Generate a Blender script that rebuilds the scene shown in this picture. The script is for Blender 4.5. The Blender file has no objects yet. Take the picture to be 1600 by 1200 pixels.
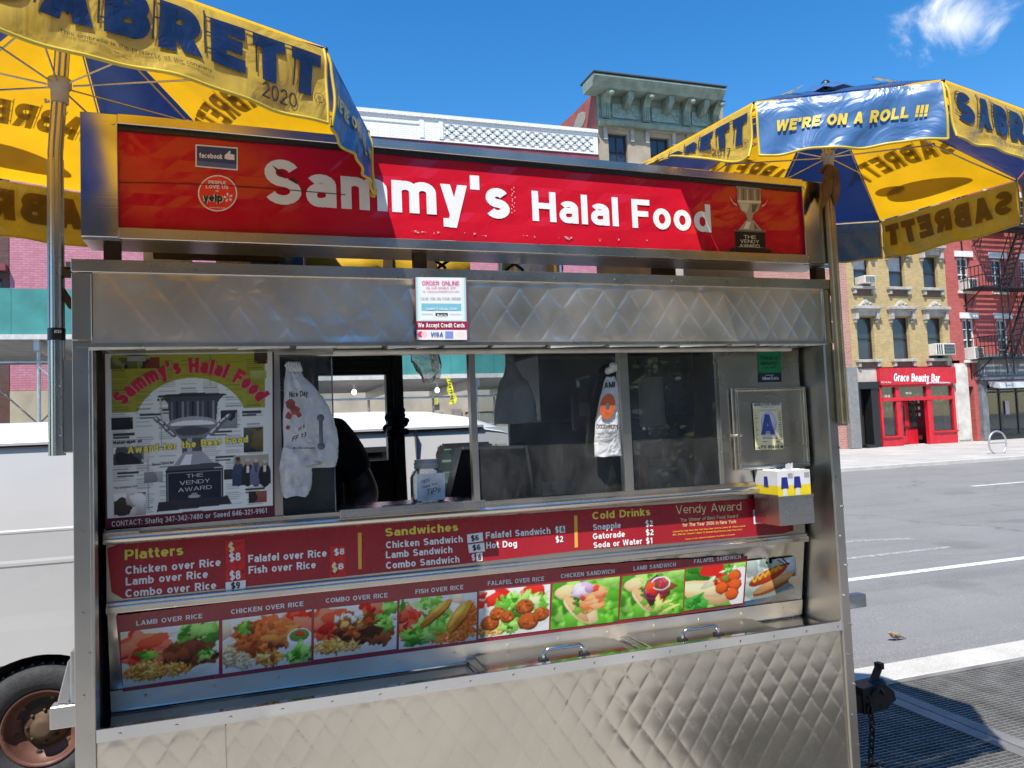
import bpy, bmesh, math, random
import numpy as np
from math import sin, cos, pi, radians, sqrt, atan2
from mathutils import Vector, Matrix

random.seed(7)
scene = bpy.context.scene
COL = scene.collection

# ------------------------------------------------------------------ camera
F_PX, YAW, PITCH, ROLL, CAM_H = 1200.8, 0.32524, 0.059345, -0.041708, 1.75
_F = Vector((sin(YAW) * cos(PITCH), cos(YAW) * cos(PITCH), sin(PITCH)))
_R0 = Vector((cos(YAW), -sin(YAW), 0))
_U0 = _R0.cross(_F)
_R = _R0 * cos(ROLL) + _U0 * sin(ROLL)
_U = -_R0 * sin(ROLL) + _U0 * cos(ROLL)
cam_data = bpy.data.cameras.new('camera')
cam = bpy.data.objects.new('camera', cam_data)
COL.objects.link(cam)
cam_data.sensor_width = 36.0
cam_data.lens = F_PX / 1600 * 36
cam_data.clip_start = 0.05
cam_data.clip_end = 800
M = Matrix((_R, _U, -_F)).transposed().to_4x4()
M.translation = (0, 0, CAM_H)
cam.matrix_world = M
scene.camera = cam


def at(px, py, y=None, z=None, x=None):
    """world point where the sight line of a photograph pixel meets a plane of the place"""
    d = _F * F_PX + _R * (px - 800) - _U * (py - 600)
    t = y / d.y if y is not None else ((z - CAM_H) / d.z if z is not None else x / d.x)
    return Vector((d.x * t, d.y * t, CAM_H + d.z * t))


# ------------------------------------------------------------------ light
SUN_DIR = Vector((0.38, 0.50, -1.0)).normalized()
world = bpy.data.worlds.new('World')
scene.world = world
world.use_nodes = True
wn = world.node_tree
for n in list(wn.nodes):
    wn.nodes.remove(n)
w_out = wn.nodes.new('ShaderNodeOutputWorld')
w_bg = wn.nodes.new('ShaderNodeBackground')
w_sky = wn.nodes.new('ShaderNodeTexSky')
w_sky.sky_type = 'NISHITA'
w_sky.sun_disc = False
w_sky.sun_elevation = math.asin(-SUN_DIR.z)
w_sky.sun_rotation = atan2(-SUN_DIR.x, -SUN_DIR.y)
w_sky.air_density = 1.0
w_sky.dust_density = 0.2
w_sky.ozone_density = 3.0
w_hs = wn.nodes.new('ShaderNodeHueSaturation')
w_hs.inputs['Saturation'].default_value = 1.36
w_hs.inputs['Value'].default_value = 1.18
wn.links.new(w_sky.outputs[0], w_hs.inputs['Color'])
w_bg.inputs['Strength'].default_value = 0.13
# one ragged white cloud high in the sky
w_tc = wn.nodes.new('ShaderNodeTexCoord')
cdir = (at(1488, 34, y=100) - Vector((0, 0, CAM_H))).normalized()
w_map = wn.nodes.new('ShaderNodeVectorMath'); w_map.operation = 'SUBTRACT'
w_map.inputs[1].default_value = cdir
wn.links.new(w_tc.outputs['Generated'], w_map.inputs[0])
w_sc = wn.nodes.new('ShaderNodeVectorMath'); w_sc.operation = 'MULTIPLY'
w_sc.inputs[1].default_value = (9.5, 9.5, 15.0)
wn.links.new(w_map.outputs[0], w_sc.inputs[0])
w_len = wn.nodes.new('ShaderNodeVectorMath'); w_len.operation = 'LENGTH'
wn.links.new(w_sc.outputs[0], w_len.inputs[0])
w_noise = wn.nodes.new('ShaderNodeTexNoise')
w_noise.inputs['Scale'].default_value = 16.0
w_noise.inputs['Detail'].default_value = 9.0
w_noise.inputs['Roughness'].default_value = 0.6
w_noise.inputs['Distortion'].default_value = 0.7
wn.links.new(w_tc.outputs['Generated'], w_noise.inputs['Vector'])
w_sub = wn.nodes.new('ShaderNodeMath'); w_sub.operation = 'MULTIPLY_ADD'
w_sub.inputs[1].default_value = -0.62
wn.links.new(w_len.outputs['Value'], w_sub.inputs[0])
wn.links.new(w_noise.outputs['Fac'], w_sub.inputs[2])
w_mr = wn.nodes.new('ShaderNodeMapRange')
w_mr.inputs['From Min'].default_value = 0.17
w_mr.inputs['From Max'].default_value = 0.62
w_mr.interpolation_type = 'SMOOTHSTEP'
wn.links.new(w_sub.outputs[0], w_mr.inputs['Value'])
w_mix = wn.nodes.new('ShaderNodeMix'); w_mix.data_type = 'RGBA'
wn.links.new(w_mr.outputs[0], w_mix.inputs['Factor'])
wn.links.new(w_hs.outputs[0], w_mix.inputs[6])
w_mix.inputs[7].default_value = (6.6, 6.8, 7.2, 1)
wn.links.new(w_mix.outputs[2], w_bg.inputs['Color'])
wn.links.new(w_bg.outputs[0], w_out.inputs[0])

sun_d = bpy.data.lights.new('sun', 'SUN')
sun_d.energy = 5.0
sun_d.angle = radians(0.53)
sun_d.color = (1.0, 0.95, 0.87)
sun = bpy.data.objects.new('sun', sun_d)
COL.objects.link(sun)
sun.rotation_euler = SUN_DIR.to_track_quat('-Z', 'Y').to_euler()

scene.view_settings.view_transform = 'Standard'
scene.view_settings.look = 'None'
scene.view_settings.gamma = 1.0
scene.view_settings.exposure = 0.45
scene.cycles.max_bounces = 8
scene.cycles.transparent_max_bounces = 16
scene.cycles.caustics_reflective = False
scene.cycles.caustics_refractive = False


# ------------------------------------------------------------------ helpers
def lin(c):
    """0-255 display colour -> linear"""
    return tuple((v / 255 / 12.92) if v / 255 <= 0.04045 else ((v / 255 + 0.055) / 1.055) ** 2.4 for v in c)


def new_mat(name):
    m = bpy.data.materials.new(name)
    m.use_nodes = True
    nt = m.node_tree
    return m, nt, nt.nodes['Principled BSDF'], nt.nodes['Material Output']


def coords(nt, kind='Object'):
    tc = nt.nodes.new('ShaderNodeTexCoord')
    return tc.outputs[kind]


def noise(nt, scale, detail=4, rough=0.55, vec=None, dist=0.0):
    n = nt.nodes.new('ShaderNodeTexNoise')
    n.inputs['Scale'].default_value = scale
    n.inputs['Detail'].default_value = detail
    n.inputs['Roughness'].default_value = rough
    n.inputs['Distortion'].default_value = dist
    nt.links.new(vec if vec is not None else coords(nt), n.inputs['Vector'])
    return n.outputs['Fac']


def ramp(nt, fac, stops):
    r = nt.nodes.new('ShaderNodeValToRGB')
    e = r.color_ramp.elements
    while len(e) > len(stops):
        e.remove(e[-1])
    while len(e) < len(stops):
        e.new(0.5)
    for k, (p, c) in enumerate(stops):
        e[k].position = p
        e[k].color = (*c, 1) if len(c) == 3 else c
    nt.links.new(fac, r.inputs['Fac'])
    return r.outputs['Color']


def rng(nt, fac, a, b, c=0.0, d=1.0):
    r = nt.nodes.new('ShaderNodeMapRange')
    for k, v in zip(('From Min', 'From Max', 'To Min', 'To Max'), (a, b, c, d)):
        r.inputs[k].default_value = v
    nt.links.new(fac, r.inputs['Value'])
    return r.outputs[0]


def mixc(nt, fac, a, b, mode='MIX'):
    m = nt.nodes.new('ShaderNodeMix')
    m.data_type = 'RGBA'
    m.blend_type = mode
    for v, idx in ((fac, 0), (a, 6), (b, 7)):
        if hasattr(v, 'links'):
            nt.links.new(v, m.inputs[idx])
        else:
            m.inputs[idx].default_value = v if idx == 0 else (*v, 1)
    return m.outputs[2]


def bump(nt, bsdf, height, strength=0.3, dist=0.01):
    b = nt.nodes.new('ShaderNodeBump')
    b.inputs['Strength'].default_value = strength
    b.inputs['Distance'].default_value = dist
    nt.links.new(height, b.inputs['Height'])
    nt.links.new(b.outputs[0], bsdf.inputs['Normal'])
    return b


def stretch(nt, sx, sy, sz, kind='Object'):
    mp = nt.nodes.new('ShaderNodeMapping')
    mp.inputs['Scale'].default_value = (sx, sy, sz)
    nt.links.new(coords(nt, kind), mp.inputs['Vector'])
    return mp.outputs[0]


def plain(name, col, rough=0.5, metal=0.0, var=0.15, scale=8.0, bmp=0.0, bscale=60.0, spec=0.5, coat=0.0):
    """paint, plastic, stone: a base colour with uneven tone, uneven gloss and some relief"""
    m, nt, b, _ = new_mat(name)
    n = noise(nt, scale, 6)
    lo = tuple(max(0, v * (1 - var)) for v in col)
    hi = tuple(min(1, v * (1 + var)) for v in col)
    nt.links.new(ramp(nt, n, [(0.3, lo), (0.7, hi)]), b.inputs['Base Color'])
    b.inputs['Metallic'].default_value = metal
    nt.links.new(rng(nt, noise(nt, scale * 2.3, 5), 0.3, 0.7, max(0.02, rough - 0.08), min(1, rough + 0.08)), b.inputs['Roughness'])
    b.inputs['Specular IOR Level'].default_value = spec
    b.inputs['Coat Weight'].default_value = coat
    if bmp:
        bump(nt, b, noise(nt, bscale, 6), bmp, 0.01)
    return m


def steel(name, col=(0.56, 0.54, 0.50), rough=0.27, dirt=0.5, brushed=True):
    """stainless sheet: uneven gloss, smears, grime spots"""
    m, nt, b, _ = new_mat(name)
    big = noise(nt, 3.0, 6, 0.6)
    c = ramp(nt, big, [(0.3, tuple(v * (1 - 0.28 * dirt) for v in col)), (0.68, col)])
    nt.links.new(c, b.inputs['Base Color'])
    b.inputs['Metallic'].default_value = 1.0
    r1 = rng(nt, noise(nt, 5.0, 4, 0.5), 0.3, 0.7, rough - 0.04, rough + 0.09)
    nt.links.new(r1, b.inputs['Roughness'])
    if brushed:
        bump(nt, b, noise(nt, 1.0, 3, 0.5, stretch(nt, 3, 3, 220)), 0.04, 0.004)
    return m


def vcol(name, rough=0.45, spec=0.4, coat=0.0):
    """printed sheet: the colours of the print are stored on the mesh"""
    m, nt, b, _ = new_mat(name)
    a = nt.nodes.new('ShaderNodeVertexColor')
    a.layer_name = 'Col'
    n = noise(nt, 9, 5)
    c = mixc(nt, rng(nt, n, 0.35, 0.7, 0, 0.05), a.outputs['Color'], (0.35, 0.33, 0.3))
    nt.links.new(c, b.inputs['Base Color'])
    b.inputs['Roughness'].default_value = rough
    b.inputs['Specular IOR Level'].default_value = spec
    b.inputs['Coat Weight'].default_value = coat
    return m


def brick(name, c1, c2, mortar, scale=1.0, axes='xz', mort=0.012, rough=0.85, dirt=0.3, relief=0.5):
    m, nt, b, _ = new_mat(name)
    g = nt.nodes.new('ShaderNodeNewGeometry')
    s = nt.nodes.new('ShaderNodeSeparateXYZ')
    nt.links.new(g.outputs['Position'], s.inputs[0])
    c = nt.nodes.new('ShaderNodeCombineXYZ')
    nt.links.new(s.outputs['XYZ'.index(axes[0].upper())], c.inputs[0])
    nt.links.new(s.outputs['XYZ'.index(axes[1].upper())], c.inputs[1])
    t = nt.nodes.new('ShaderNodeTexBrick')
    t.inputs['Color1'].default_value = (*c1, 1)
    t.inputs['Color2'].default_value = (*c2, 1)
    t.inputs['Mortar'].default_value = (*mortar, 1)
    t.inputs['Scale'].default_value = scale
    t.inputs['Mortar Size'].default_value = mort
    t.inputs['Brick Width'].default_value = 0.22
    t.inputs['Row Height'].default_value = 0.075
    t.inputs['Bias'].default_value = 0.0
    nt.links.new(c.outputs[0], t.inputs['Vector'])
    n = noise(nt, 0.9, 8, 0.65, g.outputs['Position'])
    col = mixc(nt, rng(nt, n, 0.35, 0.75, 0, dirt), t.outputs['Color'], tuple(v * 0.45 for v in c1))
    n2 = noise(nt, 7, 4, 0.6, g.outputs['Position'])
    col = mixc(nt, rng(nt, n2, 0.45, 0.8, 0, 0.25), col, tuple(min(1, v * 1.5) for v in c2))
    nt.links.new(col, b.inputs['Base Color'])
    b.inputs['Roughness'].default_value = rough
    inv = nt.nodes.new('ShaderNodeMath'); inv.operation = 'SUBTRACT'; inv.inputs[0].default_value = 1
    nt.links.new(t.outputs['Fac'], inv.inputs[1])
    bump(nt, b, inv.outputs[0], relief, 0.012)
    return m


def fabric(name, col, trans, rough=0.32, wrinkle=0.5, fac=0.5):
    """vinyl umbrella cloth: glossy outside, lets sunlight glow through"""
    m, nt, b, out = new_mat(name)
    n = noise(nt, 7, 5)
    nt.links.new(ramp(nt, n, [(0.3, tuple(v * 0.8 for v in col)), (0.7, col)]), b.inputs['Base Color'])
    b.inputs['Roughness'].default_value = rough
    b.inputs['Specular IOR Level'].default_value = 0.6
    bump(nt, b, noise(nt, 7, 3, 0.5, None, 1.6), wrinkle, 0.05)
    t = nt.nodes.new('ShaderNodeBsdfTranslucent')
    st = noise(nt, 5, 6, 0.6)
    nt.links.new(ramp(nt, st, [(0.28, tuple(v * 0.78 for v in trans)), (0.6, trans)]), t.inputs['Color'])
    mx = nt.nodes.new('ShaderNodeMixShader')
    mx.inputs[0].default_value = fac
    nt.links.new(b.outputs[0], mx.inputs[1])
    nt.links.new(t.outputs[0], mx.inputs[2])
    nt.links.new(mx.outputs[0], out.inputs[0])
    return m


def glass(name, tint=(0.9, 0.93, 0.92), smear=0.10, rough=0.02, boost=1.0):
    """a thin pane: see-through, mirror-like at a slant, a little dirty"""
    m, nt, b, out = new_mat(name)
    nt.nodes.remove(b)
    tr = nt.nodes.new('ShaderNodeBsdfTransparent'); tr.inputs[0].default_value = (*tint, 1)
    gl = nt.nodes.new('ShaderNodeBsdfGlossy'); gl.inputs['Roughness'].default_value = rough
    df = nt.nodes.new('ShaderNodeBsdfDiffuse'); df.inputs[0].default_value = (0.6, 0.6, 0.58, 1)
    fr = nt.nodes.new('ShaderNodeFresnel'); fr.inputs[0].default_value = 1.5
    mul = nt.nodes.new('ShaderNodeMath'); mul.operation = 'MULTIPLY'; mul.inputs[1].default_value = 1.3 * boost
    nt.links.new(fr.outputs[0], mul.inputs[0])
    m1 = nt.nodes.new('ShaderNodeMixShader')
    nt.links.new(mul.outputs[0], m1.inputs[0])
    nt.links.new(tr.outputs[0], m1.inputs[1])
    nt.links.new(gl.outputs[0], m1.inputs[2])
    m2 = nt.nodes.new('ShaderNodeMixShader')
    sm = noise(nt, 4.0, 8, 0.7, stretch(nt, 1.6, 1, 0.8), 0.8)
    nt.links.new(rng(nt, sm, 0.35, 0.8, smear * 0.15, smear), m2.inputs[0])
    nt.links.new(m1.outputs[0], m2.inputs[1])
    nt.links.new(df.outputs[0], m2.inputs[2])
    nt.links.new(m2.outputs[0], out.inputs[0])
    return m


# ------------------------------------------------------------------ objects
def label(o, text, cat, group=None, kind=None):
    o['label'] = text
    o['category'] = cat
    if group:
        o['group'] = group
    if kind:
        o['kind'] = kind
    return o


def thing(name, text, cat, loc=(0, 0, 0), group=None):
    o = bpy.data.objects.new(name, None)
    COL.objects.link(o)
    o.location = loc
    o.empty_display_size = 0.1
    return label(o, text, cat, group)


def root_loc(o):
    while o.parent is not None:
        o = o.parent
    return Vector(o.location)


class MB:
    """collects faces in world coordinates; build() links them as ONE mesh object"""

    def __init__(self):
        self.v, self.f, self.m, self.s = [], [], [], []
        self.cm, self.sm = 0, False

    def mat(self, i, smooth=False):
        self.cm, self.sm = i, smooth
        return self

    def face(self, pts):
        i = len(self.v)
        self.v.extend([tuple(p) for p in pts])
        self.f.append(tuple(range(i, i + len(pts))))
        self.m.append(self.cm); self.s.append(self.sm)

    def grid(self, rows, closed=False):
        """rows of points -> welded quads"""
        i0 = len(self.v); n = len(rows[0])
        for r in rows:
            self.v.extend([tuple(p) for p in r])
        for a in range(len(rows) - 1):
            for b in range(n if closed else n - 1):
                b2 = (b + 1) % n
                self.f.append((i0 + a * n + b, i0 + a * n + b2, i0 + (a + 1) * n + b2, i0 + (a + 1) * n + b))
                self.m.append(self.cm); self.s.append(self.sm)

    def box(self, x0, x1, y0, y1, z0, z1):
        i = len(self.v)
        self.v.extend([(x0, y0, z0), (x1, y0, z0), (x1, y1, z0), (x0, y1, z0), (x0, y0, z1), (x1, y0, z1), (x1, y1, z1), (x0, y1, z1)])
        for q in ((0, 3, 2, 1), (4, 5, 6, 7), (0, 1, 5, 4), (1, 2, 6, 5), (2, 3, 7, 6), (3, 0, 4, 7)):
            self.f.append(tuple(i + k for k in q)); self.m.append(self.cm); self.s.append(self.sm)
        return self

    def hexa(self, a, b):
        """a, b: two loops of equal length (bottom, top) -> closed prism"""
        i = len(self.v); n = len(a)
        self.v.extend([tuple(p) for p in a] + [tuple(p) for p in b])
        self.f.append(tuple(i + k for k in range(n - 1, -1, -1)))
        self.f.append(tuple(i + n + k for k in range(n)))
        for k in range(n):
            k2 = (k + 1) % n
            self.f.append((i + k, i + k2, i + n + k2, i + n + k))
        self.m.extend([self.cm] * (n + 2)); self.s.extend([self.sm] * (n + 2))
        return self

    def prism(self, loop2d, axis, a, b):
        """loop2d extruded along axis 0/1/2 from a to b"""
        def P(p, t):
            q = [p[0], p[1]]; q.insert(axis, t)
            return q
        return self.hexa([P(p, a) for p in loop2d], [P(p, b) for p in loop2d])

    def tube(self, pts, r, n=10, caps=True, radii=None):
        pts = [Vector(p) for p in pts]
        rows = []
        up = None
        for k, p in enumerate(pts):
            d = (pts[min(k + 1, len(pts) - 1)] - pts[max(k - 1, 0)]).normalized()
            if up is None:
                up = d.orthogonal().normalized()
            a = (up - d * up.dot(d))
            a = a.normalized() if a.length > 1e-6 else d.orthogonal().normalized()
            up = a
            b = d.cross(a)
            rr = radii[k] if radii else r
            rows.append([p + (a * cos(2 * pi * j / n) + b * sin(2 * pi * j / n)) * rr for j in range(n)])
        sm = self.sm; self.sm = True
        self.grid(rows, closed=True)
        self.sm = False
        if caps:
            self.face(rows[0][::-1]); self.face(rows[-1])
        self.sm = sm
        return self

    def bar(self, a, b, w, h=None, up=Vector((0, 0, 1))):
        """square bar between two points"""
        a, b = Vector(a), Vector(b); h = h or w
        d = (b - a).normalized()
        s = d.cross(up)
        s = s.normalized() if s.length > 1e-5 else Vector((1, 0, 0))
        u = s.cross(d).normalized()
        q = [(-1, -1), (1, -1), (1, 1), (-1, 1)]
        return self.hexa([a + s * (i * w / 2) + u * (j * h / 2) for i, j in q], [b + s * (i * w / 2) + u * (j * h / 2) for i, j in q])

    def lathe(self, prof, c, n=24, axis=2, caps=True):
        """prof: (radius, height) pairs round a vertical axis at c"""
        c = Vector(c); rows = []
        for r, h in prof:
            row = []
            for j in range(n):
                p = [r * cos(2 * pi * j / n), r * sin(2 * pi * j / n)]
                p.insert(axis, h)
                row.append(c + Vector(p))
            rows.append(row)
        sm = self.sm; self.sm = True
        self.grid(rows, closed=True)
        self.sm = False
        if caps:
            self.face(rows[0][::-1]); self.face(rows[-1])
        self.sm = sm
        return self

    def ball(self, c, rx, ry, rz, n=12, rows=8):
        c = Vector(c)
        g = []
        for a in range(rows + 1):
            t = -pi / 2 + pi * (0.02 + 0.96 * a / rows)
            g.append([c + Vector((rx * cos(t) * cos(2 * pi * j / n), ry * cos(t) * sin(2 * pi * j / n), rz * sin(t))) for j in range(n)])
        sm = self.sm; self.sm = True
        self.grid(g, closed=True)
        self.face(g[0][::-1]); self.face(g[-1])
        self.sm = sm
        return self

    def build(self, name, mats, parent=None, bevel=0.0, seg=1, auto=False):
        me = bpy.data.meshes.new(name)
        off = root_loc(parent) if parent is not None else Vector((0, 0, 0))
        me.from_pydata([(p[0] - off.x, p[1] - off.y, p[2] - off.z) for p in self.v], [], self.f)
        for m in (mats if isinstance(mats, (list, tuple)) else [mats]):
            me.materials.append(m)
        me.polygons.foreach_set('material_index', self.m)
        me.polygons.foreach_set('use_smooth', self.s)
        me.update()
        o = bpy.data.objects.new(name, me)
        COL.objects.link(o)
        if parent is not None:
            o.parent = parent
        if bevel:
            b = o.modifiers.new('bevel', 'BEVEL')
            b.width = bevel; b.segments = seg; b.limit_method = 'ANGLE'; b.angle_limit = radians(40)
            b.harden_normals = False
        return o


def copy_tree(o, parent=None):
    c = o.copy()
    COL.objects.link(c)
    c.parent = parent
    for ch in o.children:
        copy_tree(ch, c)
    return c


def structure(mb, name, mats, text, cat):
    return label(mb.build(name, mats), text, cat, kind='structure')

# ------------------------------------------------------------------ lettering (own stroke alphabet)
def _arc(cx, cy, rx, ry, a0, a1):
    n = max(4, int(abs(a1 - a0) / 20))
    return [(cx + rx * cos(radians(a0 + (a1 - a0) * k / n)), cy + ry * sin(radians(a0 + (a1 - a0) * k / n))) for k in range(n + 1)]


_fonts = {}


def font(w):
    w = round(w, 3)
    if w in _fonts:
        return _fonts[w]
    h = w / 2; t = 1 - h; X = 0.74; x = X - h; D = -0.27
    g = {}
    E = lambda cx, cy, rx, ry: _arc(cx, cy, rx, ry, 90, 450)

    def add(ch, W, *st):
        g[ch] = (W, st, (0.0 if ch not in 'gjpqyQ,' else D - 0.01), X if ch in 'acegmnopqrsuvwxyz' else 1.0)
    L = h
    add('A', .8, [(h * 1.05, -.04), (.4, 1.02), (.8 - h * 1.05, -.04)], [(.2, .3), (.6, .3)])
    add('B', .72, [(L, 0), (L, 1)], [(L, t), (.38, t)] + _arc(.38, (t + .53) / 2, .29 - h + .02, (t - .53) / 2, 90, -90) + [(L, .53)],
        [(L, .53), (.4, .53)] + _arc(.4, (.53 + h) / 2, .32 - h, (.53 - h) / 2, 90, -90) + [(L, h)])
    add('C', .76, _arc(.4, .5, .4 - h, .5 - h, 42, 318))
    add('D', .76, [(L, 0), (L, 1)], [(L, t), (.34, t)] + _arc(.34, .5, .42 - h, .5 - h, 90, -90) + [(L, h)])
    add('E', .66, [(L, 0), (L, 1)], [(L, t), (.65, t)], [(L, .52), (.6, .52)], [(L, h), (.66, h)])
    add('F', .62, [(L, 0), (L, 1)], [(L, t), (.62, t)], [(L, .5), (.56, .5)])
    add('G', .8, _arc(.4, .5, .4 - h, .5 - h, 42, 330) + [(.8 - h, .46), (.44, .46)])
    add('H', .72, [(L, 0), (L, 1)], [(.72 - h, 0), (.72 - h, 1)], [(L, .52), (.72 - h, .52)])
    add('I', max(.16, w), [(max(.08, h), 0), (max(.08, h), 1)])
    add('J', .56, [(.56 - h, 1), (.56 - h, .3)] + _arc(.28, .3, .28 - h, .3 - h, 0, -170))
    add('K', .76, [(L, 0), (L, 1)], [(.72 - h, 1.05), (L, .33)], [(.28, .56), (.8 - h, -.05)])
    add('L', .62, [(L, 0), (L, 1)], [(L, h), (.62, h)])
    add('M', .88, [(L, 0), (L, 1)], [(.88 - h, 0), (.88 - h, 1)], [(h * .9, 1.05), (.44, .06), (.88 - h * .9, 1.05)])
    add('N', .74, [(L, 0), (L, 1)], [(.74 - h, 0), (.74 - h, 1)], [(h, 1.03), (.74 - h, -.03)])
    add('O', .82, E(.41, .5, .41 - h, .5 - h))
    add('P', .7, [(L, 0), (L, 1)], [(L, t), (.38, t)] + _arc(.38, (t + .42) / 2, .32 - h, (t - .42) / 2, 90, -90) + [(L, .42)])
    add('Q', .82, E(.41, .5, .41 - h, .5 - h), [(.48, .24), (.8, -.08)])
    add('R', .74, [(L, 0), (L, 1)], [(L, t), (.4, t)] + _arc(.4, (t + .46) / 2, .31 - h, (t - .46) / 2, 90, -90) + [(L, .46)], [(.38, .48), (.74 - h, -.05)])
    add('S', .7, _arc(.35, (t + .5) / 2, .33 - h, (t - .5) / 2, 25, 270) + _arc(.35, (.5 + h) / 2, .35 - h, (.5 - h) / 2, 90, -155)[1:])
    add('T', .66, [(0, t), (.66, t)], [(.33, 0), (.33, t)])
    add('U', .72, [(L, 1), (L, .36)] + _arc(.36, .36, .36 - h, .36 - h, 180, 360) + [(.72 - h, 1)])
    add('V', .76, [(h, 1.04), (.38, -.02), (.76 - h, 1.04)])
    add('W', 1.08, [(h, 1.04), (.3, -.02), (.54, 1.0), (.78, -.02), (1.08 - h, 1.04)])
    add('X', .76, [(h, 1.05), (.76 - h, -.05)], [(.76 - h, 1.05), (h, -.05)])
    add('Y', .74, [(h, 1.05), (.37, .42), (.74 - h, 1.05)], [(.37, 0), (.37, .45)])
    add('Z', .66, [(.03, t), (.64 - h, t)], [(.6 - h * .4, 1 - w * .7), (h * 1.1, w * .7)], [(.02, h), (.66, h)])
    add('a', .58, [(.58 - h, 0), (.58 - h, X - .24)] + _arc(.29, X - .24, .29 - h, .24 - h, 0, 155),
        [(.58 - h, .44), (.32, .42)] + _arc(.24, (.42 + h) / 2, .24 - h, (.42 - h) / 2, 90, 270) + [(.32, h), (.58 - h, .16)])
    for ch, side, top, bot in (('b', 0, 1, 0), ('d', 1, 1, 0), ('p', 0, X, D), ('q', 1, X, D)):
        sx = L if side == 0 else .62 - h
        add(ch, .62, [(sx, bot), (sx, top)], E(.31, X / 2, .31 - h, X / 2 - h))
    add('c', .56, _arc(.3, X / 2, .3 - h, X / 2 - h, 45, 315))
    add('e', .6, [(h, X / 2 - .01), (.6 - h * .6, X / 2 - .01)], _arc(.3, X / 2, .3 - h, X / 2 - h, -8, 318))
    add('f', .38, [(.17, 0), (.17, .76)] + _arc(.17 + .17, .78, .17, t - .78, 180, 80), [(0, X - h), (.36, X - h)])
    add('g', .62, [(.62 - h, X), (.62 - h, -.06)] + _arc(.31, -.06, .31 - h, .21 - h, 0, -150), E(.31, X / 2, .31 - h, X / 2 - h))
    add('h', .58, [(L, 0), (L, 1)], [(L, .36), (L, X - .27)] + _arc(.29, X - .27, .29 - h, .27 - h, 180, 0) + [(.58 - h, 0)])
    add('i', max(.16, w), [(max(.08, h), 0), (max(.08, h), X)], [(max(.08, h), .84), (max(.08, h), 1)])
    add('j', .2, [(.1, X), (.1, D + .06)], [(.1, .84), (.1, 1)], [(.1 + h * .5, D + h), (-.06, D + h)])
    add('k', .56, [(L, 0), (L, 1)], [(.56 - h, X + .04), (L, .24)], [(.2, .42), (.6 - h, -.05)])
    add('l', max(.16, w), [(max(.08, h), 0), (max(.08, h), 1)])
    add('m', .92, [(L, 0), (L, X)], [(L, X - .25)] + _arc((L + .46) / 2, X - .25, (.46 - L) / 2, .25 - h, 180, 0) + [(.46, 0)],
        [(.46, X - .25)] + _arc((.46 + .92 - h) / 2, X - .25, (.46 - h) / 2, .25 - h, 180, 0) + [(.92 - h, 0)])
    add('n', .58, [(L, 0), (L, X)], [(L, X - .27)] + _arc(.29, X - .27, .29 - h, .27 - h, 180, 0) + [(.58 - h, 0)])
    add('o', .62, E(.31, X / 2, .31 - h, X / 2 - h))
    add('r', .4, [(L, 0), (L, X)], [(L, X - .28)] + _arc(.3, X - .28, .3 - h, .28 - h, 180, 62))
    add('s', .54, _arc(.27, (x + X / 2) / 2, .255 - h, (x - X / 2) / 2, 25, 270) + _arc(.27, (X / 2 + h) / 2, .27 - h, (X / 2 - h) / 2, 90, -155)[1:])
    add('t', .38, [(.17, .95), (.17, .2)] + _arc(.34, .2, .17, .2 - h, 180, 285), [(0, X - h), (.36, X - h)])
    add('u', .58, [(L, X), (L, .27)] + _arc(.29, .27, .29 - h, .27 - h, 180, 360), [(.58 - h, X), (.58 - h, 0)])
    add('v', .58, [(h, X + .02), (.29, -.02), (.58 - h, X + .02)])
    add('w', .86, [(h, X + .02), (.24, -.02), (.43, X), (.62, -.02), (.86 - h, X + .02)])
    add('x', .58, [(h, X), (.58 - h, 0)], [(.58 - h, X), (h, 0)])
    add('y', .58, [(h, X + .02), (.3, .0)], [(.58 - h, X + .02), (.22, D - .02)], [(.27, D + h), (.05, D + h)])
    add('z', .52, [(.02, x), (.48, x)], [(.46, X - w * .7), (.06, w * .7)], [(.02, h), (.52, h)])
    add('0', .6, E(.3, .5, .3 - h, .5 - h))
    add('1', .5, [(.3, 0), (.3, 1)], [(.3, .93), (.06, .74)])
    add('2', .6, _arc(.3, .68, .28 - h, t - .68, 165, -25) + [(h * 1.2, w * .8)], [(0, h), (.6, h)])
    add('3', .6, _arc(.29, (t + .53) / 2, .28 - h, (t - .53) / 2, 150, -90), _arc(.29, (.53 + h) / 2, .3 - h, (.53 - h) / 2, 90, -155))
    add('4', .62, [(.46, 0), (.46, 1)], [(.44, .98), (.04, .33)], [(0, .28), (.62, .28)])
    add('5', .6, [(.54, t), (.13, t), (.09, .5)], [(.1, .5)] + _arc(.3, .34, .3 - h, .34 - h + .0, 120, -155))
    add('6', .6, E(.3, .32, .3 - h, .32 - h), _arc(.34, .5, .34 - h, .5 - h, 62, 190))
    add('7', .58, [(0, t), (.56 - h, t)], [(.5, 1 - w * .8), (.2, -.03)])
    add('8', .6, E(.3, (t + .53) / 2, .27 - h, (t - .53) / 2), E(.3, (.53 + h) / 2, .3 - h, (.53 - h) / 2))
    add('9', .6, E(.3, .68, .3 - h, .32 - h), _arc(.26, .5, .34 - h, .5 - h, -118, 10))
    S = g['S'][1]
    g['$'] = (.66, tuple([[(p[0] * .94, p[1]) for p in S[0]]]) + ([(.33, -.1), (.33, 1.1)],), -.1, 1.1)
    g['!'] = (max(.18, w), ([(.09, 1), (.09, .3)], [(.09, 0), (.09, w)]), 0, 1)
    g["'"] = (max(.16, w), ([(.08, 1), (.08, .66)],), 0, 1)
    g['.'] = (max(.16, w), ([(.08, 0), (.08, w)],), 0, 1)
    g[','] = (max(.16, w), ([(.1, w), (.1, 0), (.04, -.14)],), -.2, 1)
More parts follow.
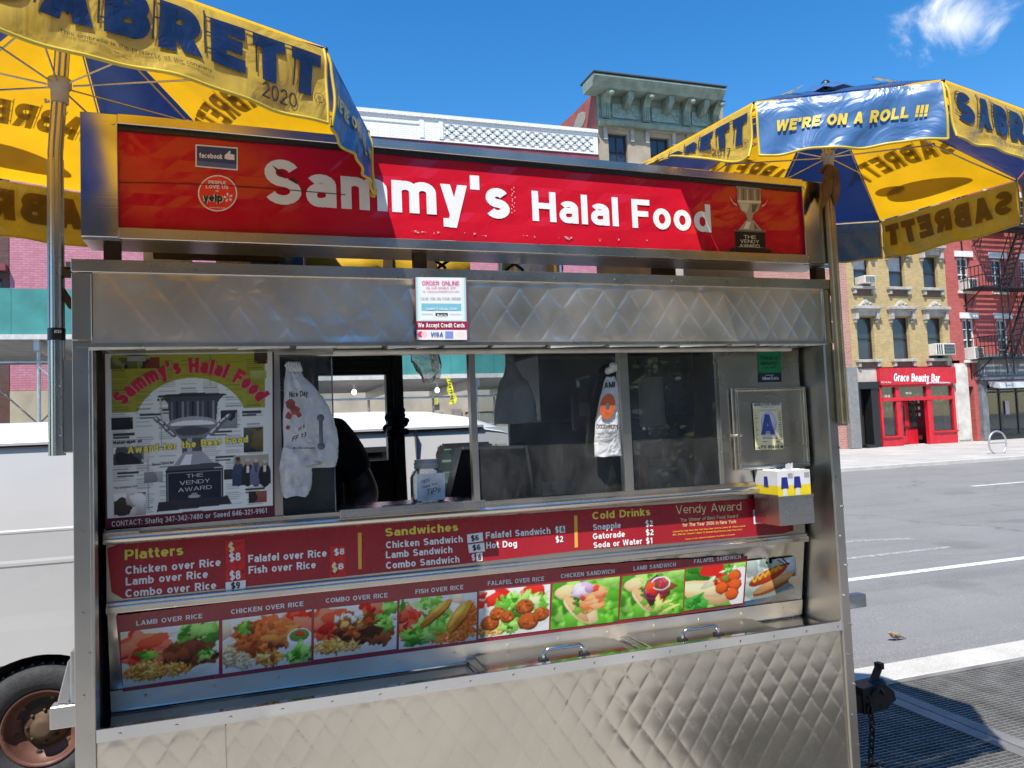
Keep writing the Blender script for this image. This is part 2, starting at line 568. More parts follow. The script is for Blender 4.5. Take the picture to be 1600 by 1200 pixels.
    g[':'] = (max(.16, w), ([(.08, 0), (.08, w)], [(.08, X - w), (.08, X)]), 0, 1)
    g['-'] = (.36, ([(.02, .36), (.34, .36)],), 0, 1)
    g['?'] = (.58, (_arc(.29, .7, .27 - h, t - .7, 165, -60) + [(.29, .28)], [(.29, 0), (.29, w)]), 0, 1)
    g['/'] = (.4, ([(.02, -.02), (.38, 1.02)],), 0, 1)
    g['%'] = (.9, (E(.2, .74, .2 - h, .26 - h), E(.7, .26, .2 - h, .26 - h), [(.2, 0), (.7, 1)]), 0, 1)
    g['@'] = (.9, (E(.45, .42, .43 - h, .45 - h), E(.45, .42, .18, .18)), -.1, 1)
    g[' '] = (.3, (), 0, 1)
    _fonts[w] = g
    return g


def _clip(poly, lo, hi):
    for sgn, lim in ((1, lo), (-1, -hi)):
        out = []
        for k in range(len(poly)):
            a, b = poly[k], poly[(k + 1) % len(poly)]
            da, db = sgn * a[1] - lim, sgn * b[1] - lim
            if da >= 0:
                out.append(a)
            if (da >= 0) != (db >= 0):
                s = da / (da - db)
                out.append((a[0] + (b[0] - a[0]) * s, a[1] + (b[1] - a[1]) * s))
        poly = out
        if len(poly) < 3:
            return None
    return poly


def _ribbon(pts, h, maxlen):
    """polyline -> quads of half width h with mitred joints"""
    q = [pts[0]]
    for p in pts[1:]:
        d = sqrt((p[0] - q[-1][0]) ** 2 + (p[1] - q[-1][1]) ** 2)
        if d > 1e-6:
            q.append(p)
    closed = len(q) > 3 and sqrt((q[0][0] - q[-1][0]) ** 2 + (q[0][1] - q[-1][1]) ** 2) < 1e-5
    pts = q
    n = len(pts)
    L = []
    for k in range(n):
        def nrm(a, b):
            dx, dy = b[0] - a[0], b[1] - a[1]
            l = sqrt(dx * dx + dy * dy)
            return (-dy / l, dx / l)
        na = nrm(pts[k - 1], pts[k]) if k > 0 else (nrm(pts[-2], pts[0]) if closed else None)
        nb = nrm(pts[k], pts[k + 1]) if k < n - 1 else (nrm(pts[0], pts[1]) if closed else None)
        na = na or nb; nb = nb or na
        mx, my = na[0] + nb[0], na[1] + nb[1]
        ml = sqrt(mx * mx + my * my)
        if ml < 1e-4:
            mx, my, c = na[0], na[1], 1
        else:
            mx, my = mx / ml, my / ml
            c = max(0.28, mx * na[0] + my * na[1])
        L.append(((pts[k][0] + mx * h / c, pts[k][1] + my * h / c), (pts[k][0] - mx * h / c, pts[k][1] - my * h / c)))
    out = []
    for k in range(n - 1):
        (a, b), (c, d) = L[k], L[k + 1]
        m = max(1, int(math.ceil(sqrt((pts[k + 1][0] - pts[k][0]) ** 2 + (pts[k + 1][1] - pts[k][1]) ** 2) / maxlen)))
        for i in range(m):
            s, e = i / m, (i + 1) / m
            l = lambda u, v, r: (u[0] + (v[0] - u[0]) * r, u[1] + (v[1] - u[1]) * r)
            out.append([l(a, c, s), l(b, d, s), l(b, d, e), l(a, c, e)])
    return out


def letters(s, w=0.2, slant=0.0, track=0.1, maxlen=9.0, stroke=None):
    """text of cap height 1 -> (list of (poly, layer)), total width"""
    f = font(w)
    out = []
    x = 0
    for ch in s:
        if ch not in f:
            x += .3
            continue
        W, st, lo, hi = f[ch]
        for i, pts in enumerate(st):
            for q in _ribbon(pts, (stroke or w) / 2, maxlen):
                q = _clip(q, lo, hi)
                if q:
                    out.append(([(x + p[0] + slant * p[1], p[1]) for p in q], i))
        x += W + track + (.06 if ch == ' ' else 0)
    return out, max(.01, x - track)


def text_on(mb, s, origin, u, v, n, height, width=None, w=0.2, slant=0.0, track=0.1, off=0.0012, align='l', warp=None, stroke=None):
    """lettering laid on the plane origin + a*u + b*v, standing off by `off` along n"""
    polys, W = letters(s, w, slant, track, 9.0, stroke)
    sx = (width / W) if width else height
    x0 = 0 if align == 'l' else (-W * sx if align == 'r' else -W * sx / 2)
    o, u, v, n = Vector(origin), Vector(u), Vector(v), Vector(n)
    for q, layer in polys:
        pts = []
        for a, b in q:
            p = (x0 + a * sx, b * height)
            if warp:
                p = warp(*p)
            pts.append(o + u * p[0] + v * p[1] + n * (off + layer * 0.00012))
        # face the reader
        nn = (pts[1] - pts[0]).cross(pts[2] - pts[0])
        mb.face(pts if nn.dot(n) > 0 else pts[::-1])


def text_px(mb, s, p0, p1, hpx, Y, w=0.2, slant=0.0, track=0.1, off=0.0015, stroke=None):
    """lettering on the upright plane y = Y, from left baseline pixel p0 to right baseline pixel p1"""
    a, b = at(*p0, y=Y), at(*p1, y=Y)
    c = at(p0[0], p0[1] - hpx, y=Y)
    u = (b - a)
    text_on(mb, s, a, u.normalized(), (0, 0, 1), (0, -1, 0), (c - a).z, u.length, w, slant, track, off, stroke=stroke)


# ------------------------------------------------------------------ prints (painted sheets)
class Print:
    """a printed picture as a sheet of small coloured facets; u to the right, v down, both 0..1"""

    def __init__(self, W, H, bg):
        self.W, self.H = W, H
        self.a = np.zeros((H, W, 3)); self.a[:] = lin(bg)
        self.k = np.ones((H, W), bool)
        self.asp = W / H
        y, x = np.mgrid[0:H, 0:W]
        self.u, self.v = x / (W - 1), y / (H - 1)
        self.r = np.random.RandomState(abs(hash((W, H, tuple(bg)))) % 1000)

    def put(self, m, col, var=0.0):
        c = np.array(lin(col))
        if var:
            n = 1 + var * (self.r.rand(self.H, self.W, 1) * 2 - 1)
            self.a[m] = (c * n)[m]
        else:
            self.a[m] = c

    def ell(self, cu, cv, ru, rv, col, rot=0, wob=0.0, var=0.0, ring=None):
        du, dv = (self.u - cu) * self.asp, self.v - cv
        ca, sa = cos(rot), sin(rot)
        p, q = (du * ca + dv * sa) / (ru * self.asp), (-du * sa + dv * ca) / rv
        d = np.sqrt(p * p + q * q)
        if wob:
            t = np.arctan2(q, p); ph = self.r.rand(3) * 6
            d = d * (1 + wob * (np.sin(3 * t + ph[0]) + .6 * np.sin(5 * t + ph[1]) + .5 * np.sin(8 * t + ph[2])) / 2)
        m = d < 1
        if var:
            sh_ = 1.12 - .34 * np.clip(dv / max(rv, .01), -1, 1) - .22 * np.clip(d, 0, 1) ** 3
        if ring:
            m &= d > ring
        self.put(m, col, var)
        if var:
            self.a[m] *= sh_[m][:, None]
        return m

    def rect(self, u0, v0, u1, v1, col, var=0.0):
        self.put((self.u >= u0) & (self.u <= u1) & (self.v >= v0) & (self.v <= v1), col, var)

    def line(self, u0, v0, u1, v1, t, col, var=0.0):
        px, py = (self.u - u0) * self.asp, self.v - v0
        dx, dy = (u1 - u0) * self.asp, v1 - v0
        l = dx * dx + dy * dy
        s = np.clip((px * dx + py * dy) / l, 0, 1)
        self.put(np.hypot(px - s * dx, py - s * dy) < t, col, var)

    def poly(self, pts, col, var=0.0):
        m = np.zeros_like(self.k)
        n = len(pts)
        for i in range(n):
            (x1, y1), (x2, y2) = pts[i], pts[(i + 1) % n]
            c = ((y1 > self.v) != (y2 > self.v))
            with np.errstate(divide='ignore', invalid='ignore'):
                xi = (x2 - x1) * (self.v - y1) / (y2 - y1 + 1e-12) + x1
            m ^= c & (self.u < xi)
        self.put(m, col, var)

    def strew(self, n, cu, cv, ru, rv, size, cols, long=2.0, var=.1, wob=.2):
        for _ in range(n):
            t, s = self.r.rand() * 2 * pi, sqrt(self.r.rand())
            c = cols[self.r.randint(len(cols))]
            z = size * (.6 + .8 * self.r.rand())
            self.ell(cu + ru * s * cos(t), cv + rv * s * sin(t), z * long / self.asp, z, c, self.r.rand() * pi, wob, var)

    def blur(self, it=1):
        for _ in range(it):
            p = np.pad(self.a, ((1, 1), (1, 1), (0, 0)), 'edge')
            self.a = (p[1:-1, 1:-1] * 4 + p[:-2, 1:-1] + p[2:, 1:-1] + p[1:-1, :-2] + p[1:-1, 2:]) / 8

    def build(self, name, fn, mat, parent):
        """fn(u, v) -> world point arrays (N,3)"""
        W, H = self.W, self.H
        P = fn(self.u.ravel(), self.v.ravel()) - np.array(root_loc(parent))
        idx = np.arange(W * H).reshape(H, W)
        q = np.stack([idx[1:, :-1], idx[1:, 1:], idx[:-1, 1:], idx[:-1, :-1]], -1)
        q = q[self.k[:-1, :-1] & self.k[1:, 1:]].reshape(-1, 4)
        used = np.unique(q)
        remap = -np.ones(W * H, int); remap[used] = np.arange(len(used))
        q = remap[q]
        me = bpy.data.meshes.new(name)
        me.vertices.add(len(used)); me.vertices.foreach_set('co', P[used].astype(np.float32).ravel())
        me.loops.add(q.size); me.loops.foreach_set('vertex_index', q.astype(np.int32).ravel())
        me.polygons.add(len(q)); me.polygons.foreach_set('loop_start', np.arange(0, q.size, 4, dtype=np.int32))
        me.update(calc_edges=True)
        ca = me.color_attributes.new('Col', 'FLOAT_COLOR', 'POINT')
        c = np.ones((len(used), 4), np.float32); c[:, :3] = self.a.reshape(-1, 3)[used]
        ca.data.foreach_set('color', c.ravel())
        me.materials.append(mat)
        me.validate()
        o = bpy.data.objects.new(name, me)
        COL.objects.link(o)
        o.parent = parent
        return o


def upright(x0, x1, z0, z1, Y):
    """mapper of a print onto an upright sheet"""
    return lambda u, v: np.stack([x0 + (x1 - x0) * u, np.full_like(u, Y), z1 + (z0 - z1) * v], -1)


def quad_px(pts, Y):
    """mapper onto the upright plane y=Y given its corner pixels TL TR BR BL"""
    c = [np.array(at(*p, y=Y)) for p in pts]
    return lambda u, v: (c[0][None] * ((1 - u) * (1 - v))[:, None] + c[1][None] * (u * (1 - v))[:, None] + c[2][None] * (u * v)[:, None] + c[3][None] * ((1 - u) * v)[:, None])

# ================================================================== the setting
def ground_mat(name, stops, scale, crack=0.0, fine=0.4, slab=None, rough=0.9):
    m, nt, b, _ = new_mat(name)
    g = nt.nodes.new('ShaderNodeNewGeometry').outputs['Position']
    c = ramp(nt, noise(nt, scale, 10, 0.65, g), stops)
    f = noise(nt, 95, 3, 0.6, g)
    c = mixc(nt, rng(nt, f, 0.42, 0.72, 0, fine), c, tuple(min(1, v * 1.9) for v in stops[-1][1]))
    f2 = noise(nt, 140, 2, 0.6, g)
    c = mixc(nt, rng(nt, f2, 0.55, 0.75, 0, fine), c, tuple(v * 0.35 for v in stops[0][1]))
    if slab is None and crack:
        mp_ = nt.nodes.new('ShaderNodeMapping'); mp_.inputs['Scale'].default_value = (.05, 1.3, 1)
        nt.links.new(g, mp_.inputs['Vector'])
        c = mixc(nt, rng(nt, noise(nt, 1.6, 5, .6, mp_.outputs[0]), .5, .75, 0, .35), c, tuple(v * .55 for v in stops[0][1]))
        c = mixc(nt, rng(nt, noise(nt, .8, 4, .5, g), .62, .70, 0, .3), c, tuple(v * .5 for v in stops[0][1]))
    if crack:
        v = nt.nodes.new('ShaderNodeTexVoronoi')
        v.feature = 'DISTANCE_TO_EDGE'
        v.inputs['Scale'].default_value = crack
        wv = nt.nodes.new('ShaderNodeVectorMath'); wv.operation = 'MULTIPLY_ADD'
        wn_ = nt.nodes.new('ShaderNodeTexNoise'); wn_.inputs['Scale'].default_value = 1.3; wn_.inputs['Detail'].default_value = 6
        nt.links.new(g, wn_.inputs['Vector'])
        nt.links.new(wn_.outputs['Color'], wv.inputs[0]); wv.inputs[1].default_value = (.9, .9, .9)
        nt.links.new(g, wv.inputs[2])
        nt.links.new(wv.outputs[0], v.inputs['Vector'])
        k = nt.nodes.new('ShaderNodeMath'); k.operation = 'MULTIPLY'
        nt.links.new(rng(nt, v.outputs['Distance'], 0, 0.008, 0.5, 0), k.inputs[0])
        nt.links.new(rng(nt, noise(nt, .35, 3, .5, g), 0.45, 0.62, 0, 1), k.inputs[1])
        c = mixc(nt, k.outputs[0], c, tuple(v_ * 0.3 for v_ in stops[0][1]))
    if slab:
        t = nt.nodes.new('ShaderNodeTexBrick')
        t.offset = 0
        t.inputs['Scale'].default_value = 1
        t.inputs['Brick Width'].default_value = slab; t.inputs['Row Height'].default_value = slab
        t.inputs['Mortar Size'].default_value = 0.012
        t.inputs['Color1'].default_value = (1, 1, 1, 1); t.inputs['Color2'].default_value = (.86, .86, .86, 1)
        t.inputs['Mortar'].default_value = (.35, .33, .3, 1)
        nt.links.new(g, t.inputs['Vector'])
        c = mixc(nt, 1.0, c, t.outputs['Color'], 'MULTIPLY')
    nt.links.new(c, b.inputs['Base Color'])
    b.inputs['Roughness'].default_value = rough
    bump(nt, b, noise(nt, 120, 5, 0.7, g), 0.5, 0.008)
    return m


M_ASPHALT = ground_mat('asphalt', [(0.3, (.155, .151, .146)), (0.7, (.21, .205, .197))], 0.55, 0.22, 0.6)
M_WALK = ground_mat('pale_concrete', [(0.3, (.36, .345, .32)), (0.7, (.50, .48, .45))], 1.1, 0, 0.25, 1.5)
M_NEARWALK = ground_mat('worn_concrete', [(0.3, (.28, .265, .24)), (0.7, (.40, .38, .345))], 1.1, 0, 0.25, 1.5)
M_KERB = ground_mat('kerb_stone', [(0.3, (.38, .36, .32)), (0.7, (.54, .51, .46))], 2.4, 0, 0.3)
M_EARTH = ground_mat('grey_ground', [(0.3, (.16, .15, .14)), (0.7, (.22, .21, .2))], 0.3)
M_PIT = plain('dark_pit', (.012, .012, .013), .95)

KN0, KN1, KF0, KF1 = 4.12, 4.42, 19.15, 19.4       # near and far kerb
FAC = 27.5                                         # facade line over the road


def road_z(y):
    return -0.115 + (y - KN1) * 0.011


def walk_z(y):
    return 0.16 + (y - KF0) * 0.016


mb = MB()
mb.face([(-400, -400, -.7), (400, -400, -.7), (400, 400, -.7), (-400, 400, -.7)])
structure(mb, 'ground', M_EARTH, 'flat grey ground under the whole street', 'ground')
mb = MB()
ys = [KN1 + (KF0 - KN1) * k / 6 for k in range(7)]
mb.grid([[(x, y, road_z(y)) for x in (-120, -40, 0, 20, 60, 160)] for y in ys])
structure(mb, 'road', M_ASPHALT, 'wide sunlit grey asphalt road with fine cracks', 'road')
GX0, GX1, GY0, GY1 = -1.2, 8.2, .4, KN0            # opening in the pavement under the gratings
mb = MB()
mb.box(-120, GX0, -40, KN0, -.5, 0); mb.box(GX1, 160, -40, KN0, -.5, 0); mb.box(GX0, GX1, -40, GY0, -.5, 0)
structure(mb, 'pavement', M_NEARWALK, 'pale concrete pavement on the near side of the road', 'pavement')
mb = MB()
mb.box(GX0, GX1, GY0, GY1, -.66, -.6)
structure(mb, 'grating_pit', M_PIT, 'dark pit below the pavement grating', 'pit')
mb = MB()
for k in range(-30, 50):
    mb.box(k * 3.2 + .004, k * 3.2 + 3.196, KN0 + .003, KN1, -.5, .004 + .004 * sin(k * 3.1))
label(mb.build('near_kerb', M_KERB, None, .015, 2), 'pale concrete kerb along the near edge of the road', 'kerb', kind='structure')
mb = MB()
for k in range(-20, 50):
    mb.box(k * 3.2 + .004, k * 3.2 + 3.196, KF0, KF1, -.5, .165)
label(mb.build('far_kerb', M_KERB, None, .015, 2), 'pale stone kerb along the far side of the road', 'kerb', kind='structure')
mb = MB()
mb.grid([[(x, y, walk_z(y)) for x in (-120, 0, 40, 160)] for y in (KF1 + .002, 23, FAC + 14)])
structure(mb, 'far_pavement', M_WALK, 'pale sunlit pavement in front of the far shops', 'pavement')

# worn white paint on the road
m, nt, b, out = new_mat('worn_road_paint')
g = nt.nodes.new('ShaderNodeNewGeometry').outputs['Position']
b.inputs['Base Color'].default_value = (.66, .65, .62, 1); b.inputs['Roughness'].default_value = .8
tr = nt.nodes.new('ShaderNodeBsdfTransparent'); mx = nt.nodes.new('ShaderNodeMixShader')
nt.links.new(rng(nt, noise(nt, 26, 6, .7, g), .54, .62, 0, .85), mx.inputs[0])
nt.links.new(b.outputs[0], mx.inputs[1]); nt.links.new(tr.outputs[0], mx.inputs[2]); nt.links.new(mx.outputs[0], out.inputs[0])
M_PAINT = m
m, nt, b, out = new_mat('faded_road_paint')
g = nt.nodes.new('ShaderNodeNewGeometry').outputs['Position']
b.inputs['Base Color'].default_value = (.5, .5, .48, 1); b.inputs['Roughness'].default_value = .85
tr = nt.nodes.new('ShaderNodeBsdfTransparent'); mx = nt.nodes.new('ShaderNodeMixShader')
nt.links.new(rng(nt, noise(nt, 14, 6, .7, g), .44, .6, .25, 1), mx.inputs[0])
nt.links.new(b.outputs[0], mx.inputs[1]); nt.links.new(tr.outputs[0], mx.inputs[2]); nt.links.new(mx.outputs[0], out.inputs[0])
M_PAINT2 = m


def road_strip(mb, pts, w):
    for a, b in zip(pts[:-1], pts[1:]):
        a, b = Vector(a), Vector(b)
        d = (b - a).normalized(); s = Vector((-d.y, d.x)) * w / 2
        mb.face([(p.x, p.y, road_z(p.y) + .004) for p in (a - s, b - s, b + s, a + s)])


def on_road(px, py):
    p = at(px, py, z=0)
    for _ in range(4):
        p = at(px, py, z=road_z(p.y))
    return p.x, p.y


mb = MB()
ly = on_road(1450, 891)[1]
road_strip(mb, [(-60, ly), (2.5, ly)], .13)
road_strip(mb, [(4.2, ly), (60, ly)], .13)
d1 = on_road(1518, 760)
for k in range(-3, 6):
    road_strip(mb, [(d1[0] + k * 9.0, d1[1]), (d1[0] + k * 9.0 + 3.2, d1[1] - .02)], .14)
d2 = on_road(1400, 745)
structure(mb, 'road_markings', M_PAINT, 'white painted lane lines on the asphalt', 'road markings')
mb = MB()
a0, a1, a2 = on_road(1335, 846), on_road(1425, 842), on_road(1400, 858)
road_strip(mb, [(a0[0] - 6, a0[1] + .2), a0, a1], .12)
road_strip(mb, [a1, (a1[0] - .9, a1[1] + .28)], .16)
b0, b1 = on_road(1335, 872), on_road(1485, 855)
road_strip(mb, [(b0[0] - 5, b0[1]), b0, b1], .10)
structure(mb, 'faded_road_markings', M_PAINT2, 'almost worn away white arrow lines on the asphalt', 'road markings')

# steel gratings let into the pavement
M_GRATE = plain('grating_steel', (.22, .215, .20), .6, .35, .35, 5, .3, 40)
M_GFRAME = plain('grating_frame_steel', (.25, .24, .22), .55, .3, .3, 4, .3, 40)
xs_g = [(2.02, 3.66), (3.78, 6.0), (6.12, 8.16)]
txt_g = ['fine steel pavement grating under the cart end and trailer hitch', 'fine steel pavement grating half in umbrella shade beyond the frame bar',
         'fine steel pavement grating farthest along the kerb']
for (xa, xb), tx in zip(xs_g, txt_g):
    t = thing('pavement_grating', tx, 'grating', (xa, GY0, 0), 'steel gratings in the pavement')
    mb = MB()
    y = GY0 + .05
    while y < GY1 - .05:
        mb.box(xa + .03, xb - .03, y - .0038, y + .0038, -.05, -.002)
        y += .029
    x = xa + .06
    while x < xb - .04:
        mb.box(x - .0035, x + .0035, GY0 + .03, GY1 - .03, -.03, -.006)
        x += .06
    mb.build('bars', M_GRATE, t)
    mb = MB()
    mb.box(xa - .055, xa + .03, GY0, GY1, -.09, .003); mb.box(xb - .03, xb + .055, GY0, GY1, -.09, .003)
    mb.box(xa + .03, xb - .03, GY0, GY0 + .03, -.09, .003); mb.box(xa + .03, xb - .03, GY1 - .05, GY1 - .002, -.09, .003)
    mb.build('frame', M_GFRAME, t)
mb = MB(); mb.box(GX0, 1.96, GY0, GY1 - .002, -.5, -.001)
structure(mb, 'pavement_slab', M_NEARWALK, 'pale concrete pavement slab under the food cart', 'pavement')

# ================================================================== buildings over the road
M_PANE = plain('window_glass', (.03, .035, .045), .06, 0, .3, 1.2, .05, 2, .8)
M_PANE_DIM = plain('dim_shop_glass', (.018, .017, .016), .10, 0, .3, 1.2, .05, 2, .5)
M_BLIND = plain('pale_blind', (.46, .46, .45), .7)
M_WFRAME = plain('white_window_paint', (.70, .69, .66), .5)
M_DKFRAME = plain('dark_window_paint', (.025, .024, .026), .45)
M_STONE = plain('weathered_stone', (.40, .37, .32), .85, 0, .3, 3, .6, 25)
M_TANWALL = plain('tan_stucco', (.36, .30, .22), .9, 0, .22, 1.2, .4, 30)
M_GREENPAINT = plain('pale_green_paint', (.23, .29, .24), .7, 0, .25, 3, .4, 20)
M_GREENPAINT2 = plain('blue_green_paint', (.28, .37, .34), .7, 0, .25, 6, .6, 35)
M_YBRICK = brick('ochre_brick', (.44, .31, .13), (.54, .39, .18), (.38, .30, .17), 1, 'xz', .008, dirt=.25)
M_RBRICK = brick('painted_red_brick', (.42, .085, .075), (.50, .12, .10), (.32, .075, .07), 1, 'xz', .008, dirt=.25)
M_RBRICK2 = brick('old_red_brick', (.42, .13, .10), (.52, .20, .16), (.45, .36, .30), 1, 'xz', .014)
M_RBRICK_SIDE = brick('old_red_side_brick', (.36, .07, .055), (.44, .10, .08), (.30, .14, .12), 1, 'yz', .012, dirt=.5)
M_PINKBRICK = brick('pink_painted_brick', (.47, .18, .23), (.55, .23, .28), (.38, .15, .19), 1, 'xz', .010)
M_WHITEBRICK = brick('white_painted_brick', (.80, .80, .79), (.86, .86, .85), (.60, .60, .60), 1, 'xz', .012, dirt=.08)
M_MAROON = plain('maroon_paint', (.20, .045, .06), .8, 0, .25, 2, .3, 20)
M_BROWNB = brick('dark_brown_brick', (.10, .05, .04), (.14, .07, .06), (.09, .06, .05), 1, 'xz', .01)
M_BEIGE = plain('beige_render', (.42, .38, .30), .9, 0, .18, 1.5, .3, 20)
M_ROOFING = plain('roof_felt', (.06, .06, .06), .9)
M_IRON = plain('black_iron', (.018, .016, .016), .5, .3, .3, 10)
M_REDPAINT = plain('bright_red_paint', (.56, .012, .025), .35, 0, .15, 4, .1, 20)
M_WHITE = plain('white_paint', (.78, .77, .74), .5, 0, .08, 6)
M_BLACK = plain('black_paint', (.014, .014, .015), .4)
M_GREYSLATE = plain('grey_slate_paint', (.16, .17, .18), .6, 0, .35, 3, .3, 20)
M_AC = plain('cream_enamel', (.62, .60, .54), .45, 0, .12, 8)
M_TEAL = plain('teal_plywood_paint', (.045, .235, .215), .7, 0, .22, 1.6, .2, 12)
M_GALV = plain('galvanised_steel', (.52, .52, .51), .4, .7, .2, 6)
M_DECK = plain('corrugated_deck', (.36, .36, .35), .6, .2, .2, 3)
M_DARKIN = plain('dark_shop_inside', (.03, .026, .022), .9)
M_RAWWOOD = plain('raw_plywood', (.34, .25, .13), .8, 0, .3, 3)
M_BULB, nt, b, _ = new_mat('lit_bulb')
b.inputs['Emission Color'].default_value = (1, .97, .9, 1); b.inputs['Emission Strength'].default_value = 3.0


def fx(px, py):
    return at(px, py, y=FAC).x


def fz(px, py):
    return at(px, py, y=FAC).z


def wall_part(x0, x1, z0, z1, holes, mats, parent, depth=.35, name='wall', back=None, Y=FAC, side_mat=0):
    """a wall with real openings; holes = (x0, x1, z0, z1)"""
    mb = MB()
    xs = sorted(set([x0, x1] + [v for h in holes for v in h[:2]]))
    zs = sorted(set([z0, z1] + [v for h in holes for v in h[2:]]))
    for a, b_ in zip(xs[:-1], xs[1:]):
        for c, d in zip(zs[:-1], zs[1:]):
            mx_, mz_ = (a + b_) / 2, (c + d) / 2
            if not any(h[0] < mx_ < h[1] and h[2] < mz_ < h[3] for h in holes):
                mb.face([(a, Y, c), (b_, Y, c), (b_, Y, d), (a, Y, d)])
    for h in holes:
        a, b_, c, d = h; e = Y + depth
        mb.face([(a, Y, c), (a, Y, d), (a, e, d), (a, e, c)]); mb.face([(b_, Y, c), (b_, e, c), (b_, e, d), (b_, Y, d)])
        mb.face([(a, Y, c), (a, e, c), (b_, e, c), (b_, Y, c)]); mb.face([(a, Y, d), (b_, Y, d), (b_, e, d), (a, e, d)])
    bk = back or Y + 12
    mb.mat(side_mat)
    mb.face([(x0, Y, z0), (x0, Y, z1), (x0, bk, z1), (x0, bk, z0)]); mb.face([(x1, Y, z0), (x1, bk, z0), (x1, bk, z1), (x1, Y, z1)])
    mb.mat(len(mats) - 1 if isinstance(mats, list) else 0)
    mb.face([(x0, Y, z1), (x1, Y, z1), (x1, bk, z1), (x0, bk, z1)])
    mb.mat(side_mat)
    mb.face([(x0, bk, z0), (x0, bk, z1), (x1, bk, z1), (x1, bk, z0)])
    return mb.build(name, mats, parent)


def sash(parent, x0, x1, z0, z1, frame_m, rows=2, cols=1, Y=FAC + .16, blind=0.0, fw=.06, pane_m=None):
    """a sash window set back in its opening: frame, with the panes as a sub-part"""
    mb = MB()
    mb.box(x0, x0 + fw, Y, Y + .08, z0, z1); mb.box(x1 - fw, x1, Y, Y + .08, z0, z1)
    mb.box(x0 + fw, x1 - fw, Y, Y + .08, z0, z0 + fw); mb.box(x0 + fw, x1 - fw, Y, Y + .08, z1 - fw, z1)
    for k in range(1, rows):
        z = z0 + (z1 - z0) * k / rows
        t = fw * .8 if (rows == 2 or k == rows // 2) else fw * .4
        mb.box(x0 + fw, x1 - fw, Y - .012, Y + .07, z - t / 2, z + t / 2)
    for k in range(1, cols):
        x = x0 + (x1 - x0) * k / cols
        mb.box(x - fw * .22, x + fw * .22, Y + .004, Y + .066, z0 + fw, z1 - fw)
    f = mb.build('window', frame_m, parent)
    mb = MB()
    mb.box(x0 + .01, x1 - .01, Y + .04, Y + .055, z0 + .01, z1 - .01)
    if blind:
        mb.mat(1)
        mb.face([(x0 + fw, Y + .036, z0 + (z1 - z0) * blind), (x1 - fw, Y + .036, z0 + (z1 - z0) * blind), (x1 - fw, Y + .036, z1 - fw), (x0 + fw, Y + .036, z1 - fw)])
    mb.build('pane', [pane_m or M_PANE, M_BLIND], f)
    return f


def air_con(x0, x1, z0, z1, Y, text):
    t = thing('air_conditioner', text, 'air conditioner', ((x0 + x1) / 2, Y, z0), 'window air conditioners')
    mb = MB(); mb.box(x0, x1, Y - .42, Y + .2, z0, z1)
    mb.build('case', M_AC, t, .02, 2)
    mb = MB()
    w = x1 - x0
    mb.mat(0).box(x0 + w * .42, x1 - .05, Y - .432, Y - .421, z0 + .05, z1 - .05)
    mb.mat(1)
    for k in range(7):
        z = z0 + .07 + (z1 - z0 - .14) * k / 6
        mb.box(x0 + w * .42 + .02, x1 - .07, Y - .44, Y - .433, z - .008, z + .008)
    mb.mat(0)
    for k in range(3):
        mb.box(x0 + .05 + k * w * .11, x0 + .05 + k * w * .11 + w * .05, Y - .432, Y - .421, z0 + .05, z1 - .05)
    mb.build('grille', [M_BLACK, M_GALV], t)


# ---- ochre brick house with the red beauty shop
YX0, YX1 = fx(1331, 560), fx(1487, 560)
yb = thing('ochre_brick_house', 'narrow ochre brick house above the bright red beauty shop', 'building', (YX0, FAC, walk_z(FAC)))
GZ = walk_z(FAC)
F2 = [(fx(a, 530), fx(b_, 530)) for a, b_ in ((1340, 1366), (1395.5, 1421.5), (1449.5, 1473.5))]
z2a, z2b = fz(1410, 561), fz(1410, 496)
z3a, z3b = fz(1405, 449), fz(1405, 399)
F3 = [(a + .02, b_ - .02) for a, b_ in F2]
holes = [(a, b_, z2a, z2b) for a, b_ in F2] + [(a, b_, z3a, z3b) for a, b_ in F3] + [(a, b_, z3a + 3.1, z3b + 3.0) for a, b_ in F3]
SZ = fz(1430, 573)
wall_part(YX0, YX1, SZ, 14.0, holes, [M_YBRICK, M_ROOFING], yb)
for i, (a, b_, c, d) in enumerate(holes):
    sash(yb, a, b_, c, d, M_DKFRAME, 2, 1, blind=[0, 0, 0, .55, .5, 0, .4, 0, 0][i])
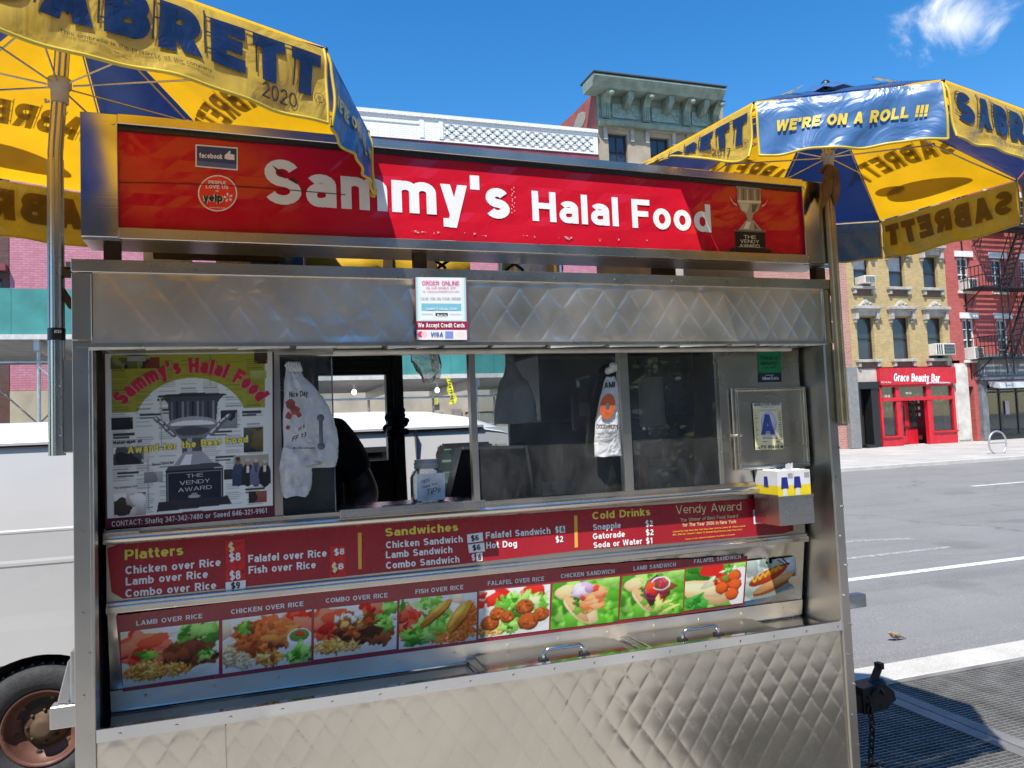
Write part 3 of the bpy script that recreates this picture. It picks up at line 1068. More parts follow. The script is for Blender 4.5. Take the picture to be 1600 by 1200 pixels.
for row, (wz, zt, za) in enumerate(((F2, z2b, z2a), (F3, z3b, z3a))):
    for a, b_ in wz:
        mb = MB()
        mb.box(a - .12, b_ + .12, FAC - .16, FAC - .003, zt + .05, zt + .30)
        mb.box(a - .28, b_ + .28, FAC - .34, FAC - .003, zt + .33, zt + .47)
        mb.box(a - .24, b_ + .24, FAC - .27, FAC - .003, zt + .26, zt + .325)
        for s in (a - .20, b_ + .04):
            mb.box(s, s + .16, FAC - .24, FAC - .003, zt - .12, zt + .255)
            mb.box(s + .03, s + .13, FAC - .17, FAC - .003, zt - .26, zt - .125)
        c_ = (a + b_) / 2
        mb.prism([(c_ - .42, zt + .475), (c_ + .42, zt + .475), (c_ + .30, zt + .56), (c_ + .13, zt + .70), (c_, zt + .78), (c_ - .13, zt + .70), (c_ - .30, zt + .56)], 1, FAC - .20, FAC - .003)
        for k in (-.2, 0, .2):
            mb.ball((c_ + k, FAC - .2, zt + .57 + (.06 if k == 0 else 0)), .09, .05, .075, 8, 6)
        mb.build('window_hood', M_STONE, yb, .015)
        mb = MB()
        mb.box(a - .2, b_ + .2, FAC - .20, FAC - .003, za - .13, za - .005)
        for s in (a - .14, b_ + .0):
            mb.box(s, s + .14, FAC - .15, FAC - .003, za - .34, za - .135)
        mb.mat(1).box(a - .12, b_ + .12, FAC - .03, FAC - .002, za - .42, za - .14)
        mb.build('window_sill', [M_STONE, plain('brown_stone', (.16, .10, .075), .9)] if row == 0 and a == wz[0][0] else [M_STONE, bpy.data.materials['brown_stone']], yb, .012)
# ground floor: stone frame, black doorway, red shop front
SX0, SX1 = fx(1374, 640), fx(1491, 640)
mb = MB()
mb.box(YX0 + .02, SX0 - .03, FAC - .02, FAC + .3, fz(1350, 606), SZ - .002)
mb.build('stone_lintel', plain('pinkish_stone', (.50, .42, .36), .9, 0, .2, 2, .3, 20), yb, .01)
mb = MB()
mb.box(SX1 + .02, YX1 + .9, FAC - .02, FAC + .6, GZ, SZ + .12)
mb.box(SX1 + .14, YX1 + .78, FAC - .06, FAC - .022, GZ + .1, SZ)
mb.build('white_pier', plain('dirty_white_render', (.58, .54, .47), .9, 0, .25, 1.6, .3, 20), yb, .01)
mb = MB()
DX0, DX1 = fx(1333, 640), SX0 - .05
mb.box(DX0, DX0 + .4, FAC - .08, FAC + .4, GZ, fz(1350, 608)); mb.box(DX1 - .42, DX1, FAC - .08, FAC + .4, GZ, fz(1350, 608))
mb.box(DX0 - .05, DX1 + .02, FAC - .14, FAC + .4, fz(1350, 608), fz(1350, 597))
mb.box(DX0 + .4, DX1 - .42, FAC - .3, FAC + .5, GZ - .2, GZ + .14)
mb.build('black_doorway', M_BLACK, yb, .01)
mb = MB(); mb.box(DX0 + .4, DX1 - .42, FAC + .45, FAC + .5, GZ, 3.0)
mb.box(DX0 + .72, DX0 + .80, FAC + .38, FAC + .44, GZ, 2.9)
mb.build('entrance_door', M_DKFRAME, yb)
# shop front
sz_sign0, sz_sign1 = fz(1430, 601), fz(1430, 575)
shop_xs = [SX0, SX0 + .10, fx(1400, 640), fx(1405, 640), fx(1447, 640), fx(1453, 640), SX1 - .14, SX1]
mb = MB()
mb.box(SX0 - .02, SX1 + .02, FAC - .22, FAC + .25, sz_sign0, sz_sign1)
mb.build('sign_board', M_REDPAINT, yb, .01)
sign_part = yb.children[-1]
mb = MB()
text_px(mb, 'Grace Beauty Bar', (1396, 596), (1468, 597), 13, FAC - .22, .22, .18, .06, .015)
mb.build('lettering', M_WHITE, sign_part)
mb = MB()
text_px(mb, '332 6th Ave', (1376, 598.5), (1392, 598.5), 2.6, FAC - .22, .16, 0, .1, .012)
mb.build('lettering', M_WHITE, sign_part)
mb = MB()
text_px(mb, 'gracebeautybarnyc', (1449, 599), (1485, 599), 3.0, FAC - .22, .16, 0, .1, .012)
mb.build('lettering', M_WHITE, sign_part)
mb = MB()
zt, zm = fz(1430, 604), fz(1430, 623)
zlow = fz(1385, 683)
# posts, transom bars, stall risers (the door stands back between the two bay windows)
for a, b_ in ((SX0, SX0 + .12), (shop_xs[2] - .05, shop_xs[3]), (shop_xs[4], shop_xs[5] + .06), (SX1 - .16, SX1)):
    mb.box(a, b_, FAC - .10, FAC + .10, GZ, zt)
mb.box(SX0 + .12, SX1 - .16, FAC - .13, FAC - .101, zm - .08, zm + .08)
mb.box(SX0 + .12, SX1 - .16, FAC - .12, FAC + .1, zt, sz_sign0 - .004)
mb.box(SX0 + .12, shop_xs[2] - .05, FAC - .09, FAC + .09, GZ, zlow); mb.box(shop_xs[5] + .06, SX1 - .16, FAC - .09, FAC + .09, GZ, zlow + .12)
mb.box(SX0 - .01, shop_xs[3] + .01, FAC - .16, FAC - .131, zlow - .03, zlow + .05); mb.box(shop_xs[5] - .02, SX1 + .01, FAC - .16, FAC - .131, zlow + .09, zlow + .17)
# panelled door and fixed leaf, set back
ry = FAC + .55
dx0, dx1, dx2 = fx(1411, 640), fx(1432, 640), shop_xs[4]
for a, b_ in ((dx0, dx0 + .16), (dx1 - .16, dx1)):
    mb.box(a, b_, ry, ry + .06, GZ + .05, zm - .09)
mb.box(dx0 + .16, dx1 - .16, ry, ry + .06, GZ + .05, GZ + .40); mb.box(dx0 + .16, dx1 - .16, ry, ry + .06, zm - .3, zm - .09)
mb.box(dx1 + .02, dx2, ry, ry + .06, GZ, GZ + .75); mb.box(dx1 + .02, dx1 + .1, ry, ry + .06, GZ + .75, zm - .09)
mb.box(shop_xs[3], dx0 - .01, ry - .5, ry + .05, GZ, zm - .09)
mb.build('shop_front', M_REDPAINT, yb, .008)
mb = MB()
for a, b_, c, d, y in ((SX0 + .12, shop_xs[2] - .05, zlow, zm - .08, FAC), (shop_xs[5] + .06, SX1 - .16, zlow + .12, zm - .08, FAC),
                       (SX0 + .12, shop_xs[2] - .05, zm + .08, zt, FAC), (shop_xs[3], shop_xs[4], zm + .08, zt, FAC), (shop_xs[5] + .06, SX1 - .16, zm + .08, zt, FAC),
                       (dx0 + .16, dx1 - .16, GZ + .40, zm - .3, ry + .03), (dx1 + .1, dx2, GZ + .75, zm - .09, ry + .03)):
    mb.box(a, b_, y, y + .012, c, d)
mb.build('shop_glass', glass('shop_window_glass', (.85, .85, .83), .08, .02, .7), yb)
mb = MB()
mb.box(SX0, SX1, FAC + 3.0, FAC + 3.1, GZ, SZ); mb.box(SX0 + .15, SX1 - .1, FAC + .7, FAC + 3, GZ - .05, GZ + .02)
mb.mat(1).box(SX1 - 1.6, SX1 - .16, FAC + .9, FAC + 1.0, GZ + .2, zm)
mb.mat(2)
for k, (x, z) in enumerate(((.4, 1.6), (.62, 1.62), (1.0, 1.55))):
    mb.box(SX0 + x, SX0 + x + .14, FAC + .03, FAC + .036, GZ + z, GZ + z + .22)
mb.box(SX1 - 1.05, SX1 - .58, FAC + .03, FAC + .036, GZ + 1.9, GZ + 2.5)
for a in range(3):
    for c in range(4):
        mb.box(dx1 + .25 + a * .24, dx1 + .37 + a * .24, ry + .06, ry + .064, GZ + 1.3 + c * .3, GZ + 1.45 + c * .3)
mb.mat(3).box(dx0 + .2, dx1 - .2, ry + .045, ry + .05, GZ + .42, GZ + 1.2)
mb.mat(4)
mb.prism([(SX1 - .95, GZ + 1.98), (SX1 - .78, GZ + 1.98), (SX1 - .70, GZ + 2.2), (SX1 - .78, GZ + 2.42), (SX1 - .93, GZ + 2.36), (SX1 - .98, GZ + 2.2)], 1, FAC + .02, FAC + .028)
mb.mat(5)
for k in range(60):
    x, z = SX0 + .3 + random.random() * .9, zlow + .02 + random.random() ** 2 * .4
    q = random.random() * pi
    mb.face([(x, FAC + .2, z), (x + .12 * cos(q), FAC + .22, z + .03), (x + .15 * cos(q), FAC + .16, z + .16), (x - .02, FAC + .2, z + .1)])
mb.mat(6)
for x in (.35, .5, 2.0, 2.2, 3.3, 3.5):
    mb.ball((SX0 + x, FAC + 1.6, zm + .2 + .12 * (int(x * 10) % 2)), .06, .06, .06, 8, 6)
mb.build('shop_inside', [M_DARKIN, plain('deep_red_inside', (.16, .012, .014), .7), M_WHITE, plain('grey_notice', (.45, .47, .5), .7), M_BLACK,
                         plain('pot_plant_green', (.05, .14, .03), .7), M_BULB], yb)
air_con(fx(1452, 560), fx(1482, 560), fz(1460, 556), fz(1460, 538), FAC, 'largest cream air conditioner in the ochre house window above the shop sign')
air_con(fx(1340.5, 440), fx(1357, 440), fz(1350, 445), fz(1350, 433), FAC, 'small air conditioner in the leftmost upper ochre house window')

# ---- red brick house between tan house and ochre house
TX1 = fx(1131, 200)
nb = thing('plain_red_brick_house', 'red brick house mostly hidden behind the right umbrella and cart post', 'building', (TX1, FAC, GZ))
hz = [(TX1 + .7 + k * 1.9, TX1 + 1.7 + k * 1.9, z, z + 1.9) for z in (5.0, 8.3) for k in range(3)]
wall_part(TX1 + .01, YX0 - .01, GZ, 12.4, hz, [M_RBRICK2, M_ROOFING], nb)
for h in hz:
    sash(nb, *h, M_WFRAME, 2, 1)
mb = MB(); mb.box(YX0 - .55, YX0 - .02, FAC - .3, FAC - .003, GZ, 3.9)
mb.build('grey_column', plain('grey_stone_column', (.22, .22, .21), .8), nb, .03, 2)

# ---- red painted house with the fire escape
RX0, RX1 = YX1 + .9 + .02, YX1 + 11.5
rb = thing('red_painted_house', 'red painted brick house carrying a black iron fire escape', 'building', (RX0, FAC, GZ))
c1 = [(fx(1505.5, 530), fx(1526, 530)), (fx(1559, 530), fx(1579, 530)), (fx(1605, 530), fx(1626, 530))]
r2a, r2b, r3a, r3b = fz(1515, 563), fz(1515, 498), fz(1507, 455), fz(1507, 402)
hr = [(a, b_, r2a, r2b) for a, b_ in c1] + [(a - .05, b_ - .05, r3a, r3b) for a, b_ in c1] + [(a - .05, b_ - .05, r3a + 3.1, r3b + 3.1) for a, b_ in c1]
RW0 = YX1 + .005
wall_part(RW0, RX1, 4.15, 14.6, hr, [M_RBRICK, M_ROOFING], rb)
for a, b_, c, d in hr:
    sash(rb, a, b_, c, d, M_WFRAME, 4, 2, fw=.09)
    mb = MB(); mb.box(a - .16, b_ + .16, FAC - .08, FAC - .003, d, d + .28); mb.box(a - .1, b_ + .1, FAC - .12, FAC - .003, c - .12, c)
    mb.build('window_trim', M_WFRAME, rb, .01)
# ground floor of the red house: red side door, slate cornice, awning, black glass shop
bx0 = fx(1527, 600)
wall_part(YX1 + .9, RX1, GZ - .02, 4.14, [(fx(1505, 640), fx(1524, 640), GZ, fz(1510, 604)), (bx0 + .4, RX1 - .5, GZ, fz(1560, 600))], [M_RBRICK, M_ROOFING], rb, .5, 'ground_floor_wall')
mb = MB()
a, b_ = fx(1505, 640), fx(1524, 640)
mb.mat(0).box(a, b_, FAC + .3, FAC + .36, GZ, fz(1512, 628))
mb.mat(1).box(a, b_, FAC + .3, FAC + .36, fz(1512, 628) + .01, fz(1510, 604))
mb.mat(2).box(a + .3, a + .75, FAC + .28, FAC + .299, GZ + .45, GZ + .6)
mb.mat(3)
for k in range(5):
    mb.ball((a + .45 + .05 * (k % 2), FAC + .27, fz(1512, 640) + .05 - k * .1), .09, .02, .08, 8, 5)
mb.build('side_door', [M_REDPAINT, M_PANE, M_WHITE, M_BLACK], rb)
mb = MB()
mb.mat(0).box(bx0, RX1, FAC - .28, FAC - .003, fz(1560, 588), 4.2)
mb.box(bx0 - .1, RX1, FAC - .42, FAC - .003, 4.2, 4.36)
mb.box(bx0 - .06, RX1, FAC - .34, FAC - .004, fz(1560, 594), fz(1560, 588) - .01)
for k in range(24):
    x = bx0 + random.random() * 6
    mb.mat(1).box(x, x + .02 + random.random() * .04, FAC - .284, FAC - .281, fz(1560, 587), 3.6 + random.random() * .6)
mb.mat(0).box(bx0, bx0 + .35, FAC - .2, FAC - .004, GZ, fz(1560, 594) - .02)
mb.build('shop_cornice', [M_GREYSLATE, plain('bird_streaks', (.5, .5, .5), .8)], rb, .012)
mb = MB()
az0, az1 = fz(1560, 608), fz(1560, 596)
mb.prism([(FAC - .30, az1), (FAC - .9, az1 - .12), (FAC - .95, az0), (FAC - .88, az0), (FAC - .4, az0 + .1)], 0, bx0 + .3, RX1 - .4)
mb.build('awning', plain('silver_grey_canvas', (.42, .44, .46), .6, 0, .2, 3), rb, .01)
mb = MB()
gx = bx0 + .4
while gx < RX1 - .6:
    mb.box(gx, gx + .09, FAC + .2, FAC + .28, GZ, fz(1560, 600)); gx += 1.15
mb.box(bx0 + .4, RX1 - .5, FAC + .19, FAC + .29, GZ, GZ + .25); mb.box(bx0 + .4, RX1 - .5, FAC + .19, FAC + .29, 2.55, 2.63)
mb.build('black_shop_frame', M_BLACK, rb)
mb = MB(); mb.box(bx0 + .4, RX1 - .5, FAC + .235, FAC + .245, GZ + .25, fz(1560, 600))
mb.build('shop_glass', bpy.data.materials['shop_window_glass'], rb)
mb = MB()
mb.mat(0).box(bx0 + .4, RX1 - .5, FAC + 2.0, FAC + 2.1, GZ, 3)
mb.mat(1)
for x, w in ((.8, .9), (2.2, .5), (3.2, 1.2), (5.2, .7)):
    mb.box(bx0 + x, bx0 + x + w, FAC + 1.0 + x * .1, FAC + 1.1 + x * .1, GZ, 2.5)
mb.mat(2).box(bx0 + 1.9, bx0 + 2.15, FAC + .18, FAC + .188, GZ + 1.2, GZ + 1.85)
mb.build('shop_inside', [M_DARKIN, M_RAWWOOD, plain('pinkish_notice', (.5, .4, .42), .7)], rb)
# the iron fire escape is bolted to the front: three balconies with ladders between
fesc = MB()
fx0, fx1 = fx(1499, 455), RX1 - 1.5
lv = [fz(1530, 562), fz(1530, 455), fz(1530, 362)]
for i, z in enumerate(lv):
    fe = MB()
    x0_ = fx0 + (.35 if i == 0 else .1 if i == 1 else .9)
    nb_ = 9
    for k in range(nb_):
        y = FAC - .12 - k * .125
        fe.box(x0_, fx1, y - .028, y + .028, z - .02, z + .02)
    fe.box(x0_ - .02, fx1 + .02, FAC - 1.2, FAC - 1.14, z - .06, z + .03); fe.box(x0_ - .02, x0_ + .04, FAC - 1.14, FAC - .003, z - .06, z + .03)
    for zz in (.55, 1.0):
        fe.box(x0_, fx1, FAC - 1.19, FAC - 1.165, z + zz - .02, z + zz + .02); fe.box(x0_, x0_ + .025, FAC - 1.165, FAC - .003, z + zz - .02, z + zz + .02)
    x = x0_
    while x < fx1:
        fe.box(x, x + .02, FAC - 1.187, FAC - 1.167, z + .03, z + .98); x += .17 if i != 0 else .2
    for k in range(5):
        fe.box(x0_, x0_ + .02, FAC - .2 - k * .2, FAC - .18 - k * .2, z, z + .98)
    for x in (x0_ + .1, (x0_ + fx1) / 2, fx1 - .1):
        fe.bar((x, FAC - 1.1, z - .04), (x, FAC - .02, z - .75), .045)
        fe.bar((x, FAC - .6, z - .35), (x + .5, FAC - .02, z - .75), .03)
    if i == 0:
        fesc.box(fx0 + .3, fx0 + .36, FAC - .05, FAC - .003, lv[0] - .9, lv[2] + 1.0)
        fesc = fesc.build('fire_escape', M_IRON, rb)
    fe.build('balcony', M_IRON, fesc)
mb = MB()
for i, (xa, xb) in enumerate(((fx(1552, 520), fx(1590, 460)), (fx(1546, 440), fx(1576, 366)))):
    z0_, z1_ = lv[i], lv[i + 1]
    for y in (FAC - .95, FAC - .45):
        mb.bar((xa, y, z0_), (xb, y, z1_), .09, .05)
        mb.bar((xa - .02, y, z0_ + .9), (xb - .02, y, z1_ + .9), .03)
        for s in (0, .33, .66):
            mb.bar((xa + (xb - xa) * s, y, z0_ + (z1_ - z0_) * s), (xa + (xb - xa) * s - .02, y, z0_ + (z1_ - z0_) * s + .9), .025)
    for k in range(1, 12):
        s = k / 12
        mb.box(xa + (xb - xa) * s - .09, xa + (xb - xa) * s + .09, FAC - .95, FAC - .45, z0_ + (z1_ - z0_) * s - .012, z0_ + (z1_ - z0_) * s + .012)
xa = fx(1535, 560)
for x in (xa, xa + .42):
    mb.box(x - .02, x + .02, FAC - 1.25, FAC - 1.21, lv[0] - .8, lv[1] + 1.0)
for k in range(15):
    mb.box(xa + .02, xa + .40, FAC - 1.24, FAC - 1.22, lv[0] - .7 + k * .3, lv[0] - .68 + k * .3)
mb.build('ladder', M_IRON, fesc)
air_con(c1[0][0] + .12, c1[0][1] - .16, r3a + .02, r3a + .55, FAC, 'white air conditioner in the red house window above the fire escape balcony')
air_con(c1[0][0] + .15, c1[0][1] - .12, r2a + .02, r2a + .6, FAC, 'air conditioner behind the lowest fire escape balcony of the red house')

# ---- plain brown house closing the row beyond the red one
eb = thing('brown_corner_house', 'plain brown brick house beyond the fire escape house', 'building', (RX1, FAC, GZ))
he = [(RX1 + 1.2 + k * 2.6, RX1 + 2.3 + k * 2.6, z, z + 1.9) for k in range(6) for z in (4.9, 8.2)]
wall_part(RX1 + .02, RX1 + 17, GZ - .02, 12.2, he, [brick('brown_row_brick', (.24, .12, .08), (.30, .16, .11), (.22, .16, .13), 1, 'xz', .01), M_ROOFING], eb)
for h in he:
    sash(eb, *h, M_WFRAME, 2, 1)

# ---- tan house with the pale green cornice
TX0 = fx(933, 220)
tb = thing('tan_house', 'tall tan house crowned by a pale green bracketed cornice', 'building', (TX0, FAC, GZ))
ctop, cbot = at(1030, 125, y=FAC - 1.05).z, at(1030, 202, y=FAC - .3).z
wins = [(fx(951, 230), fx(981, 230)), (fx(1016, 230), fx(1046, 230)), (fx(1080, 235), fx(1110, 235))]
wz0, wz1 = fz(965, 250), fz(965, 209)
ht = [(a, b_, wz0 - .3, wz1) for a, b_ in wins] + [(a, b_, wz0 - 3.8, wz1 - 3.4) for a, b_ in wins] + [(a, b_, wz0 - 7.3, wz1 - 6.9) for a, b_ in wins]
wall_part(TX0, TX1, GZ, ctop - .25, ht, [M_TANWALL, M_RBRICK_SIDE, M_ROOFING], tb, back=FAC + 9, side_mat=1)
for h in ht:
    sash(tb, *h, M_DKFRAME, 2, 2, fw=.07)
    a, b_, c, d = h
    mb = MB(); mb.box(a - .22, b_ + .3, FAC - .10, FAC - .003, d + .18, d + .72); mb.box(a - .28, b_ + .36, FAC - .16, FAC - .003, d + .725, d + .82)
    mb.box(a - .22, a - .06, FAC - .08, FAC - .003, d - .3, d + .175); mb.box(b_ + .12, b_ + .28, FAC - .08, FAC - .003, d - .3, d + .175)
    for k in range(9):
        mb.ball((a + .02 + (b_ - a) * k / 8, FAC - .1, d + .44 + .07 * sin(k * 2.2)), .07, .04, .10, 7, 5)
    mb.build('carved_lintel', M_STONE, tb, .012)
mb = MB()
W = TX1 - TX0
cx0, cx1 = TX0 + .05, TX1 - .30
ch = ctop - cbot
mb.mat(0).box(cx0, cx1, FAC - .14, FAC - .003, cbot, ctop - .3)
mb.prism([(FAC - .003, ctop), (FAC - 1.05, ctop), (FAC - 1.12, ctop - .10), (FAC - 1.05, ctop - .22), (FAC - .92, ctop - .34), (FAC - .86, ctop - .46), (FAC - .003, ctop - .46)], 0, at(928, 150, y=FAC - 1.0).x, at(1133, 150, y=FAC - 1.0).x)
mb.prism([(FAC - .145, cbot), (FAC - .28, cbot), (FAC - .34, cbot + .10), (FAC - .34, cbot + .2), (FAC - .22, cbot + .26), (FAC - .145, cbot + .26)], 0, cx0 - .06, cx1 + .06)
big = [cx0 + .28, cx0 + W * .345, cx0 + W * .66, cx1 - .28]
brk = []
for x in big:
    br = MB()
    br.prism([(FAC - .15, cbot + .27), (FAC - .32, cbot + .27), (FAC - .36, cbot + .8), (FAC - .5, cbot + 1.05), (FAC - .82, cbot + 1.25), (FAC - .86, ctop - .465), (FAC - .15, ctop - .465)], 0, x - .15, x + .15)
    for k in (-.08, 0, .08):
        br.box(x + k - .03, x + k + .03, FAC - .39, FAC - .33, cbot + .30, cbot + .95)
    br.ball((x, FAC - .66, cbot + 1.2), .12, .15, .14, 8, 6); br.ball((x, FAC - .82, ctop - .62), .13, .10, .10, 8, 6)
    brk.append(br)
for x0_, x1_ in zip(big[:-1], big[1:]):
    x = (x0_ + x1_) / 2
    br = MB()
    br.prism([(FAC - .15, ctop - 1.0), (FAC - .45, ctop - .95), (FAC - .78, ctop - .72), (FAC - .8, ctop - .465), (FAC - .15, ctop - .465)], 0, x - .12, x + .12)
    br.ball((x, FAC - .55, ctop - .82), .11, .16, .13, 8, 6)
    brk.append(br)
mb.build('cornice', M_GREENPAINT, tb, .02)
corn = tb.children[-1]
for br in brk:
    br.build('bracket', M_GREENPAINT, corn, .015)
for x0_, x1_ in zip(big[:-1], big[1:]):
    mb = MB()
    a, b_ = x0_ + .32, x1_ - .32
    z0_, z1_ = cbot + .36, cbot + .92
    mb.box(a, b_, FAC - .165, FAC - .142, z0_, z1_)
    mb.box(a, b_, FAC - .2, FAC - .166, z0_, z0_ + .05); mb.box(a, b_, FAC - .2, FAC - .166, z1_ - .05, z1_)
    mb.box(a, a + .05, FAC - .2, FAC - .166, z0_ + .05, z1_ - .05); mb.box(b_ - .05, b_, FAC - .2, FAC - .166, z0_ + .05, z1_ - .05)
    n = 5
    for k in range(n):
        c_ = a + (b_ - a) * (k + .5) / n
        s = 1 if k % 2 else -1
        mb.tube([(c_ + .13 * cos(t_) * (1 - t_ / 9), FAC - .175, (z0_ + z1_) / 2 + s * .15 * sin(t_) * (1 - t_ / 9)) for t_ in [q * .55 for q in range(13)]], .024, 5)
    mb.build('scroll_panel', M_GREENPAINT2, corn)
mb = MB()
mb.box(at(927, 150, y=FAC - 1.0).x, at(1134, 150, y=FAC - 1.0).x, FAC - 1.15, FAC + .2, ctop + .003, ctop + .05)
mb.build('roof_edge', M_ROOFING, tb)
mb = MB()
mb.prism([(FAC + 1.5, ctop - .26), (FAC + 9, ctop - .26), (FAC + 9, ctop - .1), (FAC + 5, ctop - .1)], 0, TX0 + .02, TX0 + .3)
mb.build('parapet', M_RBRICK_SIDE, tb)
for (y0_, y1_, z0_, z1_) in ((FAC + .9, FAC + 2.2, ctop - 1.2, ctop - .5), (FAC + 1.0, FAC + 1.6, ctop - 2.6, ctop - 1.4), (FAC + 2.8, FAC + 3.6, ctop - 2.4, ctop - 2.0)):
    mb = MB()
    n = 9
    ring = [((y0_ + y1_) / 2 + (y1_ - y0_) / 2 * cos(2 * pi * k / n) * (.8 + .3 * random.random()), (z0_ + z1_) / 2 + (z1_ - z0_) / 2 * sin(2 * pi * k / n) * (.8 + .3 * random.random())) for k in range(n)]
    mb.prism(ring, 0, TX0 - .02, TX0 + .01)
    mb.build('render_patch', plain('flaking_render', (.34, .31, .25), .9), tb)
mb = MB()
mb.mat(0).face([(TX0 - .9, FAC + 4.0, ctop - 2.4), (TX0 - .7, FAC + 5.0, ctop - 2.4), (TX0 - .5, FAC + 4.9, ctop - .7), (TX0 - .6, FAC + 4.1, ctop - .9)])
mb.box(TX0 - .9, TX0 - .1, FAC + 3.6, FAC + 6.0, ctop - .86, ctop - .76)
mb.mat(1).box(TX0 - .62, TX0 - .2, FAC + 4.3, FAC + 4.4, ctop - 2.6, ctop - .87)
mb.bar((TX0 - .4, FAC + 3.0, ctop - 2.2), (TX0 - 1.9, FAC + 3.4, ctop - 1.7), .05)
mb.build('roof_vent', [M_WHITE, M_GREYSLATE], tb)
mb = MB()
for k, x in enumerate((-1.55, -.9)):
    c_ = (TX0 + x, FAC + 6.0)
    mb.mat(0).box(c_[0] - .22, c_[0] + .22, c_[1] - .2, c_[1] + .2, 12.0, fz(890, 186))
    mb.mat(1).box(c_[0] - .17, c_[0] + .17, c_[1] - .15, c_[1] + .15, fz(890, 186) + .003, fz(890, 176) + (.15 if k == 0 else 0))
mb.build('chimney', [M_RBRICK2, plain('terracotta', (.52, .24, .12), .8)], tb)

# ---- long pink house with the white brick parapet
PX0, PX1 = fx(15, 430), TX0 - .02
ptop, pmid, pmar = fz(750, 188), fz(750, 228), fz(750, 240)
pb = thing('pink_brick_house', 'long pink brick house with a white patterned brick parapet', 'building', (PX0, FAC, GZ))
hp = []
for k in range(8):
    x = PX0 + 3.6 + k * 2.1
    hp += [(x, x + 1.0, z, z + 1.8) for z in (5.6, 8.9)]
wall_part(PX0, PX1, 3.6, pmar, hp, [M_PINKBRICK, M_ROOFING], pb)
for h in hp:
    sash(pb, *h, M_WFRAME, 2, 1)
mb = MB(); mb.box(PX0, PX1, FAC - .06, FAC + .3, pmar + .003, pmid)
mb.build('maroon_band', M_MAROON, pb)
mb = MB()
mb.box(PX0, PX1, FAC - .10, FAC + .35, pmid + .003, ptop - .14)
mb.box(PX0, PX1, FAC - .18, FAC + .4, ptop - .137, ptop)
for x in (fx(655, 210), fx(685, 210), fx(500, 200)):
    mb.box(x, x + .16, FAC - .13, FAC - .102, pmid + .1, ptop - .15)
mb.box(fx(655, 210), fx(500, 200) - .2, FAC - .13, FAC - .102, ptop - .42, ptop - .36)
mb.build('white_parapet', M_WHITEBRICK, pb)
mb = MB()
lx0, lx1 = fx(690, 200), PX1 - .15
lz0, lz1 = pmid + .08, ptop - .3
per = (lz1 - lz0) * 1.15
x = lx0 - per
while x < lx1:
    for s in (1, -1):
        for k in range(9):
            t_ = (k + .5) / 9
            xx = x + per * (t_ if s == 1 else 1 - t_)
            zz = lz0 + (lz1 - lz0) * t_
            if lx0 < xx < lx1 - .1:
                mb.box(xx - .055, xx + .055, FAC - .112, FAC - .101, zz - .022, zz + .022)
    x += per / 2
mb.build('diamond_brickwork', plain('grey_brick', (.36, .36, .37), .9), pb)
mb = MB()
mb.box(PX0, PX1, FAC - .02, FAC + .3, GZ, 3.59)
mb.build('ground_floor_wall', M_BEIGE, pb)
mb = MB()
x = PX0 + .5
k = 0
while x < PX1 - 1.6:
    w = 1.0 + .5 * (k % 3)
    mb.mat(0).box(x, x + w, FAC - .05, FAC - .022, GZ + 1.5, GZ + 2.15)
    mb.mat(1).box(x - .08, x + w + .08, FAC - .085, FAC - .055, GZ + 2.18, GZ + 2.28); mb.box(x - .08, x + w + .08, FAC - .085, FAC - .055, GZ + 1.36, GZ + 1.46)
    mb.mat(1).box(x + w * .48, x + w * .52, FAC - .075, FAC - .052, GZ + 1.5, GZ + 2.15)
    x += w + .7 + .3 * (k % 2); k += 1
mb.build('shutter_panels', [plain('grey_shutter', (.30, .30, .28), .6), M_BEIGE], pb)
mb = MB(); mb.box(fx(705, 640), fx(720, 640), FAC - .1, FAC - .06, GZ, GZ + 2.3)
mb.build('door', plain('grey_brown_door', (.26, .24, .22), .6), pb)

# ---- dark brown house at the left edge
bb_ = thing('dark_brown_house', 'dark brown brick house at the far left edge', 'building', (PX0 - 10, FAC, GZ))
hb = [(PX0 - 1.1 - k * 2.2, PX0 - .2 - k * 2.2, z, z + 1.7) for k in range(4) for z in (5.4, 8.6)]
wall_part(PX0 - 12, PX0 - .02, GZ, 12.5, hb, [M_BROWNB, M_ROOFING], bb_)
for h in hb:
    sash(bb_, *h, M_DKFRAME, 2, 1)
mb = MB()
mb.box(PX0 - 12, PX0 - .05, FAC - .25, FAC - .004, fz(8, 425), fz(8, 415))
mb.build('string_course', M_MAROON, bb_)


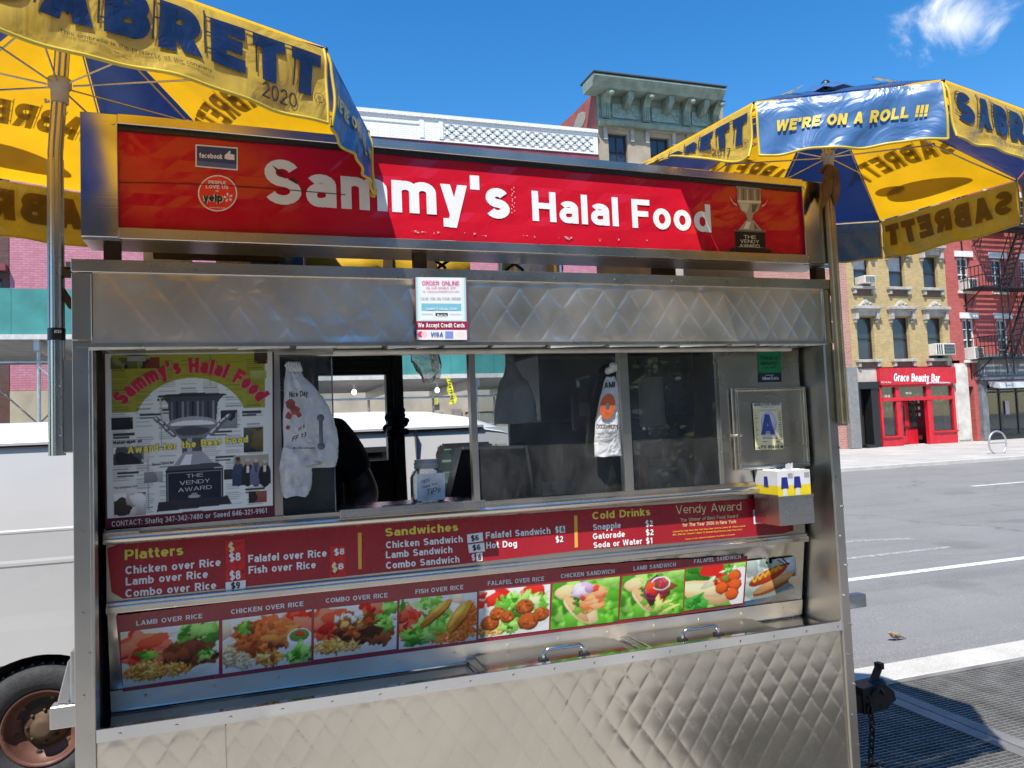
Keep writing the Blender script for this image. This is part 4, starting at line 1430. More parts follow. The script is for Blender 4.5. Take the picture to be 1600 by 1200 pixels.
# ---- sidewalk sheds
def shed(x0, x1, zb, zt, text, hp_, seed):
    rs = random.Random(seed)
    t = thing('sidewalk_shed', text, 'scaffold', (x0, 20.3, walk_z(20.3)), 'sidewalk sheds over the far pavement')
    mb = MB()
    x = x0
    while x < x1 - .01:
        w = min(1.22, x1 - x)
        mb.box(x + .004, x + w - .004, 20.24, 20.27, zb + .06 + .008 * rs.random(), zt - .02 * rs.random()); x += w
    mb.build('parapet_board', M_TEAL, t)
    mb = MB()
    mb.box(x0 - .05, x1 + .05, 20.14, 20.235, zb - .06, zb + .055)
    mb.build('edge_beam', plain('pale_edge_beam', (.56, .55, .50), .7) if seed == 1 else bpy.data.materials['pale_edge_beam'], t)
    mb = MB()
    n = 0
    y = 20.28
    while y < 26.4:
        mb.prism([(y, zb), (y + .05, zb - .05), (y + .12, zb - .05), (y + .17, zb), (y + .17, zb + .03), (y, zb + .03)], 0, x0, x1); y += .22
    mb.build('corrugated_deck', M_DECK, t)
    x = x0 + .25
    while x < x1:
        for y in (20.5, 25.9):
            mb = MB(); mb.tube([(x, y, walk_z(y)), (x, y, zb - .302)], .045, 8); mb.build('post', M_GALV, t)
        mb = MB(); mb.box(x - .06, x + .06, 20.3, 26.2, zb - .30, zb - .056); mb.build('cross_beam', M_GALV, t)
        x += hp_
    x = x0 + .25
    k = 0
    while x + hp_ < x1 + .3:
        zl, zh = walk_z(20.5) + 1.0, zb - .55
        for zr_ in (zh, zl + .75):
            mb = MB(); mb.tube([(x, 20.45, zr_), (x + hp_, 20.45, zr_)], .028, 6); mb.build('rail', M_GALV, t)
        if seed == 1:
            for y_, za_, zb_2 in ((20.4, zh - .1, zl), (25.85, zl, zh), (25.82, zh, zl)):
                mb = MB(); mb.tube([(x, y_, za_), (x + hp_, y_, zb_2)], .028, 6); mb.build('brace', M_GALV, t)
        x += hp_; k += 1
    for k in range(int((x1 - x0) / 2.4)):
        mb = MB(); xx = x0 + 1.3 + k * 2.4
        mb.mat(0).tube([(xx, 22.0, zb - .06), (xx, 22.0, zb - .22)], .03, 8)
        mb.mat(1).ball((xx, 22.0, zb - .27), .07, .07, .08, 10, 8)
        mb.build('work_lamp', [M_WHITE, M_BULB], t)


zA0, zA1 = at(50, 527, y=20.25).z, at(50, 450, y=20.25).z
zB0 = at(700, 588, y=20.25).z
shed(-15.0, -1.2, zA0, zA1, 'tall teal sidewalk shed with crossed braces at the far left', 2.5, 1)
shed(-1.0, 13.0, zB0, zB0 + 1.15, 'lower teal sidewalk shed seen through the cart window', 2.2, 2)

# ---- bicycle rack: one steel hoop with a cross bar
p = at(1560, 709, z=.2)
p = at(1560, 709, z=walk_z(p.y))
t = thing('bicycle_rack', 'round galvanised bicycle hoop on the far pavement', 'bicycle rack', tuple(p))
R_ = at(1560, 674, y=p.y).z - p.z
R_ = R_ / 2 + .02
mb = MB()
mb.tube([(p.x + R_ * sin(a), p.y + .25 * R_ * sin(a) * 0, p.z + R_ - .03 + R_ * cos(a)) for a in [2 * pi * k / 36 for k in range(37)]], .03, 10, False)
mb.build('hoop', M_GALV, t)
mb = MB(); mb.tube([(p.x - R_, p.y, p.z + R_ - .03), (p.x + R_, p.y, p.z + R_ - .03)], .025, 8)
mb.build('cross_bar', M_GALV, t)

# ---- side of the street behind the viewer: mirrored in the steel and the panes
hb = thing('brick_house', 'brown brick house behind the viewer seen only in reflections', 'building', (0, -10, 0))
hq = [(x, x + 1.2, z, z + 1.9) for x in [-13 + k * 2.6 for k in range(14)] for z in (4.2,)]
mb = MB()
mb.box(-16, 26, -14, -10.4, 0, 8.0)
for a, b_, c, d in hq:
    mb.mat(1).box(a, b_, -10.39, -10.36, c, d)
    mb.mat(2).box(a - .15, b_ + .15, -10.38, -10.25, c - .2, c - .01)
mb.mat(3).box(-16, 26, -10.39, -10.3, .1, 3.3)
mb.build('wall', [brick('brown_brick', (.40, .30, .22), (.46, .36, .27), (.4, .34, .28), 1, 'xz', .01), M_PANE, M_STONE, plain('shop_grey', (.2, .19, .18), .6, 0, .6, .4)], hb)
def street_tree(x, y, text, s):
    rs = random.Random(s)
    t = thing('street_tree', text, 'tree', (x, y, 0), 'street trees behind the viewer')
    mb = MB()
    mb.tube([(x, y, -.02), (x + .05, y, 1.2), (x, y + .08, 2.6), (x + .1, y, 4.0)], .14, 10, radii=[.17, .14, .12, .07])
    for k in range(7):
        a = k * 2.4
        mb.tube([(x, y, 2.4 + .2 * k), (x + .7 * cos(a), y + .7 * sin(a), 3.2 + .25 * k), (x + 1.5 * cos(a + .3), y + 1.5 * sin(a + .3), 3.9 + .3 * k)], .05, 6, radii=[.07, .045, .015])
    mb.build('trunk', plain('bark', (.10, .075, .05), .9, 0, .4, 8, .8, 20) if s == 3 else bpy.data.materials['bark'], t)
    mb = MB()
    cl = [(x + 1.7 * rs.uniform(-1, 1), y + 1.7 * rs.uniform(-1, 1), 3.3 + 2.2 * rs.uniform(-1, 1), rs.uniform(.35, .8)) for _ in range(34)]
    for cx_, cy_, cz_, r_ in cl:
        mb.mat(rs.randrange(2))
        for _ in range(75):
            v = Vector((rs.gauss(0, 1), rs.gauss(0, 1), rs.gauss(0, 1))).normalized() * r_ * rs.random() ** .4
            c = Vector((cx_, cy_, cz_)) + v
            a = Vector((rs.gauss(0, 1), rs.gauss(0, 1), rs.gauss(0, .6))).normalized() * .09
            b__ = a.orthogonal().normalized() * .05
            mb.face([c - a, c + b__, c + a, c - b__])
    mb.build('crown', [plain('leaf_green', (.06, .11, .03), .6), plain('leaf_green_light', (.09, .15, .04), .6)] if s == 3 else [bpy.data.materials['leaf_green'], bpy.data.materials['leaf_green_light']], t)
street_tree(6.0, -4.2, 'leafy street tree behind the viewer to the right', 3)
street_tree(-4.5, -5.2, 'leafy street tree behind the viewer to the left', 4)

# ================================================================== the food cart
M_STEEL = steel('stainless_sheet', (.70, .64, .55), .25, .4)
M_STEEL2 = steel('stainless_trim', (.60, .59, .57), .22, .35)
M_STEEL_Q = steel('stainless_quilted', (.70, .65, .56), .22, .35, False)
M_STEEL_D = steel('dull_stainless', (.56, .53, .48), .32, .5)
M_STEEL_SHINY = steel('polished_stainless', (.68, .68, .68), .12, .3)
M_GREYPLATE = steel('grey_sign_plate', (.62, .62, .64), .16, .2)
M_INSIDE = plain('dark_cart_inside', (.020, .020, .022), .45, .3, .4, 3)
M_SIGNRED = plain('glossy_sign_red', (.57, .009, .026), .10, 0, .06, 3, .012, 3, .38)
M_VINYLRED = plain('menu_vinyl_red', (.36, .012, .024), .28, 0, .10, 5, .03, 10)
M_VINYLRED2 = plain('photo_strip_red', (.36, .035, .045), .3, 0, .12, 5, .03, 10)
M_MAROONV = plain('poster_maroon', (.13, .012, .028), .3, 0, .1, 6)
M_TWHITE = plain('white_lettering', (.82, .81, .78), .4, 0, .05, 20)
M_TYELLOW = plain('yellow_lettering', (.80, .68, .10), .4, 0, .05, 20)
M_TCREAM = plain('cream_lettering', (.80, .72, .38), .4, 0, .05, 20)
M_TORANGE = plain('orange_bar_vinyl', (.78, .42, .06), .4, 0, .08, 10)
M_TBLACK = plain('black_lettering', (.02, .02, .02), .5)
M_TGREY = plain('grey_lettering', (.25, .25, .27), .5)
M_TRED = plain('red_lettering', (.52, .02, .05), .4)
M_TPINK = plain('pink_lettering', (.72, .12, .30), .5)
M_PRINT = vcol('printed_sheet', .48, .2)
M_PAPER = vcol('printed_paper', .7, .2)
M_GLASS = glass('cart_window_glass', (.84, .87, .87), .11, .012)
M_RUST = plain('rusty_brown_metal', (.09, .055, .03), .7, .4, .5, 6)
M_RUBBER = plain('black_rubber', (.015, .015, .015), .6, 0, .3, 20)
M_PLATEBLACK = plain('black_hitch_paint', (.015, .015, .016), .45, .2, .4, 14, .4, 40)
M_PVC = plain('white_sealant', (.66, .62, .54), .6, 0, .2, 12)

CY = 2.5                       # front of the cart
WY = 2.65                      # window line
CXL, CXR = -.494, 2.203        # outer sides
CIL, CIR = -.440, 2.156        # between the posts
ZC, ZF0, ZF1 = .951, 2.040, 2.292
BY = 3.86                      # back of the cart
cart = thing('food_cart', 'stainless steel food cart with a long red sign and serving window', 'food cart', (.85, 3.2, 0))


def quilt(x0, x1, z0, z1, Y, px_, pz_, depth, step, seed, dents=(), fade=None):
    rs = np.random.RandomState(seed)
    nx, nz = int((x1 - x0) / step) + 1, int((z1 - z0) / step) + 1
    x = np.linspace(x0, x1, nx)[None, :].repeat(nz, 0); z = np.linspace(z0, z1, nz)[:, None].repeat(nx, 1)
    ph = rs.rand(6) * 6
    wx = .012 * np.sin(x * 3.1 + z * 2 + ph[0]) + .006 * np.sin(x * 9 + ph[1])
    a = (x + wx) / px_ + z / pz_; b_ = (x + wx) / px_ - z / pz_
    fa, fb = a - np.floor(a), b_ - np.floor(b_)
    ia, ib = np.floor(a).astype(int), np.floor(b_).astype(int)
    tl = (np.sin(ia * 12.9 + ib * 78.2) * 43758.5) % 1 - .5
    tl2 = (np.sin(ia * 39.3 + ib * 11.1) * 24634.6) % 1 - .5
    da, db = np.minimum(fa, 1 - fa), np.minimum(fb, 1 - fb)
    h_ = depth * (.42 * (1 - (2 * fa - 1) ** 2) * (1 - (2 * fb - 1) ** 2) + .30 * (fa - .5) + .14 * tl * (fa - .5) * 2 + .22 * tl2 * (fb - .5) * 2 - .34 * np.exp(-(np.minimum(da, db) / .035) ** 2))
    if fade is not None:
        h_ = h_ * fade(x, z)
    h_ += .0016 * np.sin(x * 5 + ph[2]) * np.sin(z * 7 + ph[3]) + .0008 * np.sin(x * 17 + ph[4]) * np.sin(z * 19 + ph[5])
    for cx_, cz_, r_, d_, k_ in dents:
        dx, dz = x - cx_, z - cz_
        rr = np.sqrt(dx * dx + dz * dz) / r_
        th = np.arctan2(dz, dx)
        h_ -= d_ * np.exp(-rr * rr * 2) * (1 + .8 * np.abs(np.sin(th * k_ / 2 + cx_ * 9)) * np.minimum(rr * 2, 1))
    e = np.minimum(np.minimum(x - x0, x1 - x), np.minimum(z - z0, z1 - z))
    h_ *= np.clip(e / .02, 0, 1)
    mb = MB(); mb.mat(0, True)
    P = np.stack([x, Y - h_, z], -1)
    mb.grid([[tuple(p) for p in row] for row in P])
    return mb


# ---- lower body
quilt(CIL, CIR, .30, ZC - .035, CY - .001, .088, .125, .0030, .0055, 3, (), lambda x, z: .6 + .4 * np.clip((z - .35) / .4, 0, 1)).build('quilted_front', M_STEEL_Q, cart)
mb = MB(); mb.box(CIL, CIR, CY + .004, CY + .03, .20, ZC - .03); mb.box(CXL + .01, CXR - .01, CY + .02, BY - .01, .20, .24)
for xx in (CIL + .34,):
    mb.box(xx, xx + .003, CY - .008, CY - .006, .3, ZC - .04)
mb.build('body_panel', M_STEEL_D, cart)
mb = MB()
mb.box(CIL, CIR, CY - .012, CY + .012, ZC - .034, ZC + .004)
for k in range(18):
    mb.tube([(CIL + .06 + k * .148, CY - .012, ZC - .018), (CIL + .06 + k * .148, CY - .016, ZC - .018)], .005, 8)
mb.build('counter_lip', M_STEEL_SHINY, cart, .004, 2)
mb = MB()
mb.box(CIL, CIR, CY + .012, CY + .30, ZC - .05, ZC - .03)
mb.build('counter', M_STEEL_SHINY, cart)
# posts at both front corners, with folded edges and rivets
for x0_, x1_, nm in ((CXL, CIL - .001, 'l'), (CIR + .001, CXR, 'r')):
    mb = MB()
    mb.box(x0_, x1_, CY - .006, CY + .05, .28, ZF0 + .03)
    s = x1_ - .010 if nm == 'l' else x0_
    mb.box(s, s + .010, CY - .012, CY - .0065, .30, ZF0)
    for k in range(15):
        z = .36 + k * .115
        mb.tube([(x0_ + .022 + .018 * (k % 2), CY - .007, z), (x0_ + .022 + .018 * (k % 2), CY - .011, z)], .0045, 8)
    mb.build('corner_post', M_STEEL_D, cart, .003)
# side walls, roof, floor, back
mb = MB()
mb.box(CXL, CXL + .03, CY + .05, BY, .22, ZF1 - .02)
mb.build('side_wall', M_STEEL_D, cart)
mb = MB()
mb.box(CXR - .03, CXR, CY + .05, BY, .22, ZF1 - .02)
mb.build('side_wall', M_STEEL_D, cart)
mb = MB(); mb.box(CXL - .02, CXR + .02, CY + .02, BY + .02, ZF1 - .018, ZF1 + .004); mb.build('roof', M_STEEL_D, cart)
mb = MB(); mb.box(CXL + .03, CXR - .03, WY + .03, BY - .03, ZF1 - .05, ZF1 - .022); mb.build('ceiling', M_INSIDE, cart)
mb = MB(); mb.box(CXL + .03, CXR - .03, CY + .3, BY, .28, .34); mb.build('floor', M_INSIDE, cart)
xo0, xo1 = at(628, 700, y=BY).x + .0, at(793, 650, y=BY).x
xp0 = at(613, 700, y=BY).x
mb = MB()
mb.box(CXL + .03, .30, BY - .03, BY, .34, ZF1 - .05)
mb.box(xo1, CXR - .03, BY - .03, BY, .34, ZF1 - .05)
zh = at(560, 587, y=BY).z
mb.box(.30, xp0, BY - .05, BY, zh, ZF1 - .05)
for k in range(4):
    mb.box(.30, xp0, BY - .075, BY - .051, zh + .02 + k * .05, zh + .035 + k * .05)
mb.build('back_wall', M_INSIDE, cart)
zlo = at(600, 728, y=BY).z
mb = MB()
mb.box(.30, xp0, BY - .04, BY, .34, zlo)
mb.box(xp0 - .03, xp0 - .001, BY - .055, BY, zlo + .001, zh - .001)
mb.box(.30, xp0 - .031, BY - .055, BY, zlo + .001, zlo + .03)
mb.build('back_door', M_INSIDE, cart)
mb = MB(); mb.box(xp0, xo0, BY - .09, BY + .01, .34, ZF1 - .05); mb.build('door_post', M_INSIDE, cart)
# inside fittings against the dark right half
mb = MB()
mb.box(1.26, 2.1, BY - .62, BY - .1, .34, 1.38); mb.box(1.27, 2.1, BY - .5, BY - .04, 1.78, 2.1)
mb.box(.2, 2.12, WY + .06, WY + .30, 1.36, 1.40)
mb.build('cooking_range', plain('sooty_steel', (.06, .06, .063), .4, .7, .5, 4), cart, .01)
mb = MB()
q = [at(722, 700, y=3.0), at(822, 698, y=3.0), at(835, 782, y=3.0), at(702, 782, y=3.0)]
mb.prism([(p.x, p.z) for p in q[::-1]], 1, 3.0, 3.1)
mb.mat(1)
mb.bar(q[1] + Vector((-.01, -.02, 0)), q[2] + Vector((-.01, -.02, 0)), .018, .012)
mb.bar(q[0] + Vector((0, -.012, 0)), q[1] + Vector((0, -.012, 0)), .012, .012)
mb.build('griddle_splash_guard', [plain('black_sheet', (.012, .012, .014), .35, .3), M_STEEL_D], cart)

# ---- counter bins with lids and handles
for i, (xa, xb, xh, tx) in enumerate(((.70, 1.285, 1.01, ''), (1.31, 1.905, 1.56, ''))):
    mb = MB()
    mb.mat(0).box(xa, xb, CY + .014, CY + .235, ZC - .028, ZC - .010)
    mb.mat(1).box(xa + .03, xb - .03, CY + .03, CY + .215, ZC - .0095, ZC - .003)
    lid = mb.build('bin_lid', [M_STEEL2, M_STEEL_SHINY], cart, .004, 2)
    mb = MB()
    mb.tube([(xh - .075, CY + .05, ZC - .004), (xh - .075, CY + .05, ZC + .022), (xh - .06, CY + .05, ZC + .034), (xh + .06, CY + .05, ZC + .034), (xh + .075, CY + .05, ZC + .022), (xh + .075, CY + .05, ZC - .004)], .008, 10)
    mb.mat(1).box(xh - .092, xh - .062, CY + .035, CY + .066, ZC - .0029, ZC + .006); mb.box(xh + .062, xh + .092, CY + .035, CY + .066, ZC - .0029, ZC + .006)
    mb.build('handle', [M_STEEL_SHINY, M_RUBBER], lid)

# ---- sloping photo panel and its print strip
PH_A, PH_B = (CY + .232, ZC - .03), (CY + .180, 1.243)


def ph_y(z):
    t_ = (z - PH_A[1]) / (PH_B[1] - PH_A[1])
    return PH_A[0] + (PH_B[0] - PH_A[0]) * t_


_pn = Vector((0, -(PH_B[1] - PH_A[1]), (PH_B[0] - PH_A[0]))).normalized()
_pv = Vector((0, PH_B[0] - PH_A[0], PH_B[1] - PH_A[1])).normalized()


def at_ph(px, py, off=0.0):
    d = _F * F_PX + _R * (px - 800) - _U * (py - 600)
    o = Vector((0, PH_A[0], PH_A[1])) + _pn * off - Vector((0, 0, CAM_H))
    return d * (o.dot(_pn) / d.dot(_pn)) + Vector((0, 0, CAM_H))


mb = quilt(CIL, CIR, ZC - .028, 1.242, CY + .2, .16, .18, .003, .012, 8)
mb.v = [(p[0], ph_y(p[2]) + (p[1] - CY - .2), p[2]) for p in mb.v]
mb.build('photo_panel', M_STEEL_Q, cart)
mb = MB()
for z0_, z1_ in ((.930, .992), ):
    mb.face([Vector((CIL, ph_y(z0_) - .006, z0_)), Vector((CIR, ph_y(z0_) - .006, z0_)), Vector((CIR, ph_y(z1_) - .006, z1_)), Vector((CIL, ph_y(z1_) - .006, z1_))])
    for k in range(13):
        x = CIL + .1 + k * .2
        mb.tube([(x, ph_y(.965) - .006, .965), (x, ph_y(.965) - .010, .965)], .005, 8)
mb.build('lower_trim', steel('rough_trim', (.78, .69, .56), .45, .4), cart)
# ragged red vinyl behind the pictures
def strip(mb, top, bot, off, fn, rag=1.2, n=70, seed=2):
    rs = random.Random(seed)
    def along(pts, s):
        x = pts[0][0] + (pts[-1][0] - pts[0][0]) * s
        for a, b_ in zip(pts[:-1], pts[1:]):
            if x <= b_[0] + 1e-6:
                return (x, a[1] + (b_[1] - a[1]) * (x - a[0]) / max(1e-6, b_[0] - a[0]))
        return pts[-1]
    A = [along(top, k / n) for k in range(n + 1)]; B = [along(bot, k / n) for k in range(n + 1)]
    for k in range(n):
        ra = [rs.uniform(-rag, rag) * .5 for _ in range(2)]
        a, b_, c, d = A[k], A[k + 1], B[k + 1], B[k]
        mb.face([fn(d[0], d[1]), fn(c[0], c[1]), fn(b_[0], b_[1] + ra[0] * (rs.random() > .5)), fn(a[0], a[1] + ra[1] * (rs.random() > .5))])


mb = MB()
strip(mb, [(181, 962), (640, 907), (990, 878), (1168, 868.5)], [(192, 1081), (620, 1021), (968, 975), (1164, 945)], .004, lambda x, y: at_ph(x, y, .010))
mb.build('photo_strip', M_VINYLRED2, cart)
strip_o = cart.children[-1]
mb = MB()
for s, p0, p1, h_ in (('LAMB OVER RICE', (213, 977.5), (316.5, 965.5), 7.6), ('CHICKEN OVER RICE', (361, 959.5), (474, 946.5), 7.6), ('COMBO OVER RICE', (509, 942), (605.5, 933), 7.4),
                      ('FISH OVER RICE', (649, 928), (723.8, 920.4), 7.2), ('FALAFEL OVER RICE', (762, 915), (850, 907.3), 7), ('CHICKEN SANDWICH', (876, 903.4), (959.8, 895.5), 6.8),
                      ('LAMB SANDWICH', (989.5, 891.3), (1055.5, 884.7), 6.6), ('FALAFEL SANDWICH', (1084, 880), (1157, 872.6), 6.4)):
    a, b_, c = at_ph(*p0, .011), at_ph(*p1, .011), at_ph(p0[0], p0[1] - h_, .011)
    text_on(mb, s, a, (b_ - a).normalized(), _pv, _pn, (c - a).length, (b_ - a).length, .19, 0, .12, .0012)
mb.build('caption_lettering', M_TWHITE, strip_o)

# --- the nine dish pictures
RICE = [(214, 160, 74), (226, 178, 96), (190, 128, 52), (168, 104, 40), (235, 196, 120)]
MEAT = [(106, 52, 26), (82, 38, 20), (130, 68, 36), (60, 28, 16)]
CHIC = [(176, 92, 40), (150, 66, 28), (204, 124, 62), (120, 48, 22)]
LEAF = [(84, 150, 46), (120, 180, 66), (52, 110, 30), (150, 200, 100)]
TOMA = [(206, 44, 30), (226, 82, 52), (180, 28, 22), (236, 120, 90)]
PALE = [(226, 224, 210), (205, 208, 190), (240, 238, 228)]


def pic_plate(kind):
    p = Print(118, 86, (214, 214, 206))
    p.strew(18, .5, .12, .55, .14, .10, PALE + [(220, 190, 160)], 2.0, .03)
    p.ell(.5, .66, .62, .46, (232, 232, 226), 0, .02)
    p.ell(.5, .63, .56, .40, (206, 206, 198), 0, .03)
    if kind == 'lamb':
        p.strew(26, .22, .36, .2, .2, .085, TOMA, 2.2, .1); p.strew(26, .80, .24, .2, .18, .07, LEAF, 1.8, .1, .5)
        p.strew(240, .27, .76, .25, .15, .014, RICE, 4.5, .1, 0); p.strew(60, .66, .58, .26, .16, .075, MEAT, 1.9, .14, .3)
        p.strew(12, .24, .48, .07, .07, .04, LEAF, 1.6, .1, .5); p.strew(120, .5, .8, .2, .09, .013, RICE, 4.5, .1, 0); p.strew(10, .88, .58, .08, .06, .04, LEAF, 1.6, .1, .5)
    elif kind == 'chicken':
        p.strew(14, .85, .2, .16, .12, .09, TOMA, 2.0, .08); p.strew(280, .24, .68, .26, .26, .016, [(206, 186, 150), (190, 168, 128), (170, 144, 104), (222, 206, 178)], 4, .1, 0)
        p.strew(110, .45, .42, .28, .28, .06, CHIC + [(196, 84, 40)], 2.2, .14, .3); p.strew(60, .6, .36, .2, .2, .045, [(214, 130, 60), (196, 96, 44)], 3, .1, .2)
        p.strew(10, .24, .22, .08, .06, .035, LEAF, 1.8, .1, .5)
        p.ell(.86, .5, .14, .17, (226, 228, 222)); p.ell(.86, .47, .115, .12, (92, 134, 56), 0, 0, .1); p.strew(6, .87, .46, .05, .05, .03, [(170, 70, 34)], 1.4)
        p.strew(24, .88, .84, .12, .12, .06, LEAF, 1.6, .1, .5); p.strew(70, .52, .84, .14, .1, .03, CHIC + RICE, 2.2, .1)
    elif kind == 'combo':
        p.strew(26, .16, .34, .16, .24, .09, TOMA, 2, .1); p.strew(24, .82, .2, .2, .14, .08, LEAF + PALE, 2, .1, .5); p.strew(8, .7, .1, .12, .06, .07, TOMA, 2)
        p.strew(240, .3, .78, .28, .13, .014, RICE, 4.5, .1, 0); p.strew(90, .48, .42, .22, .26, .05, CHIC + [(222, 170, 90), (150, 110, 60)] + MEAT, 1.8, .14, .3)
        p.strew(50, .76, .62, .2, .16, .07, MEAT, 1.9, .12, .3); p.strew(16, .86, .46, .08, .1, .04, LEAF, 1.6, .1, .5); p.strew(14, .42, .22, .18, .08, .03, PALE + [(180, 120, 60)], 2)
    elif kind == 'fish':
        p.strew(40, .28, .24, .26, .2, .08, LEAF + [(214, 226, 170)], 2, .1, .5); p.strew(20, .14, .5, .14, .3, .08, TOMA, 2, .1)
        p.strew(260, .66, .82, .34, .16, .015, [(206, 110, 40), (184, 84, 26), (222, 140, 66)], 4, .1, 0); p.strew(160, .9, .5, .1, .3, .015, [(206, 110, 40), (184, 84, 26)], 4, .1, 0)
        p.strew(26, .46, .58, .16, .16, .06, LEAF, 2.2, .1, .5); p.strew(18, .22, .78, .14, .14, .06, LEAF, 2, .1, .5)
        for cu, cv, ru, rv, ro in ((.46, .34, .27, .085, -.75), (.76, .46, .26, .12, -1.0)):
            p.ell(cu + .01, cv + .03, ru, rv, (120, 68, 18), ro, .08, .1); p.ell(cu, cv, ru, rv, (196, 130, 40), ro, .10, .16); p.ell(cu - .02, cv - .03, ru * .8, rv * .45, (226, 170, 80), ro, .1, .12)
    elif kind == 'falafel':
        p.strew(14, .2, .2, .24, .14, .09, TOMA + PALE, 2, .1); p.strew(8, .72, .1, .14, .08, .09, TOMA, 1.6); p.strew(60, .6, .4, .34, .2, .07, LEAF + [(196, 220, 150)], 2, .1, .5)
        p.strew(200, .22, .84, .26, .12, .014, RICE, 4.5, .1, 0); p.ell(.64, .74, .34, .1, (222, 218, 190), -.5, .05); p.strew(20, .5, .78, .2, .1, .05, LEAF, 2, .1, .5)
        for cu, cv, r_ in ((.16, .68, .13), (.26, .5, .11), (.4, .6, .1), (.64, .42, .13), (.88, .62, .12), (.70, .74, .15)):
            p.ell(cu, cv + .02, r_, r_ * 1.25, (92, 40, 14), 0, .06, .15); p.ell(cu - .005, cv, r_ * .93, r_ * 1.15, (160, 78, 28), 0, .07, .22); p.strew(14, cu, cv, r_ * .7, r_ * .8, .018, [(190, 104, 48), (120, 54, 20)], 1.4)
    p.blur(1)
    p.a = np.clip(p.a * 1.35, 0, .92)
    return p


def pic_wrap(kind):
    p = Print(104, 82, (92, 168, 42))
    p.strew(90, .5, .5, .6, .6, .11, [(80, 156, 36), (120, 190, 66), (58, 134, 26), (150, 206, 96), (100, 178, 50)], 1.8, .03, .4)
    p.blur(5)
    if kind == 'falafel':
        p.strew(20, .14, .16, .16, .16, .08, [(40, 110, 30), (66, 140, 40)], 2, .05, .4); p.ell(.45, .1, .22, .16, (204, 34, 26), 0, .05)
        p.ell(.92, .6, .2, .5, (230, 222, 214))
        p.ell(.36, .62, .50, .26, (222, 182, 130), .35, .05, .06); p.ell(.3, .56, .42, .14, (236, 204, 158), .3, .05, .05)
        p.ell(.56, .3, .34, .10, (238, 226, 196), -.55, .04, .04)
        p.strew(18, .62, .36, .14, .12, .06, TOMA + PALE + LEAF, 1.8, .08)
        for cu, cv in ((.62, .56), (.82, .3), (.84, .52), (.8, .74)):
            p.ell(cu, cv, .115, .15, (150, 56, 20), 0, .06, .12); p.ell(cu - .01, cv - .01, .10, .125, (208, 86, 34), 0, .07, .16)
        p.strew(16, .18, .86, .14, .12, .07, [(40, 120, 40), (70, 160, 60)], 1.8, .1, .5); p.strew(12, .72, .1, .08, .1, .04, LEAF, 2, .1, .4)
    else:
        p.ell(.42, .56, .17, .50, (232, 204, 158), -.62, .05, .06); p.ell(.20, .22, .16, .16, (226, 192, 142), 0, .08, .06); p.ell(.36, .6, .07, .40, (208, 166, 112), -.62, .05, .06)
        p.strew(40, .52, .42, .2, .26, .06, LEAF, 2, .12, .5)
        c = [(230, 128, 80), (216, 88, 60), (236, 160, 110), (204, 70, 50), (222, 140, 60)]
        p.strew(34, .58, .40, .17, .26, .075, c if kind == 'chicken' else MEAT + TOMA, 1.8, .08, .2)
        if kind == 'chicken':
            p.strew(12, .44, .2, .1, .08, .06, [(196, 160, 196), (222, 196, 214)], 1.8)
        else:
            for r_ in (.17, .12):
                p.ell(.52, .36, r_, r_ * 1.5, (150, 36, 104), .2, .04, .05, .86)
            p.ell(.62, .26, .16, .16, (240, 232, 236), .2, .04, .02, .84); p.ell(.44, .3, .07, .1, (226, 84, 34), 0, .05, .08)
            p.strew(18, .66, .78, .16, .12, .06, LEAF + [(208, 220, 120)], 2, .1, .5)
    p.blur(1)
    p.a = np.clip(p.a * 1.3, 0, .92)
    return p


def pic_hotdog():
    p = Print(104, 82, (206, 216, 212))
    p.strew(40, .5, .5, .6, .6, .14, [(214, 222, 218), (190, 204, 196), (224, 230, 228), (176, 200, 180)], 1.8, .03); p.blur(4)
    p.ell(.56, .82, .46, .10, (150, 164, 156), -.25)
    p.ell(.56, .66, .44, .15, (170, 88, 34), -.36, .03, .05); p.ell(.55, .62, .42, .11, (224, 166, 104), -.36, .02, .05)
    p.ell(.44, .42, .40, .15, (186, 62, 26), -.36, .03, .08); p.ell(.43, .38, .36, .07, (220, 104, 52), -.36, .03, .06)
    z = [(.12 + .62 * k / 12, .50 - .28 * k / 12 + .055 * (1 if k % 2 else -1)) for k in range(13)]
    for a, b_ in zip(z[:-1], z[1:]):
        p.line(*a, *b_, .022, (240, 190, 40))
    p.blur(1)
    # torn corner
    u, v = p.u, p.v
    p.k &= ~((u > .88 + .05 * np.sin(v * 17)) & (v > .55)) & ~((u > .42 + .04 * np.sin(u * 30)) & (v < .02 + .10 * np.maximum(0, .62 - u) + .08 * (u < .5))) & ~((v > .97 - .2 * np.maximum(0, u - .4)))
    p.line(.62, .06, .78, .20, .015, (90, 84, 78)); p.line(.72, .02, .84, .22, .02, (60, 60, 58)); p.line(.7, .22, .86, .18, .02, (70, 70, 66))
    return p


def ph_quad(pts, off=.0112):
    c = [np.array(at_ph(*p, off)) for p in pts]
    return lambda u, v: (c[0][None] * ((1 - u) * (1 - v))[:, None] + c[1][None] * (u * (1 - v))[:, None] + c[2][None] * (u * v)[:, None] + c[3][None] * ((1 - u) * v)[:, None])


